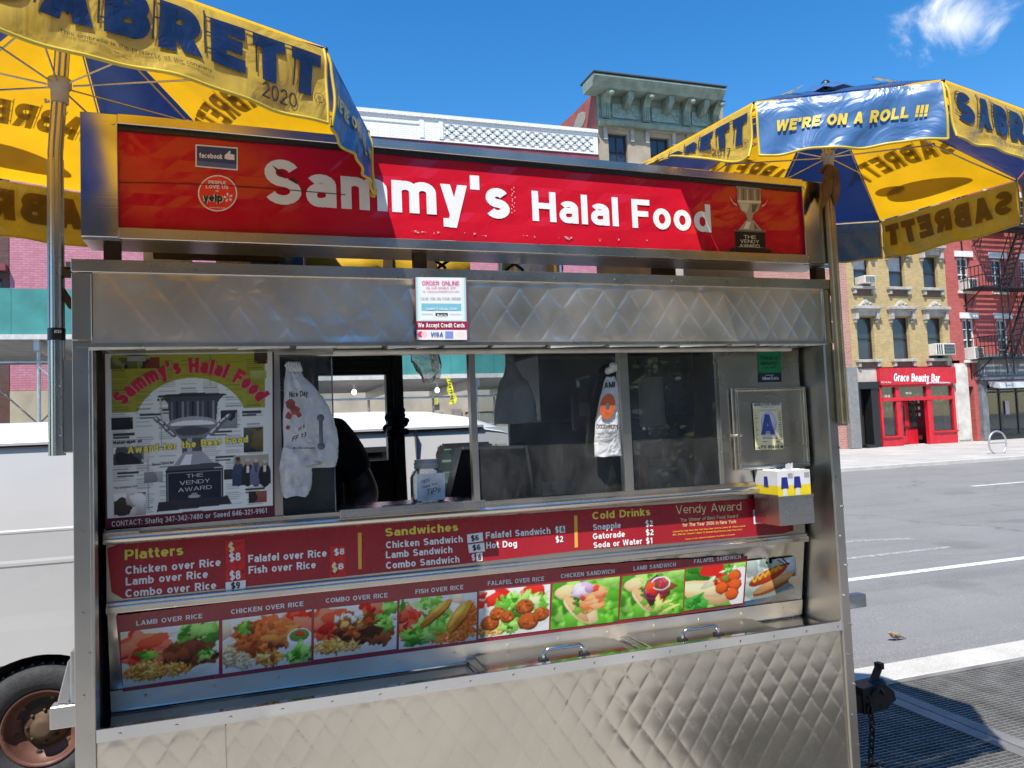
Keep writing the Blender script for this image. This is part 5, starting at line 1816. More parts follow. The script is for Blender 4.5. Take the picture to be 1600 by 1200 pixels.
for pr, pts in ((pic_plate('lamb'), [(188, 988), (342, 970), (342, 1053), (192, 1075)]), (pic_plate('chicken'), [(347.4, 969), (487, 952), (486, 1033), (347.7, 1053)]),
                (pic_plate('combo'), [(491, 952), (620.7, 938.8), (619.4, 1014), (490, 1031)]), (pic_plate('fish'), [(624.6, 937), (745.4, 925), (744, 1000), (623, 1015)]),
                (pic_plate('falafel'), [(749, 924), (860, 912.5), (857.7, 984), (747, 998)]), (pic_wrap('chicken'), [(864, 912), (968.5, 900.7), (965, 971), (860, 984)]),
                (pic_wrap('lamb'), [(972.7, 901), (1069.8, 889.6), (1066.5, 957), (967.5, 968.6)]), (pic_wrap('falafel'), [(1071.7, 888.8), (1165.5, 877.8), (1160.5, 942), (1068.4, 954.8)]),
                (pic_hotdog(), [(1167.4, 876.7), (1243, 868), (1247, 926), (1163, 942)])):
    pr.build('dish_picture', ph_quad(pts), M_PRINT, strip_o)

# ---- ledge between photo panel and menu panel; menu panel
MY = 2.67
mb = MB()
mb.box(CIL, CIR, MY - .012, MY + .05, 1.243, 1.272)
mb.box(CIL, CIR, MY - .020, MY - .0125, 1.240, 1.262)
mb.build('ledge', M_STEEL, cart, .004, 2)
mb = MB()
mb.box(CIL, CIR, MY + .002, MY + .03, 1.272, 1.462)
mb.build('menu_panel', M_STEEL_D, cart)
mn = cart.children[-1]
mb = MB()
strip(mb, [(167, 857), (172, 852), (545, 822), (900, 797), (1180, 779), (1237, 776)], [(174, 925), (180, 937), (430, 912), (700, 884), (905, 860), (1130, 842), (1222, 834), (1240, 829)], 0, lambda x, y: at(x, y, y=MY - .001), 1.6, 60, 4)
mb.build('menu_vinyl', M_VINYLRED, mn)
mb = MB()
W_ = lambda s, p0, p1, h_, m=0, w=.2, tr=.1: (mb.mat(m), text_px(mb, s, p0, p1, h_, MY - .001, w, 0, tr, .0015))
W_('Platters', (195, 875), (286.5, 867), 16, 1)
W_('Chicken over Rice', (196, 897.5), (345, 884), 12.6); W_('Lamb over Rice', (196.5, 915), (325, 902.5), 12.6); W_('Combo over Rice', (196, 933.5), (338, 920), 12.6)
W_('Falafel over Rice', (388, 879), (510.5, 869.5), 12); W_('Fish over Rice', (388.5, 896.7), (493.6, 887.7), 12)
W_('Sandwiches', (601.8, 838.3), (715.7, 829.3), 13, 1)
W_('Chicken Sandwich', (603, 857), (723, 847), 11); W_('Lamb Sandwich', (603, 872.6), (706.8, 863.5), 11); W_('Combo Sandwich', (603, 889), (717.8, 878.5), 11)
W_('Falafel Sandwich', (759, 841.7), (860, 833.8), 10.4); W_('Hot Dog', (759.8, 857.4), (807.8, 854), 10.4)
W_('$', (867.4, 832.5), (873, 832), 9.6); W_('$2', (868, 847.7), (880, 846.7), 9.6); W_('$', (736.7, 875.8), (742.5, 875.2), 9.5)
W_('Cold Drinks', (925.4, 811.8), (1016, 805), 12, 1)
W_('Snapple', (926.2, 828.6), (970, 825), 9.6); W_('Gatorade', (926.2, 843), (976.3, 838.8), 9.6); W_('Soda or Water', (927.3, 856.6), (1003.2, 849.8), 9.4)
W_('$2', (1008.4, 822.8), (1020, 822), 9.4); W_('$2', (1009, 836.8), (1021, 836), 9.4); W_('$1', (1009.3, 849.8), (1020, 849), 9.4)
W_('Vendy Award', (1056, 803), (1158.3, 797), 13, 2, .1); W_('The Winner of Best Food Award', (1062.9, 815.4), (1152.8, 808.5), 5.4, 2, .12)
W_('for The Year 2006 in New York', (1066.5, 823), (1150, 817.3), 5.4, 2, .12)
W_('Covered By: Daily News, New York Times, New York Post, Metro NY, Citizens Journal', (1051, 832), (1164, 822.8), 2.6, 3, .2)
W_('BBC, ZDN, Ny1, Channel 7, Abjura TV, Bronson King Princeton, Daily Times Of Inc', (1051, 836.8), (1159.7, 828.3), 2.6, 3, .2)
W_('Thanks to Our Valued Customers, You Make it Possible', (1069.8, 843.7), (1148, 836), 2.3, 3, .18)
W_("'", (1160, 803), (1161, 803), 2, 3)
mb.build('menu_lettering', [M_TWHITE, M_TYELLOW, M_TCREAM, M_TORANGE], mn)
Q = lambda pts, off=.0012: mb.face([at(*p, y=MY - .001 - off) for p in pts][::-1])
for q_ in ([(559, 832.6), (565, 832), (565, 889), (560, 889.5)], [(897, 805.5), (902, 805), (903, 855), (898, 856)]):
    mb = MB(); Q(q_)
    mb.build('divider_bar', M_TORANGE, mn)
# price stickers, each with its price
M_STRED = plain('bright_red_sticker', (.62, .015, .02), .35, 0, .25, 60); M_STTORN = plain('torn_sticker_dark', (.22, .01, .012), .5)
for q_, red, prices in (([(352, 845), (383, 841), (383.5, 908), (353, 911)], 1, (('$', (357, 863), (366, 862), 15, 3), ('$8', (358, 877.5), (376, 875.5), 13, 0), ('$8', (358.7, 906.5), (376, 904.5), 14, 0))),
                        ([(516, 853), (540, 852), (541, 901), (515, 903)], 1, (('$8', (521.8, 867.7), (538, 866), 10, 0), ('$', (518.5, 894), (527, 893), 14, 3), ('8', (528, 890), (537, 889), 10, 0))),
                        ([(352, 910), (384, 906.5), (384, 920.5), (352, 924)], 0, (('$9', (361, 920.5), (375, 918.6), 10, 2),)), ([(729.6, 835), (754, 831.7), (755, 845.6), (730.4, 848.8)], 0, (('$6', (735.6, 845.6), (748, 843.9), 8.6, 2),)),
                        ([(731, 851), (756.4, 847.7), (758, 861.4), (733, 864)], 0, (('$6', (738, 860.6), (750.6, 858.8), 8.6, 2),)), ([(744, 864), (753.7, 863), (754, 876.3), (744.5, 877.5)], 0, (('6', (747, 875), (752, 874.4), 9, 2),)),
                        ([(874, 822), (882.6, 821.4), (883, 832), (874.3, 833)], 0, (('6', (876.5, 831), (881, 830.6), 8.4, 2),))):
    mb = MB()
    mb.mat(0); Q(q_, .0012 if red else .002)
    if red:
        mb.mat(1)
        (xa, ya), (xb, yb_) = q_[0], q_[2]
        for k in range(9):
            x, y = random.uniform(xa + 3, xb - 3), random.uniform(ya + 3, yb_ - 3)
            r_ = 1 + random.random() * 2.5
            Q([(x - r_, y), (x, y - r_), (x + r_ * .6, y + r_ * .3), (x - r_ * .3, y + r_)], .0016 + k * .00002)
    elif q_[0][0] == 352:
        mb.mat(2); Q([(351.5, 909.5), (352.4, 909.4), (352.4, 924), (351.5, 924.2)], .0022); Q([(384, 906), (384.8, 906), (384.8, 920.5), (384, 920.6)], .0022); Q([(351.5, 923.6), (384.8, 920), (384.8, 921), (351.5, 924.8)], .0024)
    ps = mb.build('price_sticker', [M_STRED if red else M_TWHITE, M_STTORN, M_TBLACK], mn)
    for s_, p0, p1, h_, m_ in prices:
        mb = MB(); mb.mat(m_); text_px(mb, s_, p0, p1, h_, MY - .001, .2, 0, .08, .0032)
        mb.build('price_lettering', [M_TWHITE, M_TWHITE, M_TBLACK, M_TCREAM], ps)
mb = MB()
mb.mat(0); Q([(1176.5, 797), (1206, 794), (1206, 817), (1178, 819)], .0012)
mb.mat(1); Q([(1179, 799), (1205, 796.5), (1205, 814.5), (1180, 816)], .0016)
mb.build('blue_sticker', [M_TWHITE, plain('sticker_blue', (.06, .14, .42), .4, 0, .3, 40)], mn)

# ---- window sill rail and cash shelf
mb = MB()
mb.mat(0, True)
mb.tube([(CIL, WY - .018, 1.468), (1.98, WY - .018, 1.468)], .017, 12)
mb.mat(0, False).box(CIL, CIR, WY - .012, WY + .05, 1.486, 1.500); mb.box(CIL, CIR, WY + .0, WY + .05, 1.462, 1.4855)
mb.box(CIL, CIL + .1, WY - .03, WY - .013, 1.455, 1.490)
mb.build('sill_rail', M_STEEL, cart)
sx0_, sx1_ = at(530, 803, y=WY - .05).x, at(756, 792, y=WY - .05).x
mb = MB()
mb.box(sx0_, sx1_, WY - .07, WY + .20, 1.502, 1.506); mb.box(sx0_, sx1_, WY - .074, WY - .0705, 1.484, 1.512)
mb.build('cash_shelf', M_STEEL2, cart, .002)

# ---- serving window: frame, panes
mb = MB()
mx_ = lambda px, py: at(px, py, y=WY).x
for a, b_ in ((mx_(427, 700), mx_(440, 700)), (mx_(737, 690), mx_(746.5, 690)), (mx_(973.5, 690), mx_(986.5, 690))):
    mb.box(a, b_, WY - .004, WY + .03, 1.5005, ZF0 - .012)
mb.box(CIL, mx_(162, 700), WY - .004, WY + .03, 1.5005, ZF0 - .012)
mb.box(CIL, CIR, WY - .010, WY + .04, ZF0 - .0115, ZF0 + .01)
mb.build('window_frame', M_STEEL_D, cart, .002)
for a, b_ in ((mx_(440, 700), mx_(523, 690)), (mx_(746.5, 690), mx_(973.5, 690)), (mx_(986.5, 690), mx_(1128, 690))):
    mb = MB(); mb.box(a, b_, WY + .010, WY + .014, 1.501, ZF0 - .012)
    mb.build('window_pane', M_GLASS, cart)
mb = MB(); x = mx_(523, 690); mb.box(x - .004, x, WY + .008, WY + .016, 1.501, ZF0 - .012)
mb.build('pane_edge', M_STEEL_SHINY, cart)
# white reveal in the right pane's edge, steel panel with a hatch
px0 = mx_(1128, 690)
mb = MB(); mb.box(px0, CIR, WY - .002, WY + .03, 1.5005, ZF0 - .012)
mb.build('steel_panel', M_STEEL, cart)
sp = cart.children[-1]
hx0, hx1 = mx_(1146, 680), mx_(1256, 680)
hz0, hz1 = at(1150, 735, y=WY).z, at(1150, 607, y=WY).z
mb = MB(); mb.box(hx0, hx1, WY - .012, WY - .0025, hz0, hz1)
for a_, b__, c_, d_ in ((hx0, hx1, hz1 - .014, hz1), (hx0, hx1, hz0, hz0 + .014), (hx0, hx0 + .012, hz0 + .0141, hz1 - .0141), (hx1 - .012, hx1, hz0 + .0141, hz1 - .0141)):
    mb.box(a_, b__, WY - .030, WY - .0121, c_, d_)
mb.build('hatch', M_STEEL, sp, .004, 2)
ht_ = sp.children[-1]
mb = MB(); mb.tube([(hx0 - .006, WY - .014, hz0), (hx0 - .006, WY - .014, hz1)], .0045, 8); mb.box(hx0 - .03, hx0 + .02, WY - .022, WY - .0155, (hz0 + hz1) / 2 - .03, (hz0 + hz1) / 2 - .02)
mb.tube([(hx0 - .03, WY - .019, (hz0 + hz1) / 2 - .025), (hx0 + .02, WY - .026, (hz0 + hz1) / 2 - .025)], .005, 8)
mb.build('hinge', M_STEEL_D, ht_)
# hygiene grade card
gq = [(1175.7, 630), (1220.5, 629), (1225, 702), (1180.5, 703)]
p = Print(90, 144, (222, 214, 168))
p.rect(0, 0, 1, .13, (226, 222, 200)); p.rect(.22, .16, .84, .80, (226, 222, 198)); p.ell(.52, .44, .27, .24, (168, 172, 190)); p.ell(.52, .44, .25, .22, (196, 198, 206), 0, 0, .04)
for k in range(12):
    y = .2 + k * .052
    p.rect(.06, y, .06 + .02 + .08 * ((k * 7) % 5) / 5, y + .025, (150, 140, 90)); p.rect(.90 - .05 * ((k * 3) % 4) / 4, y, .96, y + .025, (150, 140, 90))
for k in range(3):
    p.rect(.26, .70 + k * .03, .82, .712 + k * .03, (120, 116, 110))
p.rect(.26, .82, .42, .835, (60, 60, 70)); p.rect(.74, .82, .86, .835, (60, 60, 70)); p.rect(.88, .92, .97, .97, (60, 60, 60), .5)
gcard = p.build('grade_card', quad_px(gq, WY - .0165), M_PAPER, ht_)
mb = MB()
mb.mat(0); text_px(mb, 'A', (1188.5, 679.5), (1211.5, 679), 32, WY - .0168, .24)
mb.mat(1); text_px(mb, 'MOBILE FOOD VENDOR', (1178.5, 634.5), (1218.5, 633), 4, WY - .0168, .16); text_px(mb, 'FV 05603', (1189.5, 701), (1217, 700.3), 5, WY - .0168, .18)
text_px(mb, 'DOHMH', (1181.5, 701.3), (1187.5, 701.1), 2.4, WY - .0168, .18)
mb.mat(2); text_px(mb, 'SANITARY INSPECTION', (1186, 642.8), (1212, 642), 1.8, WY - .0168, .15); text_px(mb, 'DEPARTMENT OF HEALTH', (1189, 637.2), (1209, 636.6), 1.8, WY - .0168, .15)
mb.build('grade_lettering', [plain('grade_blue', (.05, .08, .30), .5), M_TBLACK, M_TGREY], ht_)
# green and navy delivery sticker
mb = MB()
Wq = lambda pts, Y: mb.face([at(*p_, y=Y) for p_ in pts][::-1])
mb.mat(0); Wq([(1184, 550), (1220, 549), (1221, 582), (1185, 583)], WY - .004)
mb.mat(1); Wq([(1185, 582.5), (1221, 582), (1221.5, 596.5), (1185, 597.5)], WY - .0045)
mb.build('delivery_sticker', [plain('sticker_green', (.01, .24, .10), .5), plain('sticker_navy', (.008, .03, .05), .5)], sp)
ds = sp.children[-1]
mb = MB()
mb.mat(0); text_px(mb, 'Pickup or', (1188.5, 562.5), (1216, 562), 6.5, WY - .0048, .13); text_px(mb, 'delivery?', (1189, 570.5), (1215, 570), 6, WY - .0048, .13); text_px(mb, 'order online', (1192.5, 576), (1212, 575.7), 2.6, WY - .0048, .14)
mb.mat(1); text_px(mb, 'Uber', (1191, 593.5), (1203.5, 593.3), 4.6, WY - .0052, .22); text_px(mb, 'Eats', (1204.5, 593.3), (1216.5, 593), 4.6, WY - .0052, .13); text_px(mb, 'powered by', (1196, 587.3), (1208, 587), 2, WY - .0052, .15)
mb.build('sticker_lettering', [M_TBLACK, M_TWHITE], ds)

# ---- poster in the left bay
PQ = [(161, 551), (428, 548), (429, 807), (165, 829)]
PY = WY - .012
p = Print(240, 250, (196, 200, 196))
rs = p.r
for c in range(7):                              # columns of newsprint
    for k in range(70):
        if rs.rand() < .72:
            u0 = .045 + c * .131
            v0 = .05 + k * .0125
            p.rect(u0, v0, u0 + .105 * (.7 + .3 * rs.rand()), v0 + .0045, (112 + int(40 * rs.rand()),) * 3)
for u0, v0, u1, v1 in ((.32, .26, .325, .55), (.3, .27, .75, .274), (.61, .02, .614, .2), (.04, .5, .28, .503), (.74, .45, .95, .453), (.24, .62, .243, .9)):
    p.rect(u0, v0, u1, v1, (110, 112, 112))
p.blur(1)
def snap(u0, v0, u1, v1, base, n, cols, size=.05):
    a = p.a.copy(); k = (p.u >= u0) & (p.u <= u1) & (p.v >= v0) & (p.v <= v1)
    p.rect(u0, v0, u1, v1, base, .12); p.strew(n, (u0 + u1) / 2, (v0 + v1) / 2, (u1 - u0) / 2, (v1 - v0) / 2, size, cols, 1.3, .1)
    a[k] = p.a[k]; p.a = a
for k in range(9):
    u0, v0 = (.05, .2, .33, .62, .80, .07, .64, .82, .44)[k], (.46, .355, .33, .47, .36, .68, .62, .82, .93)[k]
    p.rect(u0, v0, u0 + .12, v0 + .014, (54, 56, 58)); p.rect(u0, v0 + .02, u0 + .09, v0 + .03, (70, 72, 74))
GR = [(30, 32, 36), (64, 66, 70), (110, 112, 114), (150, 150, 148), (44, 46, 50)]
snap(.04, .37, .16, .44, (70, 72, 76), 9, GR); snap(.05, .54, .22, .64, (50, 52, 56), 12, GR + [(190, 190, 188)]); snap(.05, .80, .23, .93, (96, 84, 76), 16, [(50, 44, 40), (120, 100, 90), (170, 160, 150), (200, 198, 194)])
snap(.67, .35, .77, .46, (40, 42, 46), 9, GR + [(180, 180, 178)]); snap(.81, .46, .93, .61, (40, 42, 48), 8, [(30, 32, 40), (90, 80, 50), (60, 64, 66)]); snap(.22, .69, .33, .75, (60, 62, 66), 8, GR)
snap(.84, .84, .95, .91, (60, 44, 40), 9, [(120, 70, 56), (40, 34, 34), (160, 150, 140)]); snap(.69, .70, .74, .76, (50, 60, 80), 4, GR); snap(.61, .955, .96, .975, (50, 50, 56), 8, GR); snap(.78, .94, .95, .96, (60, 60, 66), 6, GR)
# four men in suits (a printed group photograph)
p.rect(.745, .625, .965, .80, (150, 142, 130))
for k, (cu, sh, hd) in enumerate(((.775, (44, 56, 78), (120, 92, 78)), (.835, (38, 38, 42), (150, 124, 108)), (.885, (92, 92, 116), (104, 74, 60)), (.94, (34, 36, 44), (140, 110, 94)))):
    p.ell(cu, .735 + .005 * k, .038, .07, sh, 0, .03, .05); p.rect(cu - .036, .735, cu + .036, .80, sh, .06); p.ell(cu, .655 + .008 * k, .016, .024, hd); p.ell(cu, .643 + .008 * k, .015, .012, (60, 52, 48) if k == 0 else (170, 164, 156)); p.rect(cu - .008, .69, cu + .008, .73, (196, 190, 180) if k % 2 else (60, 66, 80))
# yellow-green field with the white arch
yel = np.array(lin((116, 114, 40)))
field = (p.u > .045) & (p.u < .945) & (p.v > .015) & (p.v < .345)
arch = ((p.u - .50) / .325) ** 2 + ((p.v - .42) / .265) ** 2 < 1
a = np.where((field & ~arch)[..., None], p.a * yel * 2.2 + yel * .25, p.a)
p.a = a
snap(.04, .03, .19, .095, (44, 50, 30), 9, [(26, 30, 22), (80, 88, 50), (120, 124, 80)]); snap(.195, .03, .315, .095, (60, 52, 34), 7, [(30, 34, 22), (96, 40, 34), (110, 116, 70)])
snap(.875, .01, .96, .08, (150, 60, 40), 6, [(170, 60, 44), (90, 70, 50), (60, 50, 40)]); snap(.85, .12, .95, .165, (110, 124, 60), 6, [(60, 76, 40), (140, 150, 90)])
# the trophy cup
for u0, v0, u1, v1, c in ((.305, .245, .72, .265, (44, 46, 52)), ):
    p.ell(.505, .258, .205, .014, c)
p.poly([(.33, .262), (.69, .262), (.655, .30), (.645, .41), (.37, .41), (.36, .30)], (62, 64, 72), .06)
for k in range(9):
    u0 = .38 + k * .03
    p.rect(u0, .29, u0 + .012, .405, ((96, 98, 106), (40, 42, 50), (120, 122, 130))[k % 3], .05)
p.ell(.505, .435, .155, .055, (128, 130, 134), 0, 0, .06); p.ell(.505, .425, .13, .022, (206, 206, 206)); p.poly([(.36, .43), (.65, .43), (.57, .52), (.44, .52)], (110, 112, 118), .08); p.ell(.50, .465, .10, .028, (66, 68, 76), 0, .1)
p.rect(.44, .51, .56, .60, (70, 72, 80), .06); p.rect(.47, .51, .50, .60, (150, 152, 156))
p.poly([(.45, .585), (.56, .585), (.625, .655), (.64, .67), (.38, .67), (.40, .65)], (140, 142, 148), .06); p.poly([(.46, .60), (.50, .60), (.49, .66), (.43, .66)], (206, 206, 208))
for s in (1, -1):
    pts = [(.505 + s * a_, b_) for a_, b_ in ((.11, .485), (.15, .45), (.17, .42), (.205, .395), (.215, .385))]
    for q0, q1 in zip(pts[:-1], pts[1:]):
        p.line(*q0, *q1, .014, (90, 92, 100)); p.line(q0[0] - .004, q0[1] - .006, q1[0] - .004, q1[1] - .006, .005, (190, 190, 192))
p.poly([(.36, .665), (.65, .655), (.69, .685), (.34, .695)], (66, 64, 72)); p.rect(.345, .69, .685, .875, (26, 30, 46), .04)
for u0, v0, u1, v1 in ((.355, .70, .675, .703), (.355, .865, .675, .868), (.355, .70, .358, .868), (.672, .70, .675, .868)):
    p.rect(u0, v0, u1, v1, (120, 126, 128))
p.poly([(.30, .865), (.71, .855), (.735, .905), (.29, .92)], (40, 38, 48), .05); p.rect(.345, .80, .346, .80, (0, 0, 0))
p.ell(.51, .845, .035, .010, (150, 152, 156)); p.ell(.51, .832, .018, .008, (130, 132, 136))
for u0, v0, u1, v1, c in ((0, 0, 1, .008, (66, 20, 34)), (0, 0, .012, 1, (66, 20, 34)), (.988, 0, 1, 1, (66, 20, 34)), (0, .932, 1, 1, (80, 22, 40))):
    p.rect(u0, v0, u1, v1, c)
p.a = np.clip(p.a * 1.3, 0, .9)
poster = p.build('poster', quad_px(PQ, PY), M_PRINT, cart)
mb = MB()
pmap = quad_px(PQ, PY)
def pp(u, v):
    return Vector(pmap(np.array([u]), np.array([v]))[0])
A_, B_, T_ = pp(.115, .315), pp(.90, .30), pp(.50, .125)
ch_ = (B_ - A_).length; mid_ = (A_ + B_) / 2; rise = T_.z - mid_.z
Rr = (ch_ * ch_ / 4 + rise * rise) / (2 * rise); cz_ = T_.z - Rr; half = math.asin(min(1, ch_ / 2 / Rr))
def arcw(a, b_):
    t_ = -half + a / Rr
    return ((Rr + b_) * sin(t_), (Rr + b_) * cos(t_))
for m_, off_, w_, dz in ((1, .0010, .40, 0), (0, .0022, .27, 0)):
    mb.mat(m_)
    polys, W0 = letters("Sammy's Halal Food", .25, 0, .14, .12, w_)
    sx_ = 2 * half * Rr / W0
    for q, ly_ in polys:
        pts = [Vector((mid_.x + arcw(x_ * sx_, y_ * .046)[0], PY - off_ - ly_ * .00012, cz_ + arcw(x_ * sx_, y_ * .046)[1])) for x_, y_ in q]
        n_ = (pts[1] - pts[0]).cross(pts[2] - pts[0])
        mb.face(pts if n_.y < 0 else pts[::-1])
mb.mat(2)
for m_, off_, w_ in ((3, .0012, .36), (2, .0024, .24)):
    mb.mat(m_)
    polys, W0 = letters('Award for the Best Food', .24, 0, .12, 9, w_)
    a, b_ = pp(.128, .578), pp(.838, .548)
    u_ = (b_ - a); k_ = u_.length / W0
    u_ = u_.normalized()
    for q, ly_ in polys:
        pts = [a + u_ * (x_ * k_) + Vector((0, -off_ - ly_ * .00012, y_ * .023)) for x_, y_ in q]
        n_ = (pts[1] - pts[0]).cross(pts[2] - pts[0])
        mb.face(pts if n_.y < 0 else pts[::-1])
mb.mat(4)
for s, (u0, v0), (u1, v1), h_, w_ in (('CONTACT: Shafiq 347-342-7480 or Saeed 646-321-9961', (.035, .982), (.955, .975), .0165, .15), ('THE', (.465, .737), (.565, .733), .0115, .10), ('VENDY', (.425, .775), (.605, .770), .012, .10), ('AWARD', (.415, .815), (.615, .808), .012, .10)):
    a, b_ = pp(u0, v0), pp(u1, v1)
    text_on(mb, s, a, (b_ - a).normalized(), (0, 0, 1), (0, -1, 0), h_, (b_ - a).length, w_, 0, .1, .0012)
mb.mat(5)
for s, (u0, v0), (u1, v1), h_, w_ in (('Halal-ujah at', (.05, .522), (.21, .518), .010, .26), ('Bonus Kirro Bo', (.27, .655), (.39, .65), .007, .2), ('The Greatest Deli', (.05, .775), (.18, .77), .006, .14), ('A Best', (.3, .285), (.37, .283), .008, .3)):
    a, b_ = pp(u0, v0), pp(u1, v1)
    text_on(mb, s, a, (b_ - a).normalized(), (0, 0, 1), (0, -1, 0), h_, (b_ - a).length, w_, 0, .1, .0012)
mb.build('poster_lettering', [M_TRED, plain('pale_red_edge', (.62, .28, .26), .5), M_TYELLOW, plain('letter_shadow_ink', (.05, .05, .04), .5), plain('silver_lettering', (.55, .55, .55), .5), M_TBLACK], poster)
mb = MB()
mb.box(at(200, 560, y=WY).x, at(209 + 20, 560, y=WY).x - .0, PY - .006, PY - .003, 2.012, ZF0 - .012)
mb.build('duct_tape', plain('grey_tape', (.30, .31, .30), .5), cart)

# ---- fascia over the window
quilt(CIL, CXR - .035, ZF0 + .012, ZF1 - .03, CY - .004, .100, .140, .0038, .005, 11,
      ((-.02, 2.205, .11, .0035, 7), (.12, 2.13, .09, .0028, 5), (-.30, 2.19, .08, .0025, 3), (.30, 2.12, .12, .0028, 4), (.55, 2.18, .16, .003, 3), (1.0, 2.16, .16, .0025, 3)),
      lambda x, z: np.clip(.62 + (x - .3) * .5, .62, 1)).build('fascia', steel('stainless_fascia', (.92, .80, .64), .33, .3, False), cart)
mb = MB(); mb.box(CIL, CXR - .035, CY + .004, CY + .02, ZF0 + .01, ZF1 - .02); mb.build('fascia_back', M_STEEL_D, cart)
mb = MB()
mb.box(CXL, CXR + .005, CY - .014, CY + .02, ZF1 - .032, ZF1 + .006)
for k in range(12):
    mb.tube([(CXL + .1 + k * .235, CY - .014, ZF1 - .014), (CXL + .1 + k * .235, CY - .018, ZF1 - .014)], .0045, 8)
mb.box(CXL, CIL - .002, CY - .010, CY + .004, ZF0 + .02, ZF1 - .034); mb.box(CXR - .036, CXR, CY - .010, CY + .004, ZF0 + .01, ZF1 - .034)
mb.build('fascia_trim', M_STEEL, cart, .003)
mb = MB()
mb.mat(0).box(CIL - .04, CXR, CY - .016, CY + .006, ZF0 + .0005, ZF0 + .011)
mb.mat(1)
x = CIL - .01
rs2 = random.Random(5)
while x < CXR - .06:                           # smeared sealant under the fascia edge
    w = .05 + rs2.random() * .16
    mb.hexa([(x, CY - .012, ZF0 - .006 - rs2.random() * .006), (x + w, CY - .012, ZF0 - .004), (x + w, CY + .02, ZF0 - .004), (x, CY + .02, ZF0 - .006)],
            [(x, CY - .014, ZF0), (x + w, CY - .014, ZF0), (x + w, CY + .02, ZF0), (x, CY + .02, ZF0)])
    x += w + (.02 if rs2.random() < .3 else .0005)
mb.mat(2).box(CIL + .02, CIR - .02, CY + .03, WY - .014, ZF0 - .002, ZF0 + .010)
mb.mat(1).tube([(.25, CY + .06, ZF0 - .012), (2.05, CY + .06, ZF0 - .012)], .010, 8)
mb.build('soffit', [M_STEEL, M_PVC, M_STEEL_D], cart)
# flyer on the fascia
FQ = [(648, 433), (729, 434), (731, 531), (650, 531)]
FY = CY - .017
p = Print(84, 100, (224, 230, 230))
p.rect(0, 0, .055, .72, (160, 206, 206)); p.rect(.945, 0, 1, .72, (160, 206, 206)); p.rect(0, .68, 1, .72, (176, 214, 212)); p.rect(.055, 0, .10, .70, (206, 226, 226)); p.rect(.9, 0, .945, .7, (206, 226, 226))
p.rect(.12, .42, .88, .54, (116, 184, 206)); p.rect(.38, .575, .62, .625, (24, 26, 30)); p.rect(.12, .585, .33, .612, (190, 196, 200)); p.rect(.66, .585, .88, .612, (196, 200, 204))
p.rect(0, .705, 1, .84, (150, 26, 66)); p.rect(.02, .84, .98, .995, (228, 224, 226)); p.ell(.09, .915, .055, .05, (206, 60, 100)); p.ell(.16, .915, .055, .05, (232, 190, 200)); p.rect(.56, .86, .72, .985, (120, 140, 206)); p.ell(.87, .92, .09, .05, (226, 214, 206))
p.rect(0, 0, .015, 1, (150, 40, 80)); p.rect(.985, 0, 1, 1, (150, 40, 80))
p.poly([(.41, .585), (.45, .6), (.41, .615)], (230, 230, 230))
fl = p.build('flyer', quad_px(FQ, FY), M_PAPER, cart)
mb = MB()
mb.mat(0); text_px(mb, 'ORDER ONLINE', (659, 445.2), (717.5, 445.5), 6.6, FY - .0003, .16); text_px(mb, 'ON OUR MOBILE APP', (665, 451), (712, 451), 3, FY - .0003, .13); text_px(mb, 'or sammyshalalfood.com', (660, 456.5), (717, 456.5), 3, FY - .0003, .12)
mb.mat(1); text_px(mb, 'SAVE 10% ON YOUR ORDER', (657, 468.4), (720, 468.6), 3.8, FY - .0003, .12)
mb.mat(2); text_px(mb, "SAMMY'S HALAL FOOD", (665, 484.3), (714, 484.3), 3.4, FY - .0003, .16); text_px(mb, 'We Accept Credit Cards', (653, 511.6), (726, 511.8), 7, FY - .0003, .2, 0, .06)
mb.mat(3); text_px(mb, 'VISA', (672, 526), (692, 526), 7, FY - .0003, .2, .15)
mb.mat(2); text_px(mb, 'Google Play', (683.5, 493.6), (698, 493.8), 2.6, FY - .0004, .16)
mb.build('flyer_lettering', [M_TPINK, M_TGREY, M_TWHITE, plain('card_blue', (.05, .16, .42), .5)], fl)

# ---- long sign box on the roof
sgn = MB()
SY = CY - .005
sl = [at(125, 174, y=SY), at(125, 371, y=SY), at(1287, 415, y=SY), at(1287, 289, y=SY)]       # TL BL BR TR
ql = [at(184, 205, y=SY), at(185, 355, y=SY), at(1252, 402, y=SY), at(1252, 291, y=SY)]
xl0, xr0 = sl[0].x, sl[3].x
zt_, zb_ = 2.742, 2.362
xl1, xr1 = ql[0].x, ql[3].x
def tz(x, a=2.742, b_=2.700):
    return a + (b_ - a) * (x - xl0) / (xr0 - xl0)
D_ = .16
sgn.hexa([(xl0, SY + .02, zb_), (xr0, SY + .02, zb_), (xr0, SY + D_, zb_), (xl0, SY + D_, zb_)], [(xl0, SY + .02, tz(xl0)), (xr0, SY + .02, tz(xr0)), (xr0, SY + D_, tz(xr0)), (xl0, SY + D_, tz(xl0))])
sgn.build('sign_box', M_STEEL_D, cart)
sb_ = cart.children[-1]
mb = MB()
mb.box(xl0, xl1, SY - .004, SY + .0195, zb_ + .004, tz(xl0) - .002)
for z in (zb_ + .03, tz(xl0) - .03):
    mb.tube([(xl1 - .012, SY - .004, z), (xl1 - .012, SY - .008, z)], .006, 8)
mb.build('end_plate', M_GREYPLATE, sb_, .002)
mb = MB(); mb.box(xr1, xr0, SY - .004, SY + .0195, zb_ + .002, tz(xr0) - .002)
for z in (zb_ + .03, tz(xr0) - .03):
    mb.tube([(xr1 + .012, SY - .004, z), (xr1 + .012, SY - .008, z)], .006, 8)
mb.build('end_plate', M_GREYPLATE, sb_, .002)
mb = MB()
zt1, zb1 = .030, .034
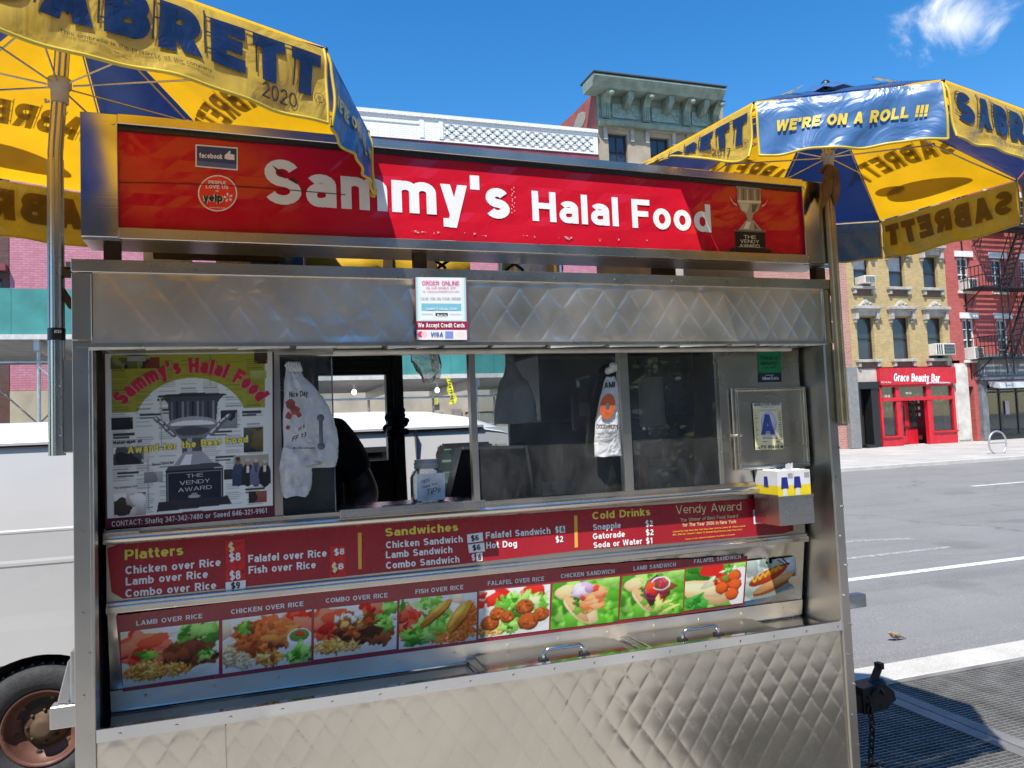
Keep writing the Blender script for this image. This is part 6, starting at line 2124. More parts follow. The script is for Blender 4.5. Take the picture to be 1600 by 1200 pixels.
mb.hexa([(xl1, SY - .010, tz(xl1) - zt1), (xr1, SY - .010, tz(xr1) - zt1), (xr1, SY + .019, tz(xr1) - zt1), (xl1, SY + .019, tz(xl1) - zt1)],
        [(xl1, SY - .010, tz(xl1)), (xr1, SY - .010, tz(xr1)), (xr1, SY + .019, tz(xr1)), (xl1, SY + .019, tz(xl1))])
mb.box(xl1, xr1, SY - .010, SY + .019, zb_, zb_ + zb1)
mb.build('sign_rails', M_STEEL, sb_, .002)
mb = MB()
RY_ = SY + .014
zred0 = zb_ + zb1 + .0005
mb.mat(0)
n = 60
mb.grid([[(xl1 + (xr1 - xl1) * k / n, RY_ + .0012 * sin(k * .9) * (r_ % 3 - 1), zred0 + (tz(xl1 + (xr1 - xl1) * k / n) - zt1 - .014 - zred0) * r_ / 8) for k in range(n + 1)] for r_ in range(9)])
mb.build('sign_panel', M_SIGNRED, sb_)
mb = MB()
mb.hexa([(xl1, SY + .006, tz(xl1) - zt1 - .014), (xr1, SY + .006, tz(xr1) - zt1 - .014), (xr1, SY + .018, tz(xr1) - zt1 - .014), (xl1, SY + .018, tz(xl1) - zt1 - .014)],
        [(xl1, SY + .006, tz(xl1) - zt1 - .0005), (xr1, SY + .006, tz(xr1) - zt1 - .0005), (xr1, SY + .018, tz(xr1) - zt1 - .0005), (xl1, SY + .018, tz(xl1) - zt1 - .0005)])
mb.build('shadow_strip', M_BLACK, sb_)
TY = RY_ - .0015
mb = MB()
text_px(mb, "Sammy's", (412.5, 318), (797, 343), 71, TY, .205, 0, .09, .0006)
mb.build('sign_lettering', M_TWHITE, sb_)
mb = MB(); text_px(mb, 'Halal', (832.3, 345), (967, 354), 47, TY, .195, 0, .1, .0006)
mb.build('sign_lettering', M_TWHITE, sb_)
mb = MB(); text_px(mb, 'Food', (988.3, 355.8), (1111.7, 363.3), 45, TY, .195, 0, .1, .0006)
mb.build('sign_lettering', M_TWHITE, sb_)
mb = MB()                                   # scratches and torn film on the sign
rs3 = random.Random(9)
mb.mat(0)
pts = [(186, 284), (260, 285), (330, 288), (412, 293), (470, 298), (540, 304)]
for a, b_ in zip(pts[:-1], pts[1:]):
    mb.face([at(a[0], a[1] + 1, y=TY - .0021), at(b_[0], b_[1] + 1, y=TY - .0021), at(b_[0], b_[1] - .3, y=TY - .0021), at(a[0], a[1] - .3, y=TY - .0021)])
mb.face([at(425, 258, y=TY - .0024), at(436, 272, y=TY - .0024), at(446, 280, y=TY - .0024), at(440, 268, y=TY - .0024)]); mb.face([at(450, 280, y=TY - .0024), at(464, 288, y=TY - .0024), at(466, 284, y=TY - .0024), at(456, 277, y=TY - .0024)])
mb.mat(1)
for k in range(26):
    x = 640 + rs3.random() * 420; y = 361 + (x - 640) * .042 + rs3.uniform(-2, 2)
    mb.face([at(x, y, y=TY - .0021), at(x + 1 + rs3.random() * 6, y + .6, y=TY - .0021), at(x + 1, y + rs3.random() * 4, y=TY - .0021)])
for k in range(14):
    x = 800 + rs3.uniform(-3, 4); y = 292 + k * 3
    mb.face([at(x, y, y=TY - .0021), at(x + 2, y + .6, y=TY - .0021), at(x + 1, y + 3, y=TY - .0021)])
mb.build('peeling_film_specks', [plain('scratch_dark', (.10, .01, .012), .6), plain('peeling_film', (.62, .35, .34), .6)], sb_)
# round and square stickers on the sign
mb = MB()
Sq = lambda pts, off: mb.face([at(*p_, y=TY - off) for p_ in pts][::-1])
mb.mat(0); Sq([(305.5, 225.5), (371.5, 230.5), (371.5, 266.5), (305.5, 260.5)], .0006)
mb.mat(1); Sq([(307.5, 227.7), (369.5, 232.5), (369.5, 257), (307.5, 251)], .0012)
mb.mat(2); Sq([(307.5, 251), (369.5, 257), (369.5, 264.2), (307.5, 258.6)], .0012)
mb.mat(0)
Sq([(351, 248), (351, 242.5), (356, 238.5), (358, 235.5), (360.5, 236), (359.8, 240.5), (366, 241.5), (366.5, 250), (357, 249.5)], .0018)
mb.build('social_media_sticker', [M_TWHITE, plain('sticker_slate_blue', (.035, .055, .15), .5), plain('sticker_mid_blue', (.10, .14, .27), .5)], sb_)
fb = sb_.children[-1]
mb = MB(); text_px(mb, 'facebook', (311.5, 246.6), (347.7, 249), 8, TY - .0013, .2, 0, .06)
mb.build('sticker_lettering', M_TWHITE, fb)
mb = MB()
ccx, ccy = 340, 302
ring = lambda r_: [(ccx + r_ * cos(2 * pi * k / 40), ccy + r_ * .92 * sin(2 * pi * k / 40)) for k in range(40)]
mb.mat(0); Sq(ring(30.8), .0006); mb.mat(1); Sq(ring(28.8), .0012)
mb.build('review_sticker', [M_TWHITE, plain('sticker_red', (.85, .035, .02), .4)], sb_)
ye = sb_.children[-1]
mb = MB()
mb.mat(0); text_px(mb, 'PEOPLE', (326, 287), (353, 288.2), 5, TY - .0014, .2); text_px(mb, 'LOVE US', (321.7, 294.3), (357, 295.6), 5.4, TY - .0014, .2); text_px(mb, 'ON', (337, 299.8), (342, 300), 2.6, TY - .0014, .2); text_px(mb, 'www.yelp.com', (327, 325), (352, 326), 2, TY - .0014, .16)
mb.mat(0); text_px(mb, 'yelp', (318, 314.5), (348, 315.5), 12, TY - .0014, .22, 0, .05, .0010, .42)
mb.mat(1); text_px(mb, 'yelp', (318, 314.5), (348, 315.5), 12, TY - .0022, .22, 0, .05)
mb.mat(0)
for k in range(5):
    a = radians(100 + k * 72)
    c0 = (356.5, 308.5)
    Sq([(c0[0] + 1.6 * cos(a), c0[1] - 1.6 * sin(a)), (c0[0] + 6 * cos(a - .34), c0[1] - 6 * sin(a - .34)), (c0[0] + 7.6 * cos(a), c0[1] - 7.6 * sin(a)), (c0[0] + 6 * cos(a + .34), c0[1] - 6 * sin(a + .34))], .0018 + k * .0001)
mb.build('sticker_lettering', [M_TWHITE, M_TBLACK], ye)
# printed cup at the right end
p = Print(72, 120, (0, 0, 0)); p.k[:] = False
def cup(pts, c, var=.08):
    a0 = p.a.copy(); z = np.zeros_like(p.k); sv = p.a; p.a = np.zeros_like(sv); p.poly(pts, (255, 255, 255)); z = p.a[..., 0] > .5; p.a = a0
    p.put(z, c, var); p.k |= z
cup([(.06, .02), (.94, .02), (.84, .055), (.80, .10), (.80, .27), (.72, .40), (.60, .45), (.56, .52), (.62, .55), (.74, .64), (.80, .68), (.20, .68), (.26, .64), (.38, .55), (.44, .52), (.40, .45), (.28, .40), (.20, .27), (.20, .10), (.16, .055)], (176, 160, 130))
cup([(.22, .09), (.78, .09), (.77, .26), (.23, .26)], (150, 134, 104)); cup([(.2, .26), (.8, .26), (.78, .29), (.22, .29)], (226, 214, 190)); cup([(.26, .30), (.5, .30), (.44, .42), (.32, .40)], (212, 200, 172)); cup([(.56, .31), (.72, .31), (.62, .42), (.55, .43)], (110, 96, 72))
for k in range(6):
    cup([(.26 + k * .09, .10), (.29 + k * .09, .10), (.29 + k * .09, .255), (.26 + k * .09, .255)], (112, 98, 76) if k % 2 else (206, 192, 160))
cup([(.42, .56), (.52, .56), (.46, .66), (.34, .66)], (232, 222, 200)); cup([(.6, .57), (.7, .66), (.6, .66)], (110, 98, 76))
for s in (1, -1):
    for q0, q1 in (((.30, .33), (.40, .30)), ((.38, .31), (.46, .24)), ((.44, .26), (.48, .20))):
        d = (q1[0] - q0[0], q1[1] - q0[1])
        cup([(.5 + s * q0[0], q0[1] - .016), (.5 + s * q1[0], q1[1] - .016), (.5 + s * q1[0], q1[1] + .016), (.5 + s * q0[0], q0[1] + .02)], (206, 194, 166))
cup([(.12, .68), (.88, .68), (.90, .70), (.10, .70)], (120, 104, 84)); cup([(.14, .70), (.86, .70), (.86, .93), (.14, .93)], (28, 20, 18)); cup([(.02, .93), (.98, .93), (1.0, .99), (.0, .99)], (58, 36, 28))
for q in ([(.17, .715), (.83, .715), (.83, .722), (.17, .722)], [(.17, .91), (.83, .91), (.83, .917), (.17, .917)]):
    cup(q, (130, 110, 84))
cup([(.42, .885), (.58, .885), (.55, .90), (.45, .90)], (170, 160, 140))
p.k[:, 0] = False
cq = [(1138, 284), (1201, 286), (1206, 397), (1140, 394)]
cupo = p.build('trophy_print', quad_px(cq, TY - .001), M_PRINT, sb_)
mb = MB()
for s, a, b_, h_ in (('THE', (1162, 372.5), (1181, 373.5), 5.2), ('VENDY', (1156.5, 379.5), (1186, 380.6), 5.4), ('AWARD', (1155.5, 386.3), (1187, 387.4), 5.2)):
    text_px(mb, s, a, b_, h_, TY - .0016, .11)
mb.build('trophy_lettering', M_TCREAM, sb_)
# legs of the sign
mb = MB()
for x in (at(176, 385, y=SY + .08).x, at(655, 400, y=SY + .08).x, at(1277, 425, y=SY + .08).x):
    mb = MB(); mb.box(x - .022, x + .022, SY + .06, SY + .10, ZF1 + .007, zb_ - .0005)
    mb.build('sign_leg', M_RUST, sb_)

# ---- umbrella holders at the sides, shelf brackets, hitch
for x0_, x1_, z0_, z1_ in ((at(99, 600, y=CY + .03).x, CXL - .0005, at(105, 708, y=CY).z, at(105, 560, y=CY).z), (CXR + .0005, at(1327, 600, y=CY).x, at(1320, 665, y=CY).z, at(1318, 545, y=CY).z)):
    mb = MB(); mb.box(x0_, x1_, CY + .02, CY + .07, z0_, z1_); mb.box(x0_ - .012 if x0_ < 0 else x1_ - .02, x0_ if x0_ < 0 else x1_, CY + .01, CY + .08, z0_ + .05, z0_ + .08)
    mb.box(x0_ - .012 if x0_ < 0 else x1_ - .02, x0_ if x0_ < 0 else x1_, CY + .01, CY + .08, z1_ - .08, z1_ - .05)
    mb.build('umbrella_holder', M_STEEL_D, cart, .003)
mb = MB()
for zz in (ZF1 - .04,):
    mb.box(CXL - .06, CXL - .001, CY + .02, CY + .05, zz, zz + .03); mb.bar((CXL - .05, CY + .035, zz - .01), (CXL - .005, CY + .035, zz - .09), .02)
    mb.box(CXR + .006, CXR + .05, CY + .0, CY + .04, zz - .01, zz + .02)
mb.build('pole_bracket', M_RUST, cart, .003)
pa, pb_ = at(77, 1106, y=CY + .02), at(117, 1136, y=CY + .02)
mb = MB()
mb.box(pa.x, CXL - .001, CY + .02, CY + .07, pb_.z, pa.z)
mb.bar((pa.x + .03, CY + .045, pa.z), (CXL - .01, CY + .045, at(112, 1032, y=CY + .045).z), .02, .03)
mb.box(CXL - .016, CXL - .001, CY + .02, CY + .07, pa.z + .001, at(112, 1015, y=CY + .045).z)
mb.build('shelf_bracket', M_STEEL2, cart, .003)
mb = MB(); mb.box(CXR, at(1349, 938, y=2.75).x, 2.73, 2.78, at(1340, 948, y=2.75).z, at(1340, 928, y=2.75).z)
mb.build('shelf_bracket', M_GALV, cart, .003)
HY = 3.2
hc = at(1366, 1080, y=HY)
mb = MB()
mb.bar((CXR - .2, HY, hc.z - .03), (hc.x - .02, HY, hc.z - .03), .09, .08)
mb.prism([(hc.x - .12, hc.z + .045), (hc.x + .02, hc.z + .05), (hc.x + .075, hc.z + .005), (hc.x + .085, hc.z - .04), (hc.x + .045, hc.z - .055), (hc.x + .03, hc.z - .075), (hc.x - .12, hc.z - .08)], 1, HY - .055, HY + .055)
mb.ball((hc.x + .02, HY, hc.z + .03), .06, .05, .035, 10, 6)
la, lb = at(1364, 1066, y=HY), at(1373, 1042, y=HY)
mb.bar(la, lb, .032, .026); mb.box(lb.x - .012, lb.x + .018, HY - .02, HY + .02, lb.z - .01, lb.z + .022)
mb.tube([(hc.x - .07, HY - .06, hc.z + .01), (hc.x - .03, HY - .075, hc.z + .04), (hc.x + .0, HY - .06, hc.z + .01)], .010, 6)
mb.build('hitch', M_PLATEBLACK, cart, .008, 2)
hi = cart.children[-1]
mb = MB()
top = Vector((at(1357, 1098, y=HY - .06).x, HY - .06, hc.z - .02))
nl = int((top.z - .02) / .034)
for k in range(nl):
    c = Vector((top.x + .012 * sin(k * .5), top.y, top.z - k * .034))
    r_ = []
    for j in range(13):
        a = 2 * pi * j / 12
        o_ = .013 * cos(a)
        r_.append((c.x + (o_ if k % 2 else 0), c.y + (0 if k % 2 else o_), c.z + .024 * sin(a)))
    mb.tube(r_, .0052, 6, False)
for k in range(7):
    a = k * .9
    c = Vector((top.x + .02 + .03 * cos(a), top.y + .03 * sin(a), .012 + .006 * (k % 3)))
    mb.tube([(c.x + .022 * cos(2 * pi * j / 10), c.y + .014 * sin(2 * pi * j / 10), c.z) for j in range(11)], .005, 6, False)
mb.build('safety_chain', M_PLATEBLACK, hi)
# wheels under the body
for xw in (.95,):
    for yy in (BY - .12,):
        mb = MB(); mb.lathe([(.10, -.09), (.26, -.09), (.285, -.06), (.285, .06), (.26, .09), (.10, .09)], (xw, yy, .286), 28, 1)
        mb.build('wheel', M_RUBBER, cart)
# clutter on the roof under the sign: hood, white board, brown beam, wires
mb = MB()
mb.mat(0).lathe([(.14, 0), (.14, .22)], (1.13, 3.05, ZF1 + .005), 28)
mb.build('exhaust_hood', M_STEEL_SHINY, cart)
mb = MB()
mb.mat(0).box(-.32, .10, 2.88, 2.91, ZF1 + .105, ZF1 + .135); mb.mat(1).box(-.36, -.20, 2.96, 2.98, ZF1 + .005, ZF1 + .24); mb.box(-.12, .16, 2.96, 2.98, ZF1 + .005, ZF1 + .24)
mb.mat(0).box(1.42, 1.78, 2.95, 3.0, ZF1 + .006, ZF1 + .24)
mb.mat(1).box(1.80, 2.15, 2.90, 2.92, ZF1 + .006, ZF1 + .22)
mb.build('roof_boards', [M_RUST, M_WHITE], cart)
for x0_, s in ((.62, 1), (.70, -1), (.88, 1), (1.0, -1)):
    mb = MB()
    mb.tube([(x0_, 2.75, ZF1 + .01), (x0_ + s * .03, 2.70, ZF1 + .06), (x0_ + s * .09, 2.70, ZF1 + .10), (x0_ + s * .14, 2.71, ZF1 + .17)], .006, 6)
    mb.build('cable', M_RUBBER, cart)

# ================================================================== the two umbrellas
M_FY = fabric('yellow_vinyl', (.62, .40, .025), (1.0, .50, .008), .34, .10, .68)
M_FYV = fabric('yellow_vinyl_edge', (.74, .52, .07), (.82, .42, .015), .26, .30, .32)
M_FB = fabric('navy_vinyl', (.05, .13, .32), (.012, .035, .19), .32, .12, .30)
M_FBV = fabric('navy_vinyl_edge', (.075, .19, .42), (.012, .035, .16), .30, .26, .12)
M_PRINTNAVY = fabric('navy_print', (.012, .026, .085), (.62, .48, .2), .27, .22, .40)
M_PRINTVAL = fabric('navy_valance_print', (.014, .030, .090), (.3, .25, .12), .27, .26, .12)
M_THROUGH = fabric('print_showing_through', (.30, .17, .012), (.36, .18, .008), .4, .2, .4)
M_PRINTDARK = plain('dark_outline_print', (.03, .03, .03), .4)
M_PRINTYEL = plain('yellow_print', (.72, .52, .06), .35, 0, .1, 12, .3, 18)
M_PIPING = plain('yellow_piping', (.62, .46, .05), .45)
M_POLE = steel('umbrella_pole_metal', (.58, .57, .55), .25, .3)
M_WOODPOLE = plain('worn_brass_pole', (.42, .33, .18), .38, .75, .35, 6)


def umbrella(text, c, zr, R_, phi, al, tilt, drop, pole_x, pole_y, pole_z0, hub_z, apex, year, seed, pole_mat, pole_r, rest_y):
    rs = random.Random(seed)
    t = thing('umbrella', text, 'umbrella', (pole_x, pole_y, pole_z0), 'yellow and blue cart umbrellas')
    cx_, cy_ = c

    def rim(a, d=0.0, r=R_):
        x_, y_ = r * cos(a), r * sin(a)
        return Vector((cx_ + x_, cy_ + y_, zr + tilt[0] * x_ + tilt[1] * y_ - d))
    ap = Vector((cx_ - apex * tilt[0] * .5, cy_ - apex * tilt[1] * .5, zr + apex))
    order = []
    for k in range(4):
        order.append((phi + k * pi / 2 - al, phi + k * pi / 2 + al, True))
        order.append((phi + k * pi / 2 + al, phi + (k + 1) * pi / 2 - al, False))
    for idx, (a0, a1, yel) in enumerate(order):
        P, Q = rim(a0), rim(a1)
        nrm = (Q - P).cross(ap - P).normalized()
        if nrm.z < 0:
            nrm = -nrm
        out = Vector((nrm.x, nrm.y, 0)).normalized()
        wid = (Q - P).length
        mid = (P + Q) / 2
        slant_h = (ap - mid).length
        ph = rs.random() * 6

        def surf(u, v, off=0.0):
            b = P.lerp(Q, u)
            p = b.lerp(ap, v)
            sag = .022 * sin(pi * min(1, max(0, u))) * (1 - v) ** .6
            p = p - Vector((0, 0, sag * (1 if v > .03 else v / .03 * 1))) + Vector((0, 0, .012 * sin(pi * v)))
            return p + nrm * off
        mb = MB(); mb.mat(0, True)
        N, Mv = 12, 10
        mb.grid([[surf(i / N, j / Mv * .985) for i in range(N + 1)] for j in range(Mv + 1)])

        def lay(polys, m, off):
            """polys in metres: x across from the middle, y up the slope from the rim"""
            mb.mat(m)
            for q in polys:
                pts = []
                for x_, y_ in q:
                    v = y_ / slant_h
                    ww = wid * (1 - v)
                    pts.append(surf(.5 + x_ / ww, v, off))
                mb.face(pts)
        if yel:
            # name on an arc and the sausage roll below it
            polys, W0 = letters('SABRETT', .26, 0, .12, .12)
            kx = .44 / W0
            Ra = .55
            ty_ = .285
            pl, pl2 = [], []
            for q, ly_ in polys:
                r_, r2_ = [], []
                for x_, y_ in q:
                    a_ = (x_ * kx - .22) / Ra
                    rr = Ra + y_ * .105
                    r_.append((rr * sin(a_), ty_ + rr * cos(a_) - Ra))
                pl.append(r_)
            lay(pl, 1, .003)
            thin, _ = letters('SABRETT', .26, 0, .12, .12, .03)
            for q, ly_ in thin:
                pl2.append([((Ra + (y_ * 1.06 + .04) * .105) * sin((x_ * kx - .235) / Ra), ty_ + (Ra + (y_ * 1.06 + .04) * .105) * cos((x_ * kx - .235) / Ra) - Ra) for x_, y_ in q])
            lay(pl2, 2, .004)
            roll = []
            for k in range(30):
                a_ = 2 * pi * k / 30
                x_, y_ = .19 * cos(a_), .062 * sin(a_) * (1 + .25 * cos(a_))
                roll.append((x_, .135 + y_ * .85 - .6 * x_ * x_ * 1.2 + x_ * .10))
            cc = (sum(p_[0] for p_ in roll) / 30, sum(p_[1] for p_ in roll) / 30)
            lay([[cc, roll[k], roll[(k + 1) % 30]] for k in range(30)], 1, .003)
            tip = [(.15 + .075 * cos(2 * pi * k / 16), .172 + .030 * sin(2 * pi * k / 16)) for k in range(16)]
            lay([[(.15, .172), tip[k], tip[(k + 1) % 16]] for k in range(16)], 1, .0034)
        o = mb.build('canopy_panel', [M_FY if yel else M_FB, M_PRINTNAVY, M_PRINTDARK], t)
        # hanging edge
        e0, e1 = .006, .994
        w1, w2 = rs.uniform(5, 8), rs.uniform(11, 15)

        def val(u, s, off=0.0):
            b = P.lerp(Q, u)
            wv = (.008 * sin(w1 * u + ph) + .006 * sin(w2 * u + ph * 2 + s * 3) + .004 * sin(29 * u + s * 7 + ph)) * (.15 + s)
            curl = .010 * s * s * (1 if yel else .4)
            r0 = .012
            p = b + Vector((0, 0, -.006 - drop * s - .004 * sin(2.2 * w1 * u + ph) * s)) + out * (r0 * min(1, s * 6) + wv + curl + off)
            if -.48 < p.x < 2.23 and p.y < 2.80:          # the cloth lies on top of the sign box
                k_ = min(1, max(0, (p.y - rest_y) / (2.56 - rest_y if rest_y < 2.4 else .08))); k_ = k_ * k_ * (3 - 2 * k_)
                k_ *= min(1, max(0, (2.80 - p.y) / .06))
                lo = 2.752 + .012 * s + .006 * sin(9 * u) + off
                if p.z < lo:
                    p.z += (lo - p.z) * k_
            return p
        mb = MB(); mb.mat(0, True)
        N, Mv = 64, 16
        mb.grid([[val(e0 + (e1 - e0) * i / N, j / Mv) for i in range(N + 1)] for j in range(Mv + 1)])

        def layv(polys, m, off):
            mb.mat(m)
            for q in polys:
                mb.face([val(.5 + x_ / wid, 1 - y_ / drop, off) for x_, y_ in q])
        if yel:
            polys, W0 = letters('SABRETT', .29, .05, .14, .10)
            ww = wid * .93
            kx = ww / W0
            layv([[(x_ * kx - ww / 2, drop * .30 + y_ * drop * .56) for x_, y_ in q] for q, _ in polys], 1, .0045)
            layv([[(x_ * kx - ww / 2, drop * .30 + y_ * drop * .56) for x_, y_ in q] for q, _ in polys], 4, -.0045)
            for dx_, dy_ in ((-.20, .13),):
                thin, _ = letters('SABRETT', .29, .05, .14, .12, .035)
                pl = []
                for q, _ in thin:
                    pl.append([((x_ + dx_) * kx * .99 - ww / 2, drop * .30 + (y_ + dy_) * drop * .56) for x_, y_ in q])
                layv(pl, 2, .0038)
            polys, W1 = letters(year, .11, 0, .12, .2)
            layv([[(x_ * .036 + wid * .5 - .19, drop * .10 + y_ * .036) for x_, y_ in q] for q, _ in polys], 2, .0038)
            polys, W1 = letters('R', .14, 0, .12, .2)
            n = 20
            layv([[(x_ * .011 + wid * .5 - .033, drop * .27 + y_ * .012) for x_, y_ in q] for q, _ in polys] +
                 [[(wid * .5 - .029 + r0 * cos(2 * pi * k / n), drop * .27 + .006 + r0 * sin(2 * pi * k / n)) for r0, k in ((.012, k0), (.0135, k0), (.0135, k0 + 1), (.012, k0 + 1))] for k0 in range(n)], 2, .0036)
            polys, W1 = letters('This umbrella is the property of the company', .12, 0, .12, .5)
            layv([[(x_ * .30 / W1 - wid * .28, drop * .17 + y_ * .0085 - .02 * x_ / W1 * 0) for x_, y_ in q] for q, _ in polys], 2, .0034)
        else:
            polys, W0 = letters("WE'RE ON A ROLL !!!", .24, .22, .10, .12)
            ww = wid * .80
            layv([[(x_ * ww / W0 - ww / 2, drop * .40 + y_ * drop * .20) for x_, y_ in q] for q, _ in polys], 1, .0065)
        mb.mat(3)
        mb.tube([val(e0 + (e1 - e0) * i / N, 1.0) for i in range(N + 1)], .0042, 6, False)
        for uu in (e0, e1):
            mb.tube([val(uu, j / Mv) for j in range(Mv + 1)], .0042, 6, False)
        mb.build('valance', [M_FYV if yel else M_FBV, M_PRINTVAL if yel else M_PRINTYEL, M_PRINTDARK, M_PIPING, M_THROUGH], t)
    # vent cap on top
    mb = MB(); mb.mat(0, True)
    n = 24
    mb.grid([[Vector((ap.x + r_ * cos(2 * pi * j / n), ap.y + r_ * sin(2 * pi * j / n), ap.z + h_ + .006 * sin(j * 3))) for j in range(n)] for r_, h_ in ((.14, -.035), (.09, .0), (.03, .022), (.005, .026))], True)
    mb.mat(1).ball((ap.x, ap.y, ap.z + .03), .02, .02, .02, 10, 6)
    mb.build('vent_cap', [M_FBV, M_BLACK], t)
    # pole with runner, ribs and stretchers
    mb = MB()
    mb.tube([(pole_x, pole_y, pole_z0), (pole_x, pole_y, hub_z - .2), (ap.x, ap.y, ap.z - .01)] if abs(ap.x - pole_x) > .02 else [(pole_x, pole_y, pole_z0), (ap.x, ap.y, ap.z - .01)], pole_r, 16)
    for k in range(8):                       # flutes of the pole
        a = 2 * pi * k / 8
        mb.tube([(pole_x + pole_r * cos(a), pole_y + pole_r * sin(a), pole_z0), (pole_x + pole_r * cos(a), pole_y + pole_r * sin(a), hub_z - .22)], .0022, 5)
    mb.build('pole', pole_mat, t)
    mb = MB()
    pc = Vector((pole_x + (ap.x - pole_x) * .4, pole_y + (ap.y - pole_y) * .4, hub_z))
    mb.lathe([(pole_r * 1.15, -.055), (pole_r * 1.2, -.012), (pole_r * 1.55, -.008), (pole_r * 1.55, .016), (pole_r * 1.15, .020)], pc, 18)
    mb.tube([(pc.x - pole_r * 1.2, pc.y - .01, pc.z - .055), (pc.x - pole_r * 1.7, pc.y - .01, pc.z - .06), (pc.x - pole_r * 1.7, pc.y - .01, pc.z - .05)], .004, 6)
    mb.build('runner', plain('grey_plastic', (.40, .39, .36), .5) if seed == 1 else bpy.data.materials['grey_plastic'], t)
    for a0, a1, yel in order:
        mb = MB()
        e = rim(a0, -.0)
        dn = Vector((0, 0, -.010))
        pts = [ap.lerp(e, s) + dn * (1.6 if s < .9 else .8) for s in (.03, .25, .5, .75, .995)]
        mb.tube(pts, .0030, 6)
        j = ap.lerp(e, .56) + dn * 1.6
        mb.tube([pc + Vector((cos(a0), sin(a0), 0)) * pole_r * 1.7, j], .0030, 6)
        mb.ball(j, .009, .009, .009, 8, 5)
        mb.mat(1).ball(e + dn * .5, .0065, .0065, .0065, 8, 6)
        mb.build('rib', [M_STEEL2, M_BLACK], t)
    return t


ul = umbrella('yellow and blue umbrella at the left end of the cart with a thick bare pole', (-.498, 2.483), 2.741, .871, radians(25.8), radians(26.7), (.005, -.003), .200,
              at(87.5, 400, y=2.53).x, 2.53, at(88, 712, y=2.53).z, at(88, 130, y=2.5).z, .36, '2020', 1, M_POLE, .0205, 2.50)
ur = umbrella('yellow and blue umbrella at the right end of the cart with a thin worn pole', (2.250, 2.501), 2.745, .782, radians(-82.1), radians(24.3), (-.074, -.011), .182,
              at(1303, 420, y=2.47).x, 2.47, at(1312, 662, y=2.47).z, at(1297, 248, y=2.5).z, .34, '2017', 2, M_WOODPOLE, .0165, 2.08)
mb = MB()
x_, y_ = ul.location.x, ul.location.y
z0_, z1_ = at(88, 531, y=2.51).z, at(88, 512, y=2.51).z
mb.mat(0).tube([(x_, y_, z0_), (x_, y_, z1_)], .0235, 18); mb.mat(1)
text_on(mb, 'ED', Vector((x_ + .000, y_ - .0242, (z0_ + z1_) / 2 + .002)), (1, 0, 0), (0, 0, 1), (0, -1, 0), .008, .018, .16)
mb.build('pole_sticker', [M_BLACK, M_TWHITE], ul)
# knotted brown cloth tied round the right pole
mb = MB(); mb.mat(0, True)
rx, ry_ = ur.location.x, ur.location.y
zt_ = at(1297, 262, y=2.45).z
for k, (dx, dx2, l) in enumerate(((-.005, -.055, .17), (.012, .02, .15), (-.012, -.03, .12))):
    rows = []
    for j in range(9):
        s = j / 8
        c = Vector((rx - .01 + dx + (dx2 - dx) * s ** 1.4, ry_ - .028 - .01 * sin(3 * s + k), zt_ - l * s))
        w = .006 + .016 * sin(pi * min(1, s * .9 + .1))
        rows.append([c + Vector((w * cos(a), .5 * w * sin(a) + .003 * sin(3 * a + j), .004 * sin(2 * a + j))) for a in [2 * pi * q / 9 for q in range(9)]])
    mb.grid(rows, True)
mb.tube([(rx + .021 * cos(a), ry_ + .021 * sin(a), zt_ + .004 * sin(2 * a)) for a in [2 * pi * q / 14 for q in range(15)]], .011, 8, False)
o = mb.build('rag', plain('brown_cloth', (.14, .075, .03), .9, 0, .4, 20, .5, 40))
label(o, 'brown rag knotted round the thin right umbrella pole', 'rag')

# ================================================================== van parked behind the cart
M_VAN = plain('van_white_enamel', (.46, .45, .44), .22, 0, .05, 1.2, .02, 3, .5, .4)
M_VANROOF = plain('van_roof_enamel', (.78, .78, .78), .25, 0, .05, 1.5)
M_TYRE = plain('tyre_rubber', (.030, .030, .030), .75, 0, .3, 12, .4, 60)
M_RIM = plain('rusty_pink_rim', (.13, .055, .038), .55, .2, .25, 8, .2, 30)
M_CARGLASS = glass('van_window_glass', (.42, .60, .56), .05, .01, .7)
van = thing('van', 'old white van with a rusty pink wheel parked behind the cart', 'van', (-.2, 5.7, road_z(5)))
VY0, VY1 = 4.86, 6.55
wl = at(72, 1128, y=VY0 + .1)
RZ = road_z(5)
wz = RZ + .345
WX1, WX2 = wl.x, wl.x + 2.95
# side profile (inset from the flank, height): tumblehome up to the drip rail
side = [(.03, RZ + .30), (.01, RZ + .48), (-.002, .60), (-.002, .78), (.004, .86), (.004, 1.115), (-.001, 1.125), (-.001, 1.14), (.003, 1.155), (.003, 1.295), (.0005, 1.30), (.0005, 1.31), (.005, 1.318), (.024, 1.42), (.075, 1.66), (.10, 1.775)]
vx = [-2.35, -2.33, -1.9, WX1 - .44, WX1 - .40, WX1 - .3, WX1 - .17, WX1, WX1 + .17, WX1 + .3, WX1 + .40, WX1 + .44, .2, .70, .9, 1.0, 1.1, 1.35, 1.62, 1.72]
mb = MB(); mb.mat(0, True)
def arch_z(x):
    m_ = 0
    for w in (WX1, WX2):
        d = abs(x - w)
        if d < .44:
            m_ = max(m_, wz - .02 + sqrt(max(0, .43 ** 2 - d * d)) * .98)
    return m_
xx = sorted(set([-2.35 + k * .06 for k in range(68)] + vx))
xx = [x for x in xx if x <= 1.74]
holes_v = [(at(560, 700, y=VY0 + .08).x, at(612, 700, y=VY0 + .08).x + .06, 1.36, 1.66), (at(684, 710, y=VY0 + .08).x, 1.58, 1.30, 1.675)]
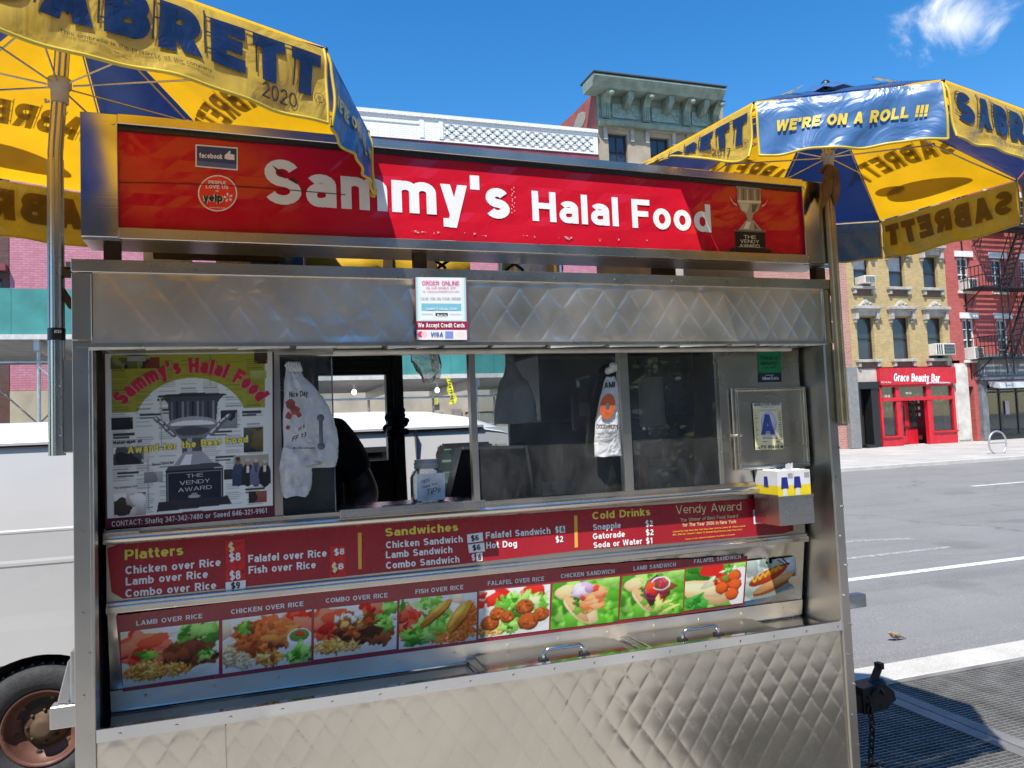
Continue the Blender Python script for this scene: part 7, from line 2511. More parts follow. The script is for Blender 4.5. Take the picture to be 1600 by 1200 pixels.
for sgn_ in (0, 1):
    fl_ = lambda o_: (VY0 + o_) if sgn_ == 0 else (VY1 - o_)
    for xa, xb in zip(xx[:-1], xx[1:]):
        za = [max(z, arch_z(xa)) for _, z in side]; zb_v = [max(z, arch_z(xb)) for _, z in side]
        for k in range(len(side) - 1):
            if za[k + 1] - za[k] < 1e-5 and zb_v[k + 1] - zb_v[k] < 1e-5:
                continue
            zc = (side[k][1] + side[k + 1][1]) / 2
            if side[k][1] >= 1.31 and side[k + 1][1] <= 1.67 and any(h[0] < (xa + xb) / 2 < h[1] for h in holes_v):
                continue
            q = [(xa, fl_(side[k][0]), za[k]), (xb, fl_(side[k][0]), zb_v[k]), (xb, fl_(side[k + 1][0]), zb_v[k + 1]), (xa, fl_(side[k + 1][0]), za[k + 1])]
            mb.face(q if sgn_ == 0 else q[::-1])
# front, bonnet and rear
mb.mat(0, False)
mb.face([(-2.35, VY0, RZ + .3), (-2.35, VY0 + .1, 1.775), (-2.35, VY1 - .1, 1.775), (-2.35, VY1, RZ + .3)])
mb.hexa([(1.73, VY0 + .02, RZ + .3), (2.62, VY0 + .06, RZ + .3), (2.62, VY1 - .06, RZ + .3), (1.73, VY1 - .02, RZ + .3)], [(1.73, VY0 + .02, 1.18), (2.55, VY0 + .08, 1.02), (2.55, VY1 - .08, 1.02), (1.73, VY1 - .02, 1.18)])
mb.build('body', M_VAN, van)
bodyv = van.children[-1]
mb = MB(); mb.mat(0, True)
ys_ = [0, .03, .08, .2, .45, .845, 1.24, 1.49, 1.61, 1.66, 1.69]
hs_ = [0, .045, .075, .105, .125, .135, .125, .105, .075, .045, 0]
rowsr = []
for x, f_, dz in ((-2.38, .5, -.01), (-2.3, .9, 0), (-1.5, 1, 0), (0, 1, 0), (.8, 1, 0), (1.15, .95, -.005), (1.4, .75, -.02), (1.58, .45, -.05), (1.70, .15, -.09)):
    rowsr.append([(x, VY0 + .085 + (VY1 - VY0 - .17) * y / 1.69, 1.79 + h_ * f_ + dz) for y, h_ in zip(ys_, hs_)])
mb.grid(rowsr)
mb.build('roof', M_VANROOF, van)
mb = MB()
mb.box(-2.36, 1.45, VY0 + .068, VY0 + .098, 1.777, 1.792); mb.mat(1).box(-2.36, 1.45, VY0 + .075, VY0 + .099, 1.766, 1.7765)
mb.mat(1).box(.985, .992, VY0 + .03, VY0 + .1, 1.30, 1.775); mb.box(.985, .992, VY0 - .002, VY0 + .02, .62, 1.30)
mb.build('drip_rail', [M_VAN, M_BLACK], van)
for i, h in enumerate(holes_v):
    mb = MB()
    def sy(z):
        return VY0 + .014 + (z - 1.31) * .175
    a, b_, c, d = h[0], h[1], 1.315, 1.66
    c2 = min(b_, a + .5) if i else b_
    fw = .035
    for (p0, p1) in (((a, c), (b_, c)), ((b_, c), (b_ - (.10 if i else 0), d)), ((b_ - (.10 if i else 0), d), (a + .03, d)), ((a + .03, d), (a, d - .05)), ((a, d - .05), (a, c))):
        mb.bar((p0[0], sy(p0[1]), p0[1]), (p1[0], sy(p1[1]), p1[1]), fw, .03, Vector((0, 1, 0)))
    w_ = mb.build('window', M_RUBBER, van)
    mb = MB(); mb.face([(a, sy(c) + .012, c), (b_, sy(c) + .012, c), (b_ - (.10 if i else 0), sy(d) + .012, d), (a, sy(d) + .012, d)])
    mb.build('pane', M_CARGLASS, w_)
mb = MB()
mb.box(-2.2, .93, VY0 + .2, VY0 + .22, .4, 1.30); mb.box(-2.2, .98, VY1 - .3, VY1 - .2, .4, 1.76); mb.box(-2.3, 1.7, VY0 + .1, VY1 - .1, .28, .4)
mb.box(1.05, 1.15, VY0 + .3, VY0 + .75, .8, 1.5); mb.box(.7, .75, VY0 + .2, VY1 - .3, .4, 1.72)
mb.box(WX1 - .42, WX1 + .42, VY0 + .32, VY0 + .36, RZ + .2, 1.0); mb.box(WX1 - .45, WX1 + .45, VY0 + .05, VY0 + .34, .90, .93)
mb.build('dark_inside', M_DARKIN, van)
for i, (wx_, y_) in enumerate(((WX1, VY0 + .12), (WX2, VY0 + .12), (WX1, VY1 - .12), (WX2, VY1 - .12))):
    s = -1 if i < 2 else 1
    mb = MB()
    prof = [(.205, s * .075), (.215, s * .10), (.26, s * .115), (.31, s * .112), (.335, s * .09), (.345, s * .05), (.345, -s * .07), (.32, -s * .1), (.2, -s * .1)]
    mb.lathe(prof, (wx_, y_, wz), 48, 1, False)
    for k in range(44):
        a = 2 * pi * k / 44
        mb.bar((wx_ + .345 * cos(a), y_ - .08, wz + .345 * sin(a)), (wx_ + .345 * cos(a), y_ + .08, wz + .345 * sin(a)), .012, .012)
    w_ = mb.build('wheel', M_TYRE, van)
    mb = MB()
    mb.mat(0).lathe([(.207, s * .088), (.198, s * .097), (.185, s * .07), (.17, s * .03), (.15, s * .02), (.12, -s * .0)], (wx_, y_, wz), 40, 1, False)
    mb.mat(1).lathe([(.121, 0), (.10, s * .035), (.065, s * .045), (.06, s * .10), (.03, s * .105), (.002, s * .105)], (wx_, y_, wz), 30, 1, False)
    for k in range(8):
        a = 2 * pi * k / 8
        mb.ball((wx_ + .085 * cos(a), y_ + s * .045, wz + .085 * sin(a)), .010, .012, .010, 6, 5)
    mb.mat(1)
    for k in range(6):
        a = 2 * pi * k / 6 + .3
        mb.ball((wx_ + .148 * cos(a), y_ + s * .021, wz + .148 * sin(a)), .016, .004, .016, 8, 5)
    mb.build('rim', [M_RIM, M_RUST], w_)
mb = MB()
for k in range(22):
    x, z = -1.13 + random.random() * .5, .868 + random.uniform(-.012, .012)
    r_ = .002 + random.random() * .005
    mb.face([(x - r_ * 2, VY0 + .0085, z), (x, VY0 + .0085, z - r_), (x + r_ * 2, VY0 + .0085, z), (x, VY0 + .0085, z + r_)])
mb.build('rust_spots', plain('rust', (.38, .20, .08), .8), bodyv)

# ================================================================== the vendor inside the cart
def skin_body(name, joints, links, root, mat, parent, sub=2):
    me = bpy.data.meshes.new(name)
    bm = bmesh.new()
    sl_ = bm.verts.layers.skin.verify()
    off = root_loc(parent) if parent is not None else Vector((0, 0, 0))
    vs = {}
    for k, (p_, r_) in joints.items():
        v = bm.verts.new(Vector(p_) - off)
        v[sl_].radius = r_ if isinstance(r_, tuple) else (r_, r_)
        v[sl_].use_root = (k == root)
        vs[k] = v
    for a, b_ in links:
        bm.edges.new((vs[a], vs[b_]))
    bm.to_mesh(me); bm.free()
    me.materials.append(mat)
    o = bpy.data.objects.new(name, me)
    COL.objects.link(o)
    if parent is not None:
        o.parent = parent
    s = o.modifiers.new('skin', 'SKIN'); s.use_smooth_shade = True
    d = o.modifiers.new('subdivision', 'SUBSURF'); d.levels = sub; d.render_levels = sub
    return o


PX_, PY_ = .17, 3.30
per = thing('person', 'person in black clothes leaning over inside the cart, back to the viewer', 'person', (PX_, PY_, .34))
M_SKIN = plain('brown_skin', (.16, .075, .045), .5, 0, .12, 8)
M_BLACKCLOTH = plain('black_jersey', (.010, .010, .011), .9, 0, .3, 12, .3, 40)
M_HAIR = plain('black_hair', (.012, .010, .009), .6, 0, .3, 30)
J = {'pel': ((PX_, PY_ + .02, 1.22), (.16, .12)), 'waist': ((PX_, PY_, 1.40), (.155, .11)), 'chest': ((PX_, PY_ - .02, 1.60), (.17, .13)), 'neck0': ((PX_ - .01, PY_ - .06, 1.755), (.075, .075)), 'neck1': ((PX_ - .02, PY_ - .12, 1.83), (.055, .055)),
     'head': ((PX_ - .03, PY_ - .17, 1.93), (.085, .10)), 'crown': ((PX_ - .03, PY_ - .18, 2.0), (.07, .085)),
     'shR': ((PX_ + .17, PY_ - .03, 1.72), (.085, .085)), 'elR': ((PX_ + .27, PY_ - .10, 1.50), (.055, .055)), 'wrR': ((PX_ + .16, PY_ - .34, 1.43), (.034, .034)), 'paR': ((PX_ + .13, PY_ - .41, 1.425), (.042, .022)),
     'shL': ((PX_ - .19, PY_ - .03, 1.72), (.085, .085)), 'elL': ((PX_ - .29, PY_ - .12, 1.46), (.055, .055)), 'wrL': ((PX_ - .18, PY_ - .34, 1.43), (.034, .034)), 'paL': ((PX_ - .15, PY_ - .41, 1.425), (.042, .022)),
     'hiR': ((PX_ + .10, PY_ + .02, 1.12), (.10, .10)), 'knR': ((PX_ + .11, PY_, .80), (.065, .065)), 'anR': ((PX_ + .11, PY_ + .03, .43), (.042, .042)), 'toR': ((PX_ + .12, PY_ - .14, .37), (.045, .03)),
     'hiL': ((PX_ - .10, PY_ + .02, 1.12), (.10, .10)), 'knL': ((PX_ - .11, PY_, .80), (.065, .065)), 'anL': ((PX_ - .11, PY_ + .03, .43), (.042, .042)), 'toL': ((PX_ - .12, PY_ - .14, .37), (.045, .03))}
LK = [('pel', 'waist'), ('waist', 'chest'), ('chest', 'neck0'), ('neck0', 'neck1'), ('neck1', 'head'), ('head', 'crown'), ('chest', 'shR'), ('shR', 'elR'), ('elR', 'wrR'), ('wrR', 'paR'), ('chest', 'shL'), ('shL', 'elL'), ('elL', 'wrL'), ('wrL', 'paL'),
      ('pel', 'hiR'), ('hiR', 'knR'), ('knR', 'anR'), ('anR', 'toR'), ('pel', 'hiL'), ('hiL', 'knL'), ('knL', 'anL'), ('anL', 'toL')]
for sd, s in (('R', 1), ('L', -1)):
    w_ = Vector(J['pa' + sd][0])
    for k, (dx, dy, l) in enumerate(((-.030, -.03, .085), (-.010, -.04, .095), (.010, -.04, .09), (.028, -.03, .07))):
        b0 = w_ + Vector((dx, dy * .6, .004)); m0 = w_ + Vector((dx * 1.2, dy - l * .5, .008)); e0 = w_ + Vector((dx * 1.15, dy - l * .9, -.02))
        J['f%s%da' % (sd, k)] = (b0, .011); J['f%s%db' % (sd, k)] = (m0, .0095); J['f%s%dc' % (sd, k)] = (e0, .008)
        LK += [('pa' + sd, 'f%s%da' % (sd, k)), ('f%s%da' % (sd, k), 'f%s%db' % (sd, k)), ('f%s%db' % (sd, k), 'f%s%dc' % (sd, k))]
    J['t%sa' % sd] = (w_ + Vector((-s * .045, .01, 0)), .012); J['t%sb' % sd] = (w_ + Vector((-s * .062, -.045, -.008)), .010)
    LK += [('pa' + sd, 't%sa' % sd), ('t%sa' % sd, 't%sb' % sd)]
skin_body('body', J, LK, 'pel', M_SKIN, per)
sh = {k: J[k] for k in ('waist', 'chest', 'shR', 'shL')}
sh = {'hem': ((PX_, PY_ + .02, 1.14), (.20, .155)), 'waist': ((PX_ + .01, PY_, 1.40), (.20, .16)), 'chest': ((PX_ + .01, PY_ - .02, 1.60), (.205, .165)), 'col': ((PX_ - .01, PY_ - .055, 1.745), (.11, .10)),
      'shR': ((PX_ + .165, PY_ - .03, 1.725), (.125, .12)), 'slR': ((PX_ + .265, PY_ - .09, 1.555), (.10, .09)), 'shL': ((PX_ - .20, PY_ - .03, 1.72), (.10, .10)), 'slL': ((PX_ - .29, PY_ - .10, 1.53), (.085, .08))}
skin_body('shirt', sh, [('hem', 'waist'), ('waist', 'chest'), ('chest', 'col'), ('chest', 'shR'), ('shR', 'slR'), ('chest', 'shL'), ('shL', 'slL')], 'chest', M_BLACKCLOTH, per)
tr_ = {'top': ((PX_, PY_ + .02, 1.16), (.19, .145)), 'hiR': ((PX_ + .10, PY_ + .02, 1.08), (.125, .12)), 'knR': ((PX_ + .11, PY_, .80), (.09, .09)), 'anR': ((PX_ + .11, PY_ + .03, .44), (.07, .07)),
       'hiL': ((PX_ - .10, PY_ + .02, 1.08), (.125, .12)), 'knL': ((PX_ - .11, PY_, .80), (.09, .09)), 'anL': ((PX_ - .11, PY_ + .03, .44), (.07, .07))}
skin_body('trousers', tr_, [('top', 'hiR'), ('hiR', 'knR'), ('knR', 'anR'), ('top', 'hiL'), ('hiL', 'knL'), ('knL', 'anL')], 'top', M_BLACKCLOTH, per)
hd = Vector(J['head'][0])
mb = MB()
mb.ball(hd + Vector((0, .02, .055)), .092, .108, .085, 18, 12); mb.ball(hd + Vector((0, .055, .0)), .082, .07, .085, 16, 10)
mb.build('hair', M_HAIR, per)
mb = MB()
fy_ = hd.y - .098
for s in (1, -1):
    mb.mat(0).ball((hd.x + s * .034, fy_ + .008, hd.z + .012), .016, .010, .010, 10, 8); mb.mat(1).ball((hd.x + s * .034, fy_ - .001, hd.z + .012), .007, .004, .007, 8, 6)
    mb.mat(2).ball((hd.x + s * .034, fy_ + .006, hd.z + .036), .022, .007, .005, 8, 5); mb.mat(3).ball((hd.x + s * .088, hd.y + .01, hd.z), .012, .02, .03, 8, 8)
mb.mat(3).ball((hd.x, fy_ - .006, hd.z - .018), .014, .022, .024, 10, 8); mb.mat(4).ball((hd.x, fy_ + .006, hd.z - .055), .026, .009, .009, 10, 6)
mb.build('face', [M_WHITE, M_BLACK, M_HAIR, M_SKIN, plain('lip_brown', (.2, .07, .06), .5)], per)

# ================================================================== things on and in the cart
M_BAG, nt, b, out = new_mat('thin_white_plastic')
b.inputs['Base Color'].default_value = (.88, .88, .87, 1); b.inputs['Roughness'].default_value = .28
bump(nt, b, noise(nt, 13, 3, .5, None, 2.2), .55, .03)
tl_ = nt.nodes.new('ShaderNodeBsdfTranslucent'); tl_.inputs[0].default_value = (.72, .72, .72, 1)
mx = nt.nodes.new('ShaderNodeMixShader'); mx.inputs[0].default_value = .35
nt.links.new(b.outputs[0], mx.inputs[1]); nt.links.new(tl_.outputs[0], mx.inputs[2])
tr = nt.nodes.new('ShaderNodeBsdfTransparent'); mx2 = nt.nodes.new('ShaderNodeMixShader'); mx2.inputs[0].default_value = .10
nt.links.new(mx.outputs[0], mx2.inputs[1]); nt.links.new(tr.outputs[0], mx2.inputs[2]); nt.links.new(mx2.outputs[0], out.inputs[0])
M_CLEAR = glass('clear_plastic', (.92, .94, .94), .75, .2, 1.6)


def bag(mb, prof, Y, depth, seed, n=34, folds=6, amp=.30):
    """prof: list of (px, py, half width px) down the bag"""
    rs_ = random.Random(seed)
    ph = [rs_.random() * 6 for _ in range(6)]
    rows = []
    pts = []
    for (x0_, y0_, w0_), (x1_, y1_, w1_) in zip(prof[:-1], prof[1:]):
        for k in range(5):
            s = k / 5
            pts.append((x0_ + (x1_ - x0_) * s, y0_ + (y1_ - y0_) * s, w0_ + (w1_ - w0_) * s))
    pts.append(prof[-1])
    for j, (px_, py_, w_) in enumerate(pts):
        c = at(px_, py_, y=Y)
        hw = (at(px_ + w_, py_, y=Y) - c).x
        row = []
        for i in range(n):
            a = 2 * pi * i / n
            f = 1 + amp * (sin(folds * a + ph[0] + j * .22) * .5 + .4 * sin((folds + 5) * a + ph[1] - j * .3) + .3 * sin(3 * a + ph[2] + j * .5)) + rs_.uniform(-.6, .6) * amp * min(1, j / 4)
            row.append(Vector((c.x + hw * cos(a) * (1 + (f - 1) * .12), c.y + min(depth, hw * .8) * sin(a) * f, c.z + .004 * sin(4 * a + ph[3] + j))))
        rows.append(row)
    mb.mat(mb.cm, True)
    mb.grid(rows, True)
    mb.mat(mb.cm, False)
    mb.face(rows[0][::-1]); mb.face(rows[-1])
    return rows


BGY = WY - .052
t = thing('plastic_bags', 'bundle of white plastic bags with red print hanging behind the left pane', 'plastic bag', tuple(at(480, 690, y=BGY)))
mb = MB()
bag(mb, [(455, 567, 9), (458, 580, 11), (462, 595, 18), (474, 620, 30), (482, 650, 39), (486, 690, 42), (486, 718, 41), (486, 730, 38)], BGY, .035, 3)
bag(mb, [(460, 700, 18), (462, 730, 25), (464, 755, 24), (462, 775, 20)], BGY - .012, .03, 5, 24, 7, .4)
for k in range(5):
    x = 446 + k * 4
    mb.tube([at(x, 572 - 3 * (k % 2), y=BGY - .02), at(x + 5, 566, y=BGY - .03), at(x + 9, 580, y=BGY - .02)], .005, 6)
mb.build('bag_film', M_BAG, t)
mb = MB()
y_ = BGY - .050
mb.mat(0)
text_px(mb, 'Nice Day', (452, 621), (481, 619), 9, y_, .2, 0, .06); text_px(mb, 'FF 13', (456, 690), (478, 682), 7, y_, .2, .2, .06); text_px(mb, 'DIT B', (466, 674), (476, 668), 5, y_, .2, 0, .06)
for k in range(7):
    mb.face([at(458 + k * 5, 699 + (k % 2), y=y_), at(462 + k * 5, 699, y=y_), at(462 + k * 5, 701, y=y_), at(458 + k * 5, 701, y=y_)])
mb.mat(1)
rs4 = random.Random(4)
for cx_, cy_, r_ in ((454, 632, 9), (461, 641, 8), (451, 650, 6), (467, 648, 5), (450, 668, 4)):
    ring_ = [(cx_ + r_ * cos(2 * pi * k / 14) * rs4.uniform(.7, 1.1), cy_ + r_ * sin(2 * pi * k / 14) * rs4.uniform(.7, 1.1)) for k in range(14)]
    mb.face([at(*p_, y=y_ - .0006 * r_ * .1) for p_ in ring_][::-1])
mb.build('bag_print', [M_TBLACK, plain('faded_red_print', (.26, .05, .04), .4, 0, .5, 40)], t)
mb = MB()
a, b_ = at(501, 653, y=y_ - .02), at(502, 697, y=y_ - .02)
mb.tube([a + Vector((0, .02, 0)), a, b_, b_ + Vector((0, .02, 0))], .006, 8)
mb.ball(a, .012, .008, .012, 8, 6); mb.ball(b_, .012, .008, .012, 8, 6)
mb.build('pull_handle', plain('dark_grey_plastic', (.09, .09, .10), .4), t)
# bag with the ring print
B2Y = WY - .028
t = thing('plastic_bag', 'white plastic bag with an orange ring print knotted to the right mullion', 'plastic bag', tuple(at(955, 640, y=B2Y)))
mb = MB()
bag(mb, [(954, 590, 7), (953, 605, 11), (951, 630, 15), (949, 660, 18), (949, 690, 20), (950, 712, 21)], B2Y, .022, 7, 28, 5, .18)
kn = at(955, 576, y=B2Y)
for k in range(9):
    a = k * 2.4
    mb.ball(kn + Vector((.014 * cos(a), .010 * sin(a), .012 * sin(a * 1.7))), .014, .011, .012, 8, 6)
mb.build('bag_film', M_BAG, t)
y_ = B2Y - .030
mb = MB()
mb.mat(0)
ang = [2 * pi * k / 26 for k in range(27)]
for a0, a1 in zip(ang[:-1], ang[1:]):
    P2 = lambda r_, a: at(949.5 + 12 * r_ * cos(a) - .10 * 20 * r_ * sin(a), 635 + 20 * r_ * sin(a), y=y_)
    mb.face([P2(.28, a0), P2(.28, a1), P2(1, a1), P2(1, a0)])
mb.mat(1)
text_px(mb, 'AMI', (944, 607), (961, 605), 9, y_ - .0005, .22, 0, .06); text_px(mb, 'DOUGHNUTS', (932, 670), (966, 671), 7, y_, .2, 0, .05)
for k in range(4):
    mb.face([at(932, 677 + k * 2, y=y_), at(964, 678 + k * 2, y=y_), at(964, 678.7 + k * 2, y=y_), at(932, 677.7 + k * 2, y=y_)])
mb.build('bag_print', [plain('burnt_orange_print', (.52, .11, .035), .45, 0, .25, 50), M_TBLACK], t)
# pale bag behind the middle pane
t = thing('plastic_bag', 'dim grey plastic bag hanging behind the middle pane', 'plastic bag', tuple(at(800, 610, y=WY + .12)))
mb = MB(); bag(mb, [(797, 562, 6), (799, 580, 10), (803, 600, 22), (805, 625, 30), (806, 650, 33), (806, 661, 32)], WY + .10, .05, 9, 26, 6, .2)
mb.build('bag_film', M_BAG, t)
mb = MB(); mb.ball(at(797, 560, y=WY + .10), .02, .015, .02, 8, 6); mb.build('knot', M_BAG, t)
# clear bag under the canopy
t = thing('plastic_bag', 'clear crumpled plastic bag hanging at the top of the open window', 'plastic bag', tuple(at(662, 575, y=WY + .06)))
mb = MB(); bag(mb, [(661, 549, 20), (664, 565, 21), (668, 578, 17), (670, 590, 11), (668, 597, 7)], WY + .06, .03, 12, 24, 7, .4)
mb.build('bag_film', M_CLEAR, t)
mb = MB(); bag(mb, [(678, 549, 7), (682, 570, 8), (684, 590, 4)], WY + .04, .02, 13, 14, 5, .4); mb.build('handle_loop', M_CLEAR, t)

# tip jar
JY = WY + .10
c = at(669, 781, y=JY)
jz0, jz1 = 1.5065, at(669, 716, y=JY).z
t = thing('tip_jar', 'clear glass tip jar with a handwritten paper standing on the cash shelf', 'jar', (c.x, JY, jz0))
M_JAR = glass('jar_glass', (.93, .95, .94), .75, .05, 1.5)
hw = (at(694, 770, y=JY).x - at(644, 770, y=JY).x) / 2
mb = MB(); mb.mat(0, True)
H_ = jz1 - jz0
rows = []
for s, w, d in ((0, .90, .9), (.03, 1.0, 1.0), (.55, 1.0, 1.0), (.68, .9, .9), (.74, .74, .8), (.76, .70, .78)):
    row = []
    for i in range(28):
        a = 2 * pi * i / 28
        k_ = (abs(cos(a)) ** 4 + abs(sin(a)) ** 4) ** -.25
        row.append((c.x + hw * w * cos(a) * k_, JY + .052 * d * sin(a) * k_, jz0 + H_ * s))
    rows.append(row)
mb.grid(rows, True); mb.mat(0, False); mb.face(rows[0][::-1])
mb.build('glass', M_JAR, t)
mb = MB(); mb.lathe([(hw * .70, H_ * .765), (hw * .80, H_ * .77), (hw * .80, H_ * .82), (hw * .76, H_ * .83), (hw * .81, H_ * .86), (hw * .81, H_ * .90), (hw * .76, H_ * .91), (hw * .78, H_ * .97), (hw * .72, H_ * .975)], (c.x, JY, jz0), 28)
mb.build('screw_neck', plain('cloudy_neck', (.42, .41, .39), .3), t)
mb = MB()
mb.mat(0, True)
mb.grid([[(c.x + hw * .86 * (2 * i / 8 - 1), JY - .0575 + .003 * sin(i * .9 + j), jz0 + .006 + H_ * .62 * j / 5) for i in range(9)] for j in range(6)])
mb.mat(1, False)
rs5 = random.Random(2)
for k in range(5):
    q = rs5.random() * 3
    mb.box(c.x - hw * .6 + k * .012, c.x - hw * .6 + k * .012 + .05, JY - .01 + k * .006, JY - .008 + k * .006, jz0 + .01, jz0 + .03 + .02 * rs5.random())
mb.build('paper_note', [plain('note_paper', (.80, .78, .74), .8, 0, .15, 30), plain('banknote', (.30, .34, .26), .8)], t)
mb = MB(); y_ = JY - .062
text_px(mb, 'TIPS', (657, 757), (671, 752), 5, y_, .12, .2, .1); text_px(mb, 'Thank You', (658, 764), (682, 757), 4, y_, .13, .3, .08); text_px(mb, 'TiPs', (665, 774), (688, 769), 9, y_, .11, .2, .1)
mb.build('handwriting', M_TBLACK, t)
# small pink slips added to imitate reflections on the shelf
for k, (x0_, x1_, y0_) in enumerate(((594, 612, 789), (633, 643, 788), (697, 707, 786))):
    p0, p1 = at(x0_, y0_, z=1.5075), at(x1_, y0_, z=1.5075)
    mb = MB(); mb.box(p0.x, p1.x, WY - .04, WY + .02, 1.5062, 1.5085)
    o = mb.build('paper_note', plain('pink_paper', (.62, .28, .31), .8) if k == 0 else bpy.data.materials['pink_paper'])
    label(o, ['pink paper note at the left end of the cash shelf', 'small pink paper note left of the tip jar', 'pink paper note right of the tip jar'][k], 'note', 'pink notes on the cash shelf')

# steel tray with two napkin boxes
xl = at(1181, 790, y=WY - .01).x
yf = at(1220, 776, x=xl + .012).y
xr = at(1270.5, 774, y=yf).x
tzb, tzt = at(1220, 822, y=yf).z, at(1222, 776, y=yf).z
mb = MB()
mb.box(xl, xr, yf, yf + .003, tzb, tzt); mb.box(xl, xl + .003, yf + .0031, WY - .003, tzb, tzt + .006); mb.box(xr - .003, xr, yf + .0031, WY - .003, tzb, tzt + .006)
mb.box(xl + .0031, xr - .0031, yf + .0031, WY - .003, tzb, tzb + .003); mb.box(xl - .001, xr + .001, yf - .004, yf - .0002, tzt - .006, tzt + .001)
mb.build('napkin_tray', M_STEEL2, cart)
bx_top = at(1215, 736, y=yf + .02).z
M_NAPW = plain('napkin_box_white', (.62, .62, .62), .6, 0, .06, 20); M_NAPY = plain('napkin_box_yellow', (.72, .56, .015), .55, 0, .06, 20); M_NAPB = plain('napkin_box_blue', (.015, .02, .22), .5)
for i in range(2):
    wbx = (xr - xl - .012) / 2
    a = xl + .005 + i * (wbx + .002)
    b_ = a + wbx
    f0 = yf + .005
    bk = WY - .008
    t = thing('napkin_box', ['white and yellow napkin box on the left in the steel tray', 'white and yellow napkin box on the right in the steel tray'][i], 'napkin box', ((a + b_) / 2, f0, tzb + .004), 'napkin boxes in the steel tray')
    zmid = tzt + (bx_top - tzt) * .42
    mb = MB()
    mb.mat(1).box(a, b_, f0, bk, tzb + .0035, zmid)
    mb.mat(0); zt2 = bx_top
    mb.box(a, b_, f0, f0 + .003, zmid, zt2); mb.box(a, b_, bk - .003, bk, zmid, zt2); mb.box(a, a + .003, f0 + .003, bk - .003, zmid, zt2); mb.box(b_ - .003, b_, f0 + .003, bk - .003, zmid, zt2)
    mb.build('carton', [M_NAPW, M_NAPY], t)
    mb = MB()
    cw = (b_ - a)
    mb.mat(0)
    cx_ = a + cw * (.42 if i == 0 else .12)
    for (cx_, yy, ax) in ((a + cw * .42 if i == 0 else a + cw * .18, f0 - .001, 0),):
        mb.face([(cx_ - .018, yy, zmid - .012), (cx_ + .018, yy, zmid - .012), (cx_ + .013, yy, zmid + .032), (cx_ - .013, yy, zmid + .032)])
        mb.mat(2).face([(cx_ - .010, yy, zmid - .04), (cx_ + .010, yy, zmid - .04), (cx_ + .007, yy, zmid - .012), (cx_ - .007, yy, zmid - .012)])
    if i == 0:
        ym = (f0 + bk) / 2
        mb.mat(0).face([(a - .001, ym + .015, zmid - .008), (a - .001, ym - .015, zmid - .008), (a - .001, ym - .011, zmid + .034), (a - .001, ym + .011, zmid + .034)])
    mb.mat(1)
    for k in range(9):
        x = b_ - cw * .36 + k * cw * .035
        mb.box(x, x + cw * (.012 + .008 * (k % 2)), f0 - .0012, f0 - .0002, zt2 - .030, zt2 - .010)
    mb.build('carton_print', [M_NAPB, M_TGREY, M_NAPW], t)
    mb = MB(); mb.mat(0, True)
    rs6 = random.Random(i + 3)
    n1, n2 = 15, 11
    mb.grid([[(a + .004 + (cw - .008) * k / (n1 - 1), f0 + .004 + (bk - f0 - .008) * j / (n2 - 1), zt2 - .010 + .012 * rs6.random() * (0 < k < n1 - 1) * (0 < j < n2 - 1) + .004 * sin(k * 1.7)) for k in range(n1)] for j in range(n2)])
    if i == 0:
        for k in range(4):
            c0 = Vector((b_ - .015 + .008 * k, f0 + .03, zt2))
            mb.face([c0, c0 + Vector((.016, .004, 0)), c0 + Vector((.02, .006, .022 + .006 * (k % 2))), c0 + Vector((.004, -.003, .026))])
    mb.build('napkins', plain('tissue_white', (.76, .76, .76), .9, 0, .05, 30) if i == 0 else bpy.data.materials['tissue_white'], t)

# dark cloth bundle tied round the door post
t = thing('cloth_bundle', 'dark purple cloth bundle tied round the black door post', 'cloth', tuple(at(620, 660, y=BY - .1)))
mb = MB(); mb.mat(0, True)
rs7 = random.Random(8)
for j, (px_, py_, w_) in enumerate(((622, 643, 10), (618, 652, 13), (622, 660, 15), (616, 668, 12), (622, 675, 11))):
    c = at(px_, py_, y=BY - .11)
    for k in range(6):
        mb.ball(c + Vector((rs7.uniform(-.03, .03), rs7.uniform(-.015, .015), rs7.uniform(-.015, .015))), .024 + .012 * rs7.random(), .022, .016 + .01 * rs7.random(), 10, 7)
mb.mat(1)
for py_ in (641, 647, 662, 672, 684):
    a, b_ = at(606, py_ + 3, y=BY - .15), at(632, py_ - 1, y=BY - .15)
    mb.tube([a, (a + b_) / 2 + Vector((0, -.012, 0)), b_], .0045, 6)
mb.build('cloth', [plain('dark_purple_cloth', (.016, .012, .035), .85, 0, .4, 25, .5, 50), M_BLACK], t)
mb = MB(); c = at(607, 672, y=BY - .14); mb.mat(0, True); mb.tube([c + Vector((.01, 0, .02)), c, c + Vector((-.008, 0, -.03))], .01, 8, radii=[.007, .012, .004]); mb.build('white_end', M_TWHITE, t)

# caution tape hanging from the far shed
c0 = at(699, 590, y=20.12)
t = None
mb = MB(); mb.mat(0)
L_ = c0.z - at(703, 632, y=20.12).z
for s, ox in ((0, 0), (1, .10)):
    rows = []
    for k in range(15):
        z = c0.z - L_ * k / 14 * (1 if s == 0 else .95)
        x = c0.x + ox * sin(k / 14 * pi * .6) + .09 * k / 14 + .02 * sin(k * .8)
        tw = .09 * abs(cos(k * .45 + s)) + .025
        rows.append([(x - tw / 2, 20.11 + .02 * sin(k + s), z), (x + tw / 2, 20.115 - .02 * sin(k + s), z)])
    mb.grid(rows)
mb.mat(1)
for k in range(9):
    z = c0.z - L_ * (k + .5) / 9.5
    mb.box(c0.x + .09 * k / 9 + .0, c0.x + .09 * k / 9 + .05, 20.07, 20.075, z - .012, z + .012)
o = mb.build('caution_tape', [plain('tape_yellow', (.72, .68, .03), .5), M_TBLACK])
label(o, 'yellow caution tape hanging from the teal shed edge behind the cart window', 'tape')
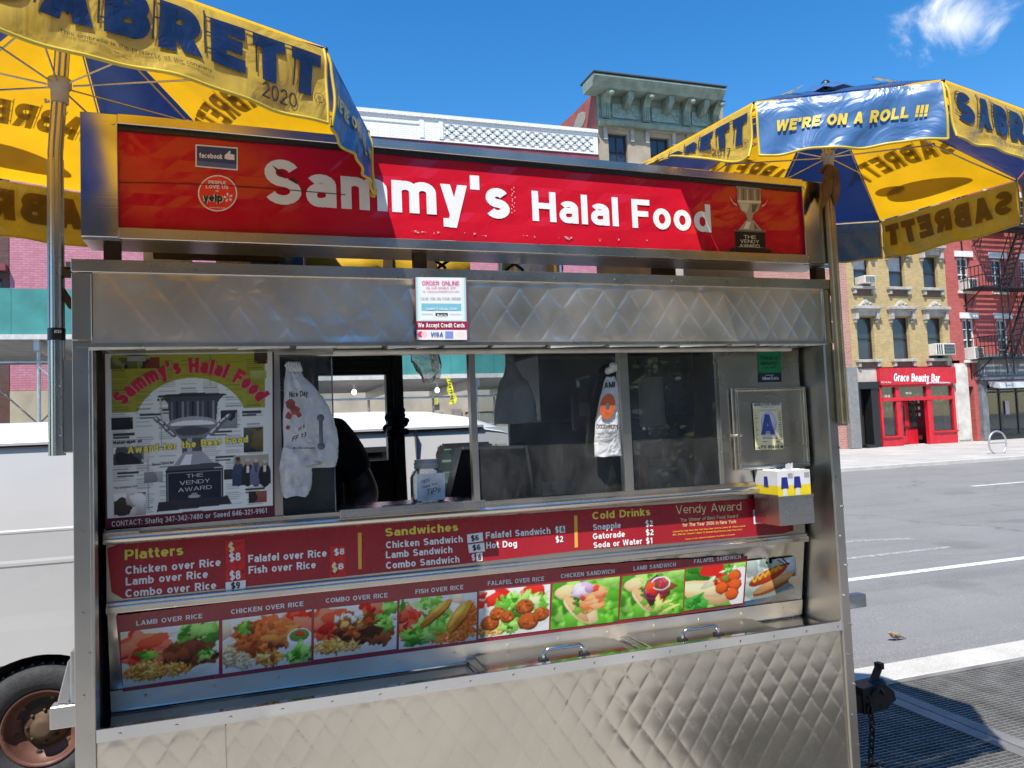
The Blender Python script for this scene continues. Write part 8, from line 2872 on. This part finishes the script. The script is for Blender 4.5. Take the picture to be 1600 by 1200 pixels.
p0, p1 = at(676, 632, y=FAC - .12), at(684, 622, y=FAC - .12)
mb = MB(); mb.box(p0.x, p1.x, FAC - .125, FAC - .111, p0.z, p1.z); mb.mat(1)
for k in range(4):
    z = p0.z + (p1.z - p0.z) * (k + 1) / 5
    mb.box(p0.x + .03, p1.x - .03, FAC - .128, FAC - .1255, z - .008, z + .008)
o = mb.build('yellow_notice', [bpy.data.materials['tape_yellow'], M_TGREY])
label(o, 'small yellow notice on the beige wall under the teal shed', 'notice')

# folded umbrella cloths on the cart roof
M_FOLDY = plain('folded_yellow_vinyl', (.74, .45, .03), .4, 0, .1, 6, .2, 20); M_FOLDB = plain('folded_blue_vinyl', (.10, .24, .52), .3, 0, .25, 8, .6, 20)
def bundle(name, text, px0_, px1_, yy, h, mats, blue):
    x0_, x1_ = at(px0_, 395, y=yy).x, at(px1_, 400, y=yy).x
    t = thing(name, text, 'folded umbrella', ((x0_ + x1_) / 2, yy, ZF1 + .004), 'folded umbrellas on the cart roof')
    mb = MB(); mb.mat(0, True)
    n = 20
    rows = []
    for k in range(11):
        x = x0_ + (x1_ - x0_) * k / 10
        rows.append([(x, yy + .10 + (.10 + .015 * sin(k * 1.3 + 3 * a)) * cos(a), ZF1 + .005 + h / 2 + h / 2 * (.9 + .1 * sin(k + 2 * a)) * sin(a)) for a in [2 * pi * j / n for j in range(n)]])
    mb.grid(rows, True); mb.mat(0, False); mb.face(rows[0][::-1]); mb.face(rows[-1])
    mb.build('folded_cloth', mats, t)
    mb = MB()
    if blue:
        mb.tube([(x0_ + .01 + (x1_ - x0_) * .9 * k / 12, yy - .012, ZF1 + .012 + .05 * (k / 12) ** 2) for k in range(13)], .005, 6)
    else:
        for s in (.45, .72):
            mb = MB(); mb.box(x0_ + (x1_ - x0_) * s, x0_ + (x1_ - x0_) * s + .035, yy - .014, yy + .21, ZF1 + .005, ZF1 + .004 + h); mb.build('strap', M_RUST, t)
    if blue:
        mb.build('trim', M_PIPING, t)
bundle('folded_umbrella', 'folded blue umbrella cloth with yellow trim on the roof under the sign', 392, 474, 2.94, .26, M_FOLDB, True)
bundle('folded_umbrella', 'folded yellow umbrella cloth with brown straps on the roof under the sign', 478, 735, 2.98, .26, M_FOLDY, False)
bundle('folded_umbrella', 'crumpled blue umbrella cloth among black cables on the roof', 800, 880, 2.98, .24, M_FOLDB, True)

# sparrow on the road
p = at(1399, 1001, z=road_z(4.95))
p = at(1399, 1001, z=road_z(p.y))
t = thing('sparrow', 'small brown sparrow standing on the sunlit asphalt near the kerb', 'bird', tuple(p))
J = {'tail': ((p.x + .075, p.y, p.z + .022), (.010, .005)), 'rump': ((p.x + .040, p.y, p.z + .034), (.018, .016)), 'belly': ((p.x + .005, p.y, p.z + .042), (.026, .026)), 'breast': ((p.x - .025, p.y, p.z + .050), (.022, .023)), 'neck': ((p.x - .040, p.y, p.z + .064), (.015, .015)),
     'head': ((p.x - .052, p.y, p.z + .074), (.016, .016)), 'beak': ((p.x - .070, p.y, p.z + .071), (.005, .005)), 'tip': ((p.x - .079, p.y, p.z + .069), (.002, .002)),
     'tailtip': ((p.x + .115, p.y, p.z + .012), (.012, .003))}
m, nt, b, _ = new_mat('sparrow_feathers')
nt.links.new(ramp(nt, noise(nt, 90, 5, .6), [(.35, (.10, .055, .03)), (.5, (.28, .18, .11)), (.66, (.42, .34, .26))]), b.inputs['Base Color']); b.inputs['Roughness'].default_value = .9
skin_body('body', J, [('tailtip', 'tail'), ('tail', 'rump'), ('rump', 'belly'), ('belly', 'breast'), ('breast', 'neck'), ('neck', 'head'), ('head', 'beak'), ('beak', 'tip')], 'belly', m, t)
mb = MB()
for s in (1, -1):
    mb.tube([(p.x + .004, p.y + s * .012, p.z + .024), (p.x - .002, p.y + s * .014, p.z + .012), (p.x + .002, p.y + s * .014, p.z + .001)], .0018, 6)
    for a in (-.5, 0, .5, 3.14):
        mb.tube([(p.x + .002, p.y + s * .014, p.z + .0015), (p.x + .002 - .014 * cos(a), p.y + s * .014 + .014 * sin(a), p.z + .0012)], .0012, 5)
mb.build('legs', plain('leg_pink_brown', (.32, .18, .13), .6), t)
mb = MB(); mb.mat(0, True)
for s in (1, -1):
    mb.grid([[(p.x - .03 + .10 * u, p.y + s * (.027 - .012 * u + .002 * sin(w * 3)), p.z + .062 - .036 * u - .016 * w * (1 - u * .6)) for u in [k / 6 for k in range(7)]] for w in [k / 3 for k in range(4)]])
mb.build('wings', plain('wing_brown', (.16, .095, .055), .9, 0, .5, 90), t)

# fittings and goods inside the cart, seen through the panes
def prop(name, text, cat, mats, fn, loc, group=None):
    t = thing(name, text, cat, loc, group)
    for nm, m_, f_ in fn:
        mb = MB(); f_(mb); mb.build(nm, m_, t)
    return t


c = at(907, 640, y=3.2)
prop('fire_extinguisher', 'red fire extinguisher hanging dimly inside the cart behind the pane', 'fire extinguisher', None,
     (('tank', plain('dull_red_enamel', (.09, .012, .012), .4), lambda m_: m_.lathe([(.005, -.10), (.04, -.095), (.043, -.06), (.043, .06), (.03, .09), (.012, .10)], c, 20)),
      ('valve', M_STEEL2, lambda m_: (m_.lathe([(.012, .10), (.012, .13)], c, 12), m_.bar(c + Vector((-.02, 0, .135)), c + Vector((.05, 0, .15)), .012))),
      ('tag', M_GREYSLATE, lambda m_: m_.box(c.x - .025, c.x + .025, c.y - .0455, c.y - .0445, c.z - .03, c.z + .03))), tuple(c))
c2 = at(1018, 628, y=3.1)
prop('paper_towel_roll', 'white paper towel roll standing upright inside the cart behind the right pane', 'paper towel', None,
     (('roll', plain('towel_white', (.66, .65, .62), .9), lambda m_: m_.lathe([(.016, -.11), (.055, -.11), (.057, -.1), (.057, .1), (.055, .11), (.016, .11)], c2, 24)),
      ('holder', M_STEEL2, lambda m_: (m_.lathe([(.05, -.125), (.05, -.112)], c2, 16), m_.lathe([(.008, -.11), (.008, .15)], c2, 10)))), tuple(c2))
for k, (px_, py_, col, tx) in enumerate(((958, 757, (.66, .52, .03), 'yellow mustard bottle standing inside the cart below the ring print bag'), (1005, 752, (.45, .02, .02), 'red sauce bottle standing inside the cart behind the right pane'),
                                         (1095, 735, (.72, .71, .68), 'white sauce bottle standing inside the cart near the steel panel'))):
    c3 = at(px_, py_, y=WY + .14); c3.z = 1.4005
    prop('sauce_bottle', tx, 'bottle', None, (('bottle_body', plain('bottle_plastic', col, .35), lambda m_: m_.lathe([(.03, 0), (.032, .01), (.032, .10), (.026, .125), (.014, .135)], c3, 18)),
         ('nozzle', plain('nozzle_plastic', col, .35), lambda m_: m_.lathe([(.016, .1355), (.014, .15), (.004, .19)], c3, 14))), tuple(c3), 'sauce bottles inside the cart')
for k, (px_, w_, h_, tx) in enumerate(((1050, .13, .22, 'stack of pale takeaway boxes inside the cart behind the right pane'), (875, .11, .14, 'small stack of pale takeaway boxes inside the cart behind the middle pane'))):
    c4 = at(px_, 700, y=WY + .42); c4.z = 1.4005 - .02
    prop('takeaway_box', tx, 'box', None, (('carton', plain('carton_grey', (.40, .38, .34), .8), lambda m_: [m_.box(c4.x - w_ / 2 + .003 * (i % 3), c4.x + w_ / 2 + .003 * (i % 2), c4.y, c4.y + .1, c4.z + i * .035, c4.z + i * .035 + .033) for i in range(int(h_ / .035))]),), tuple(c4))
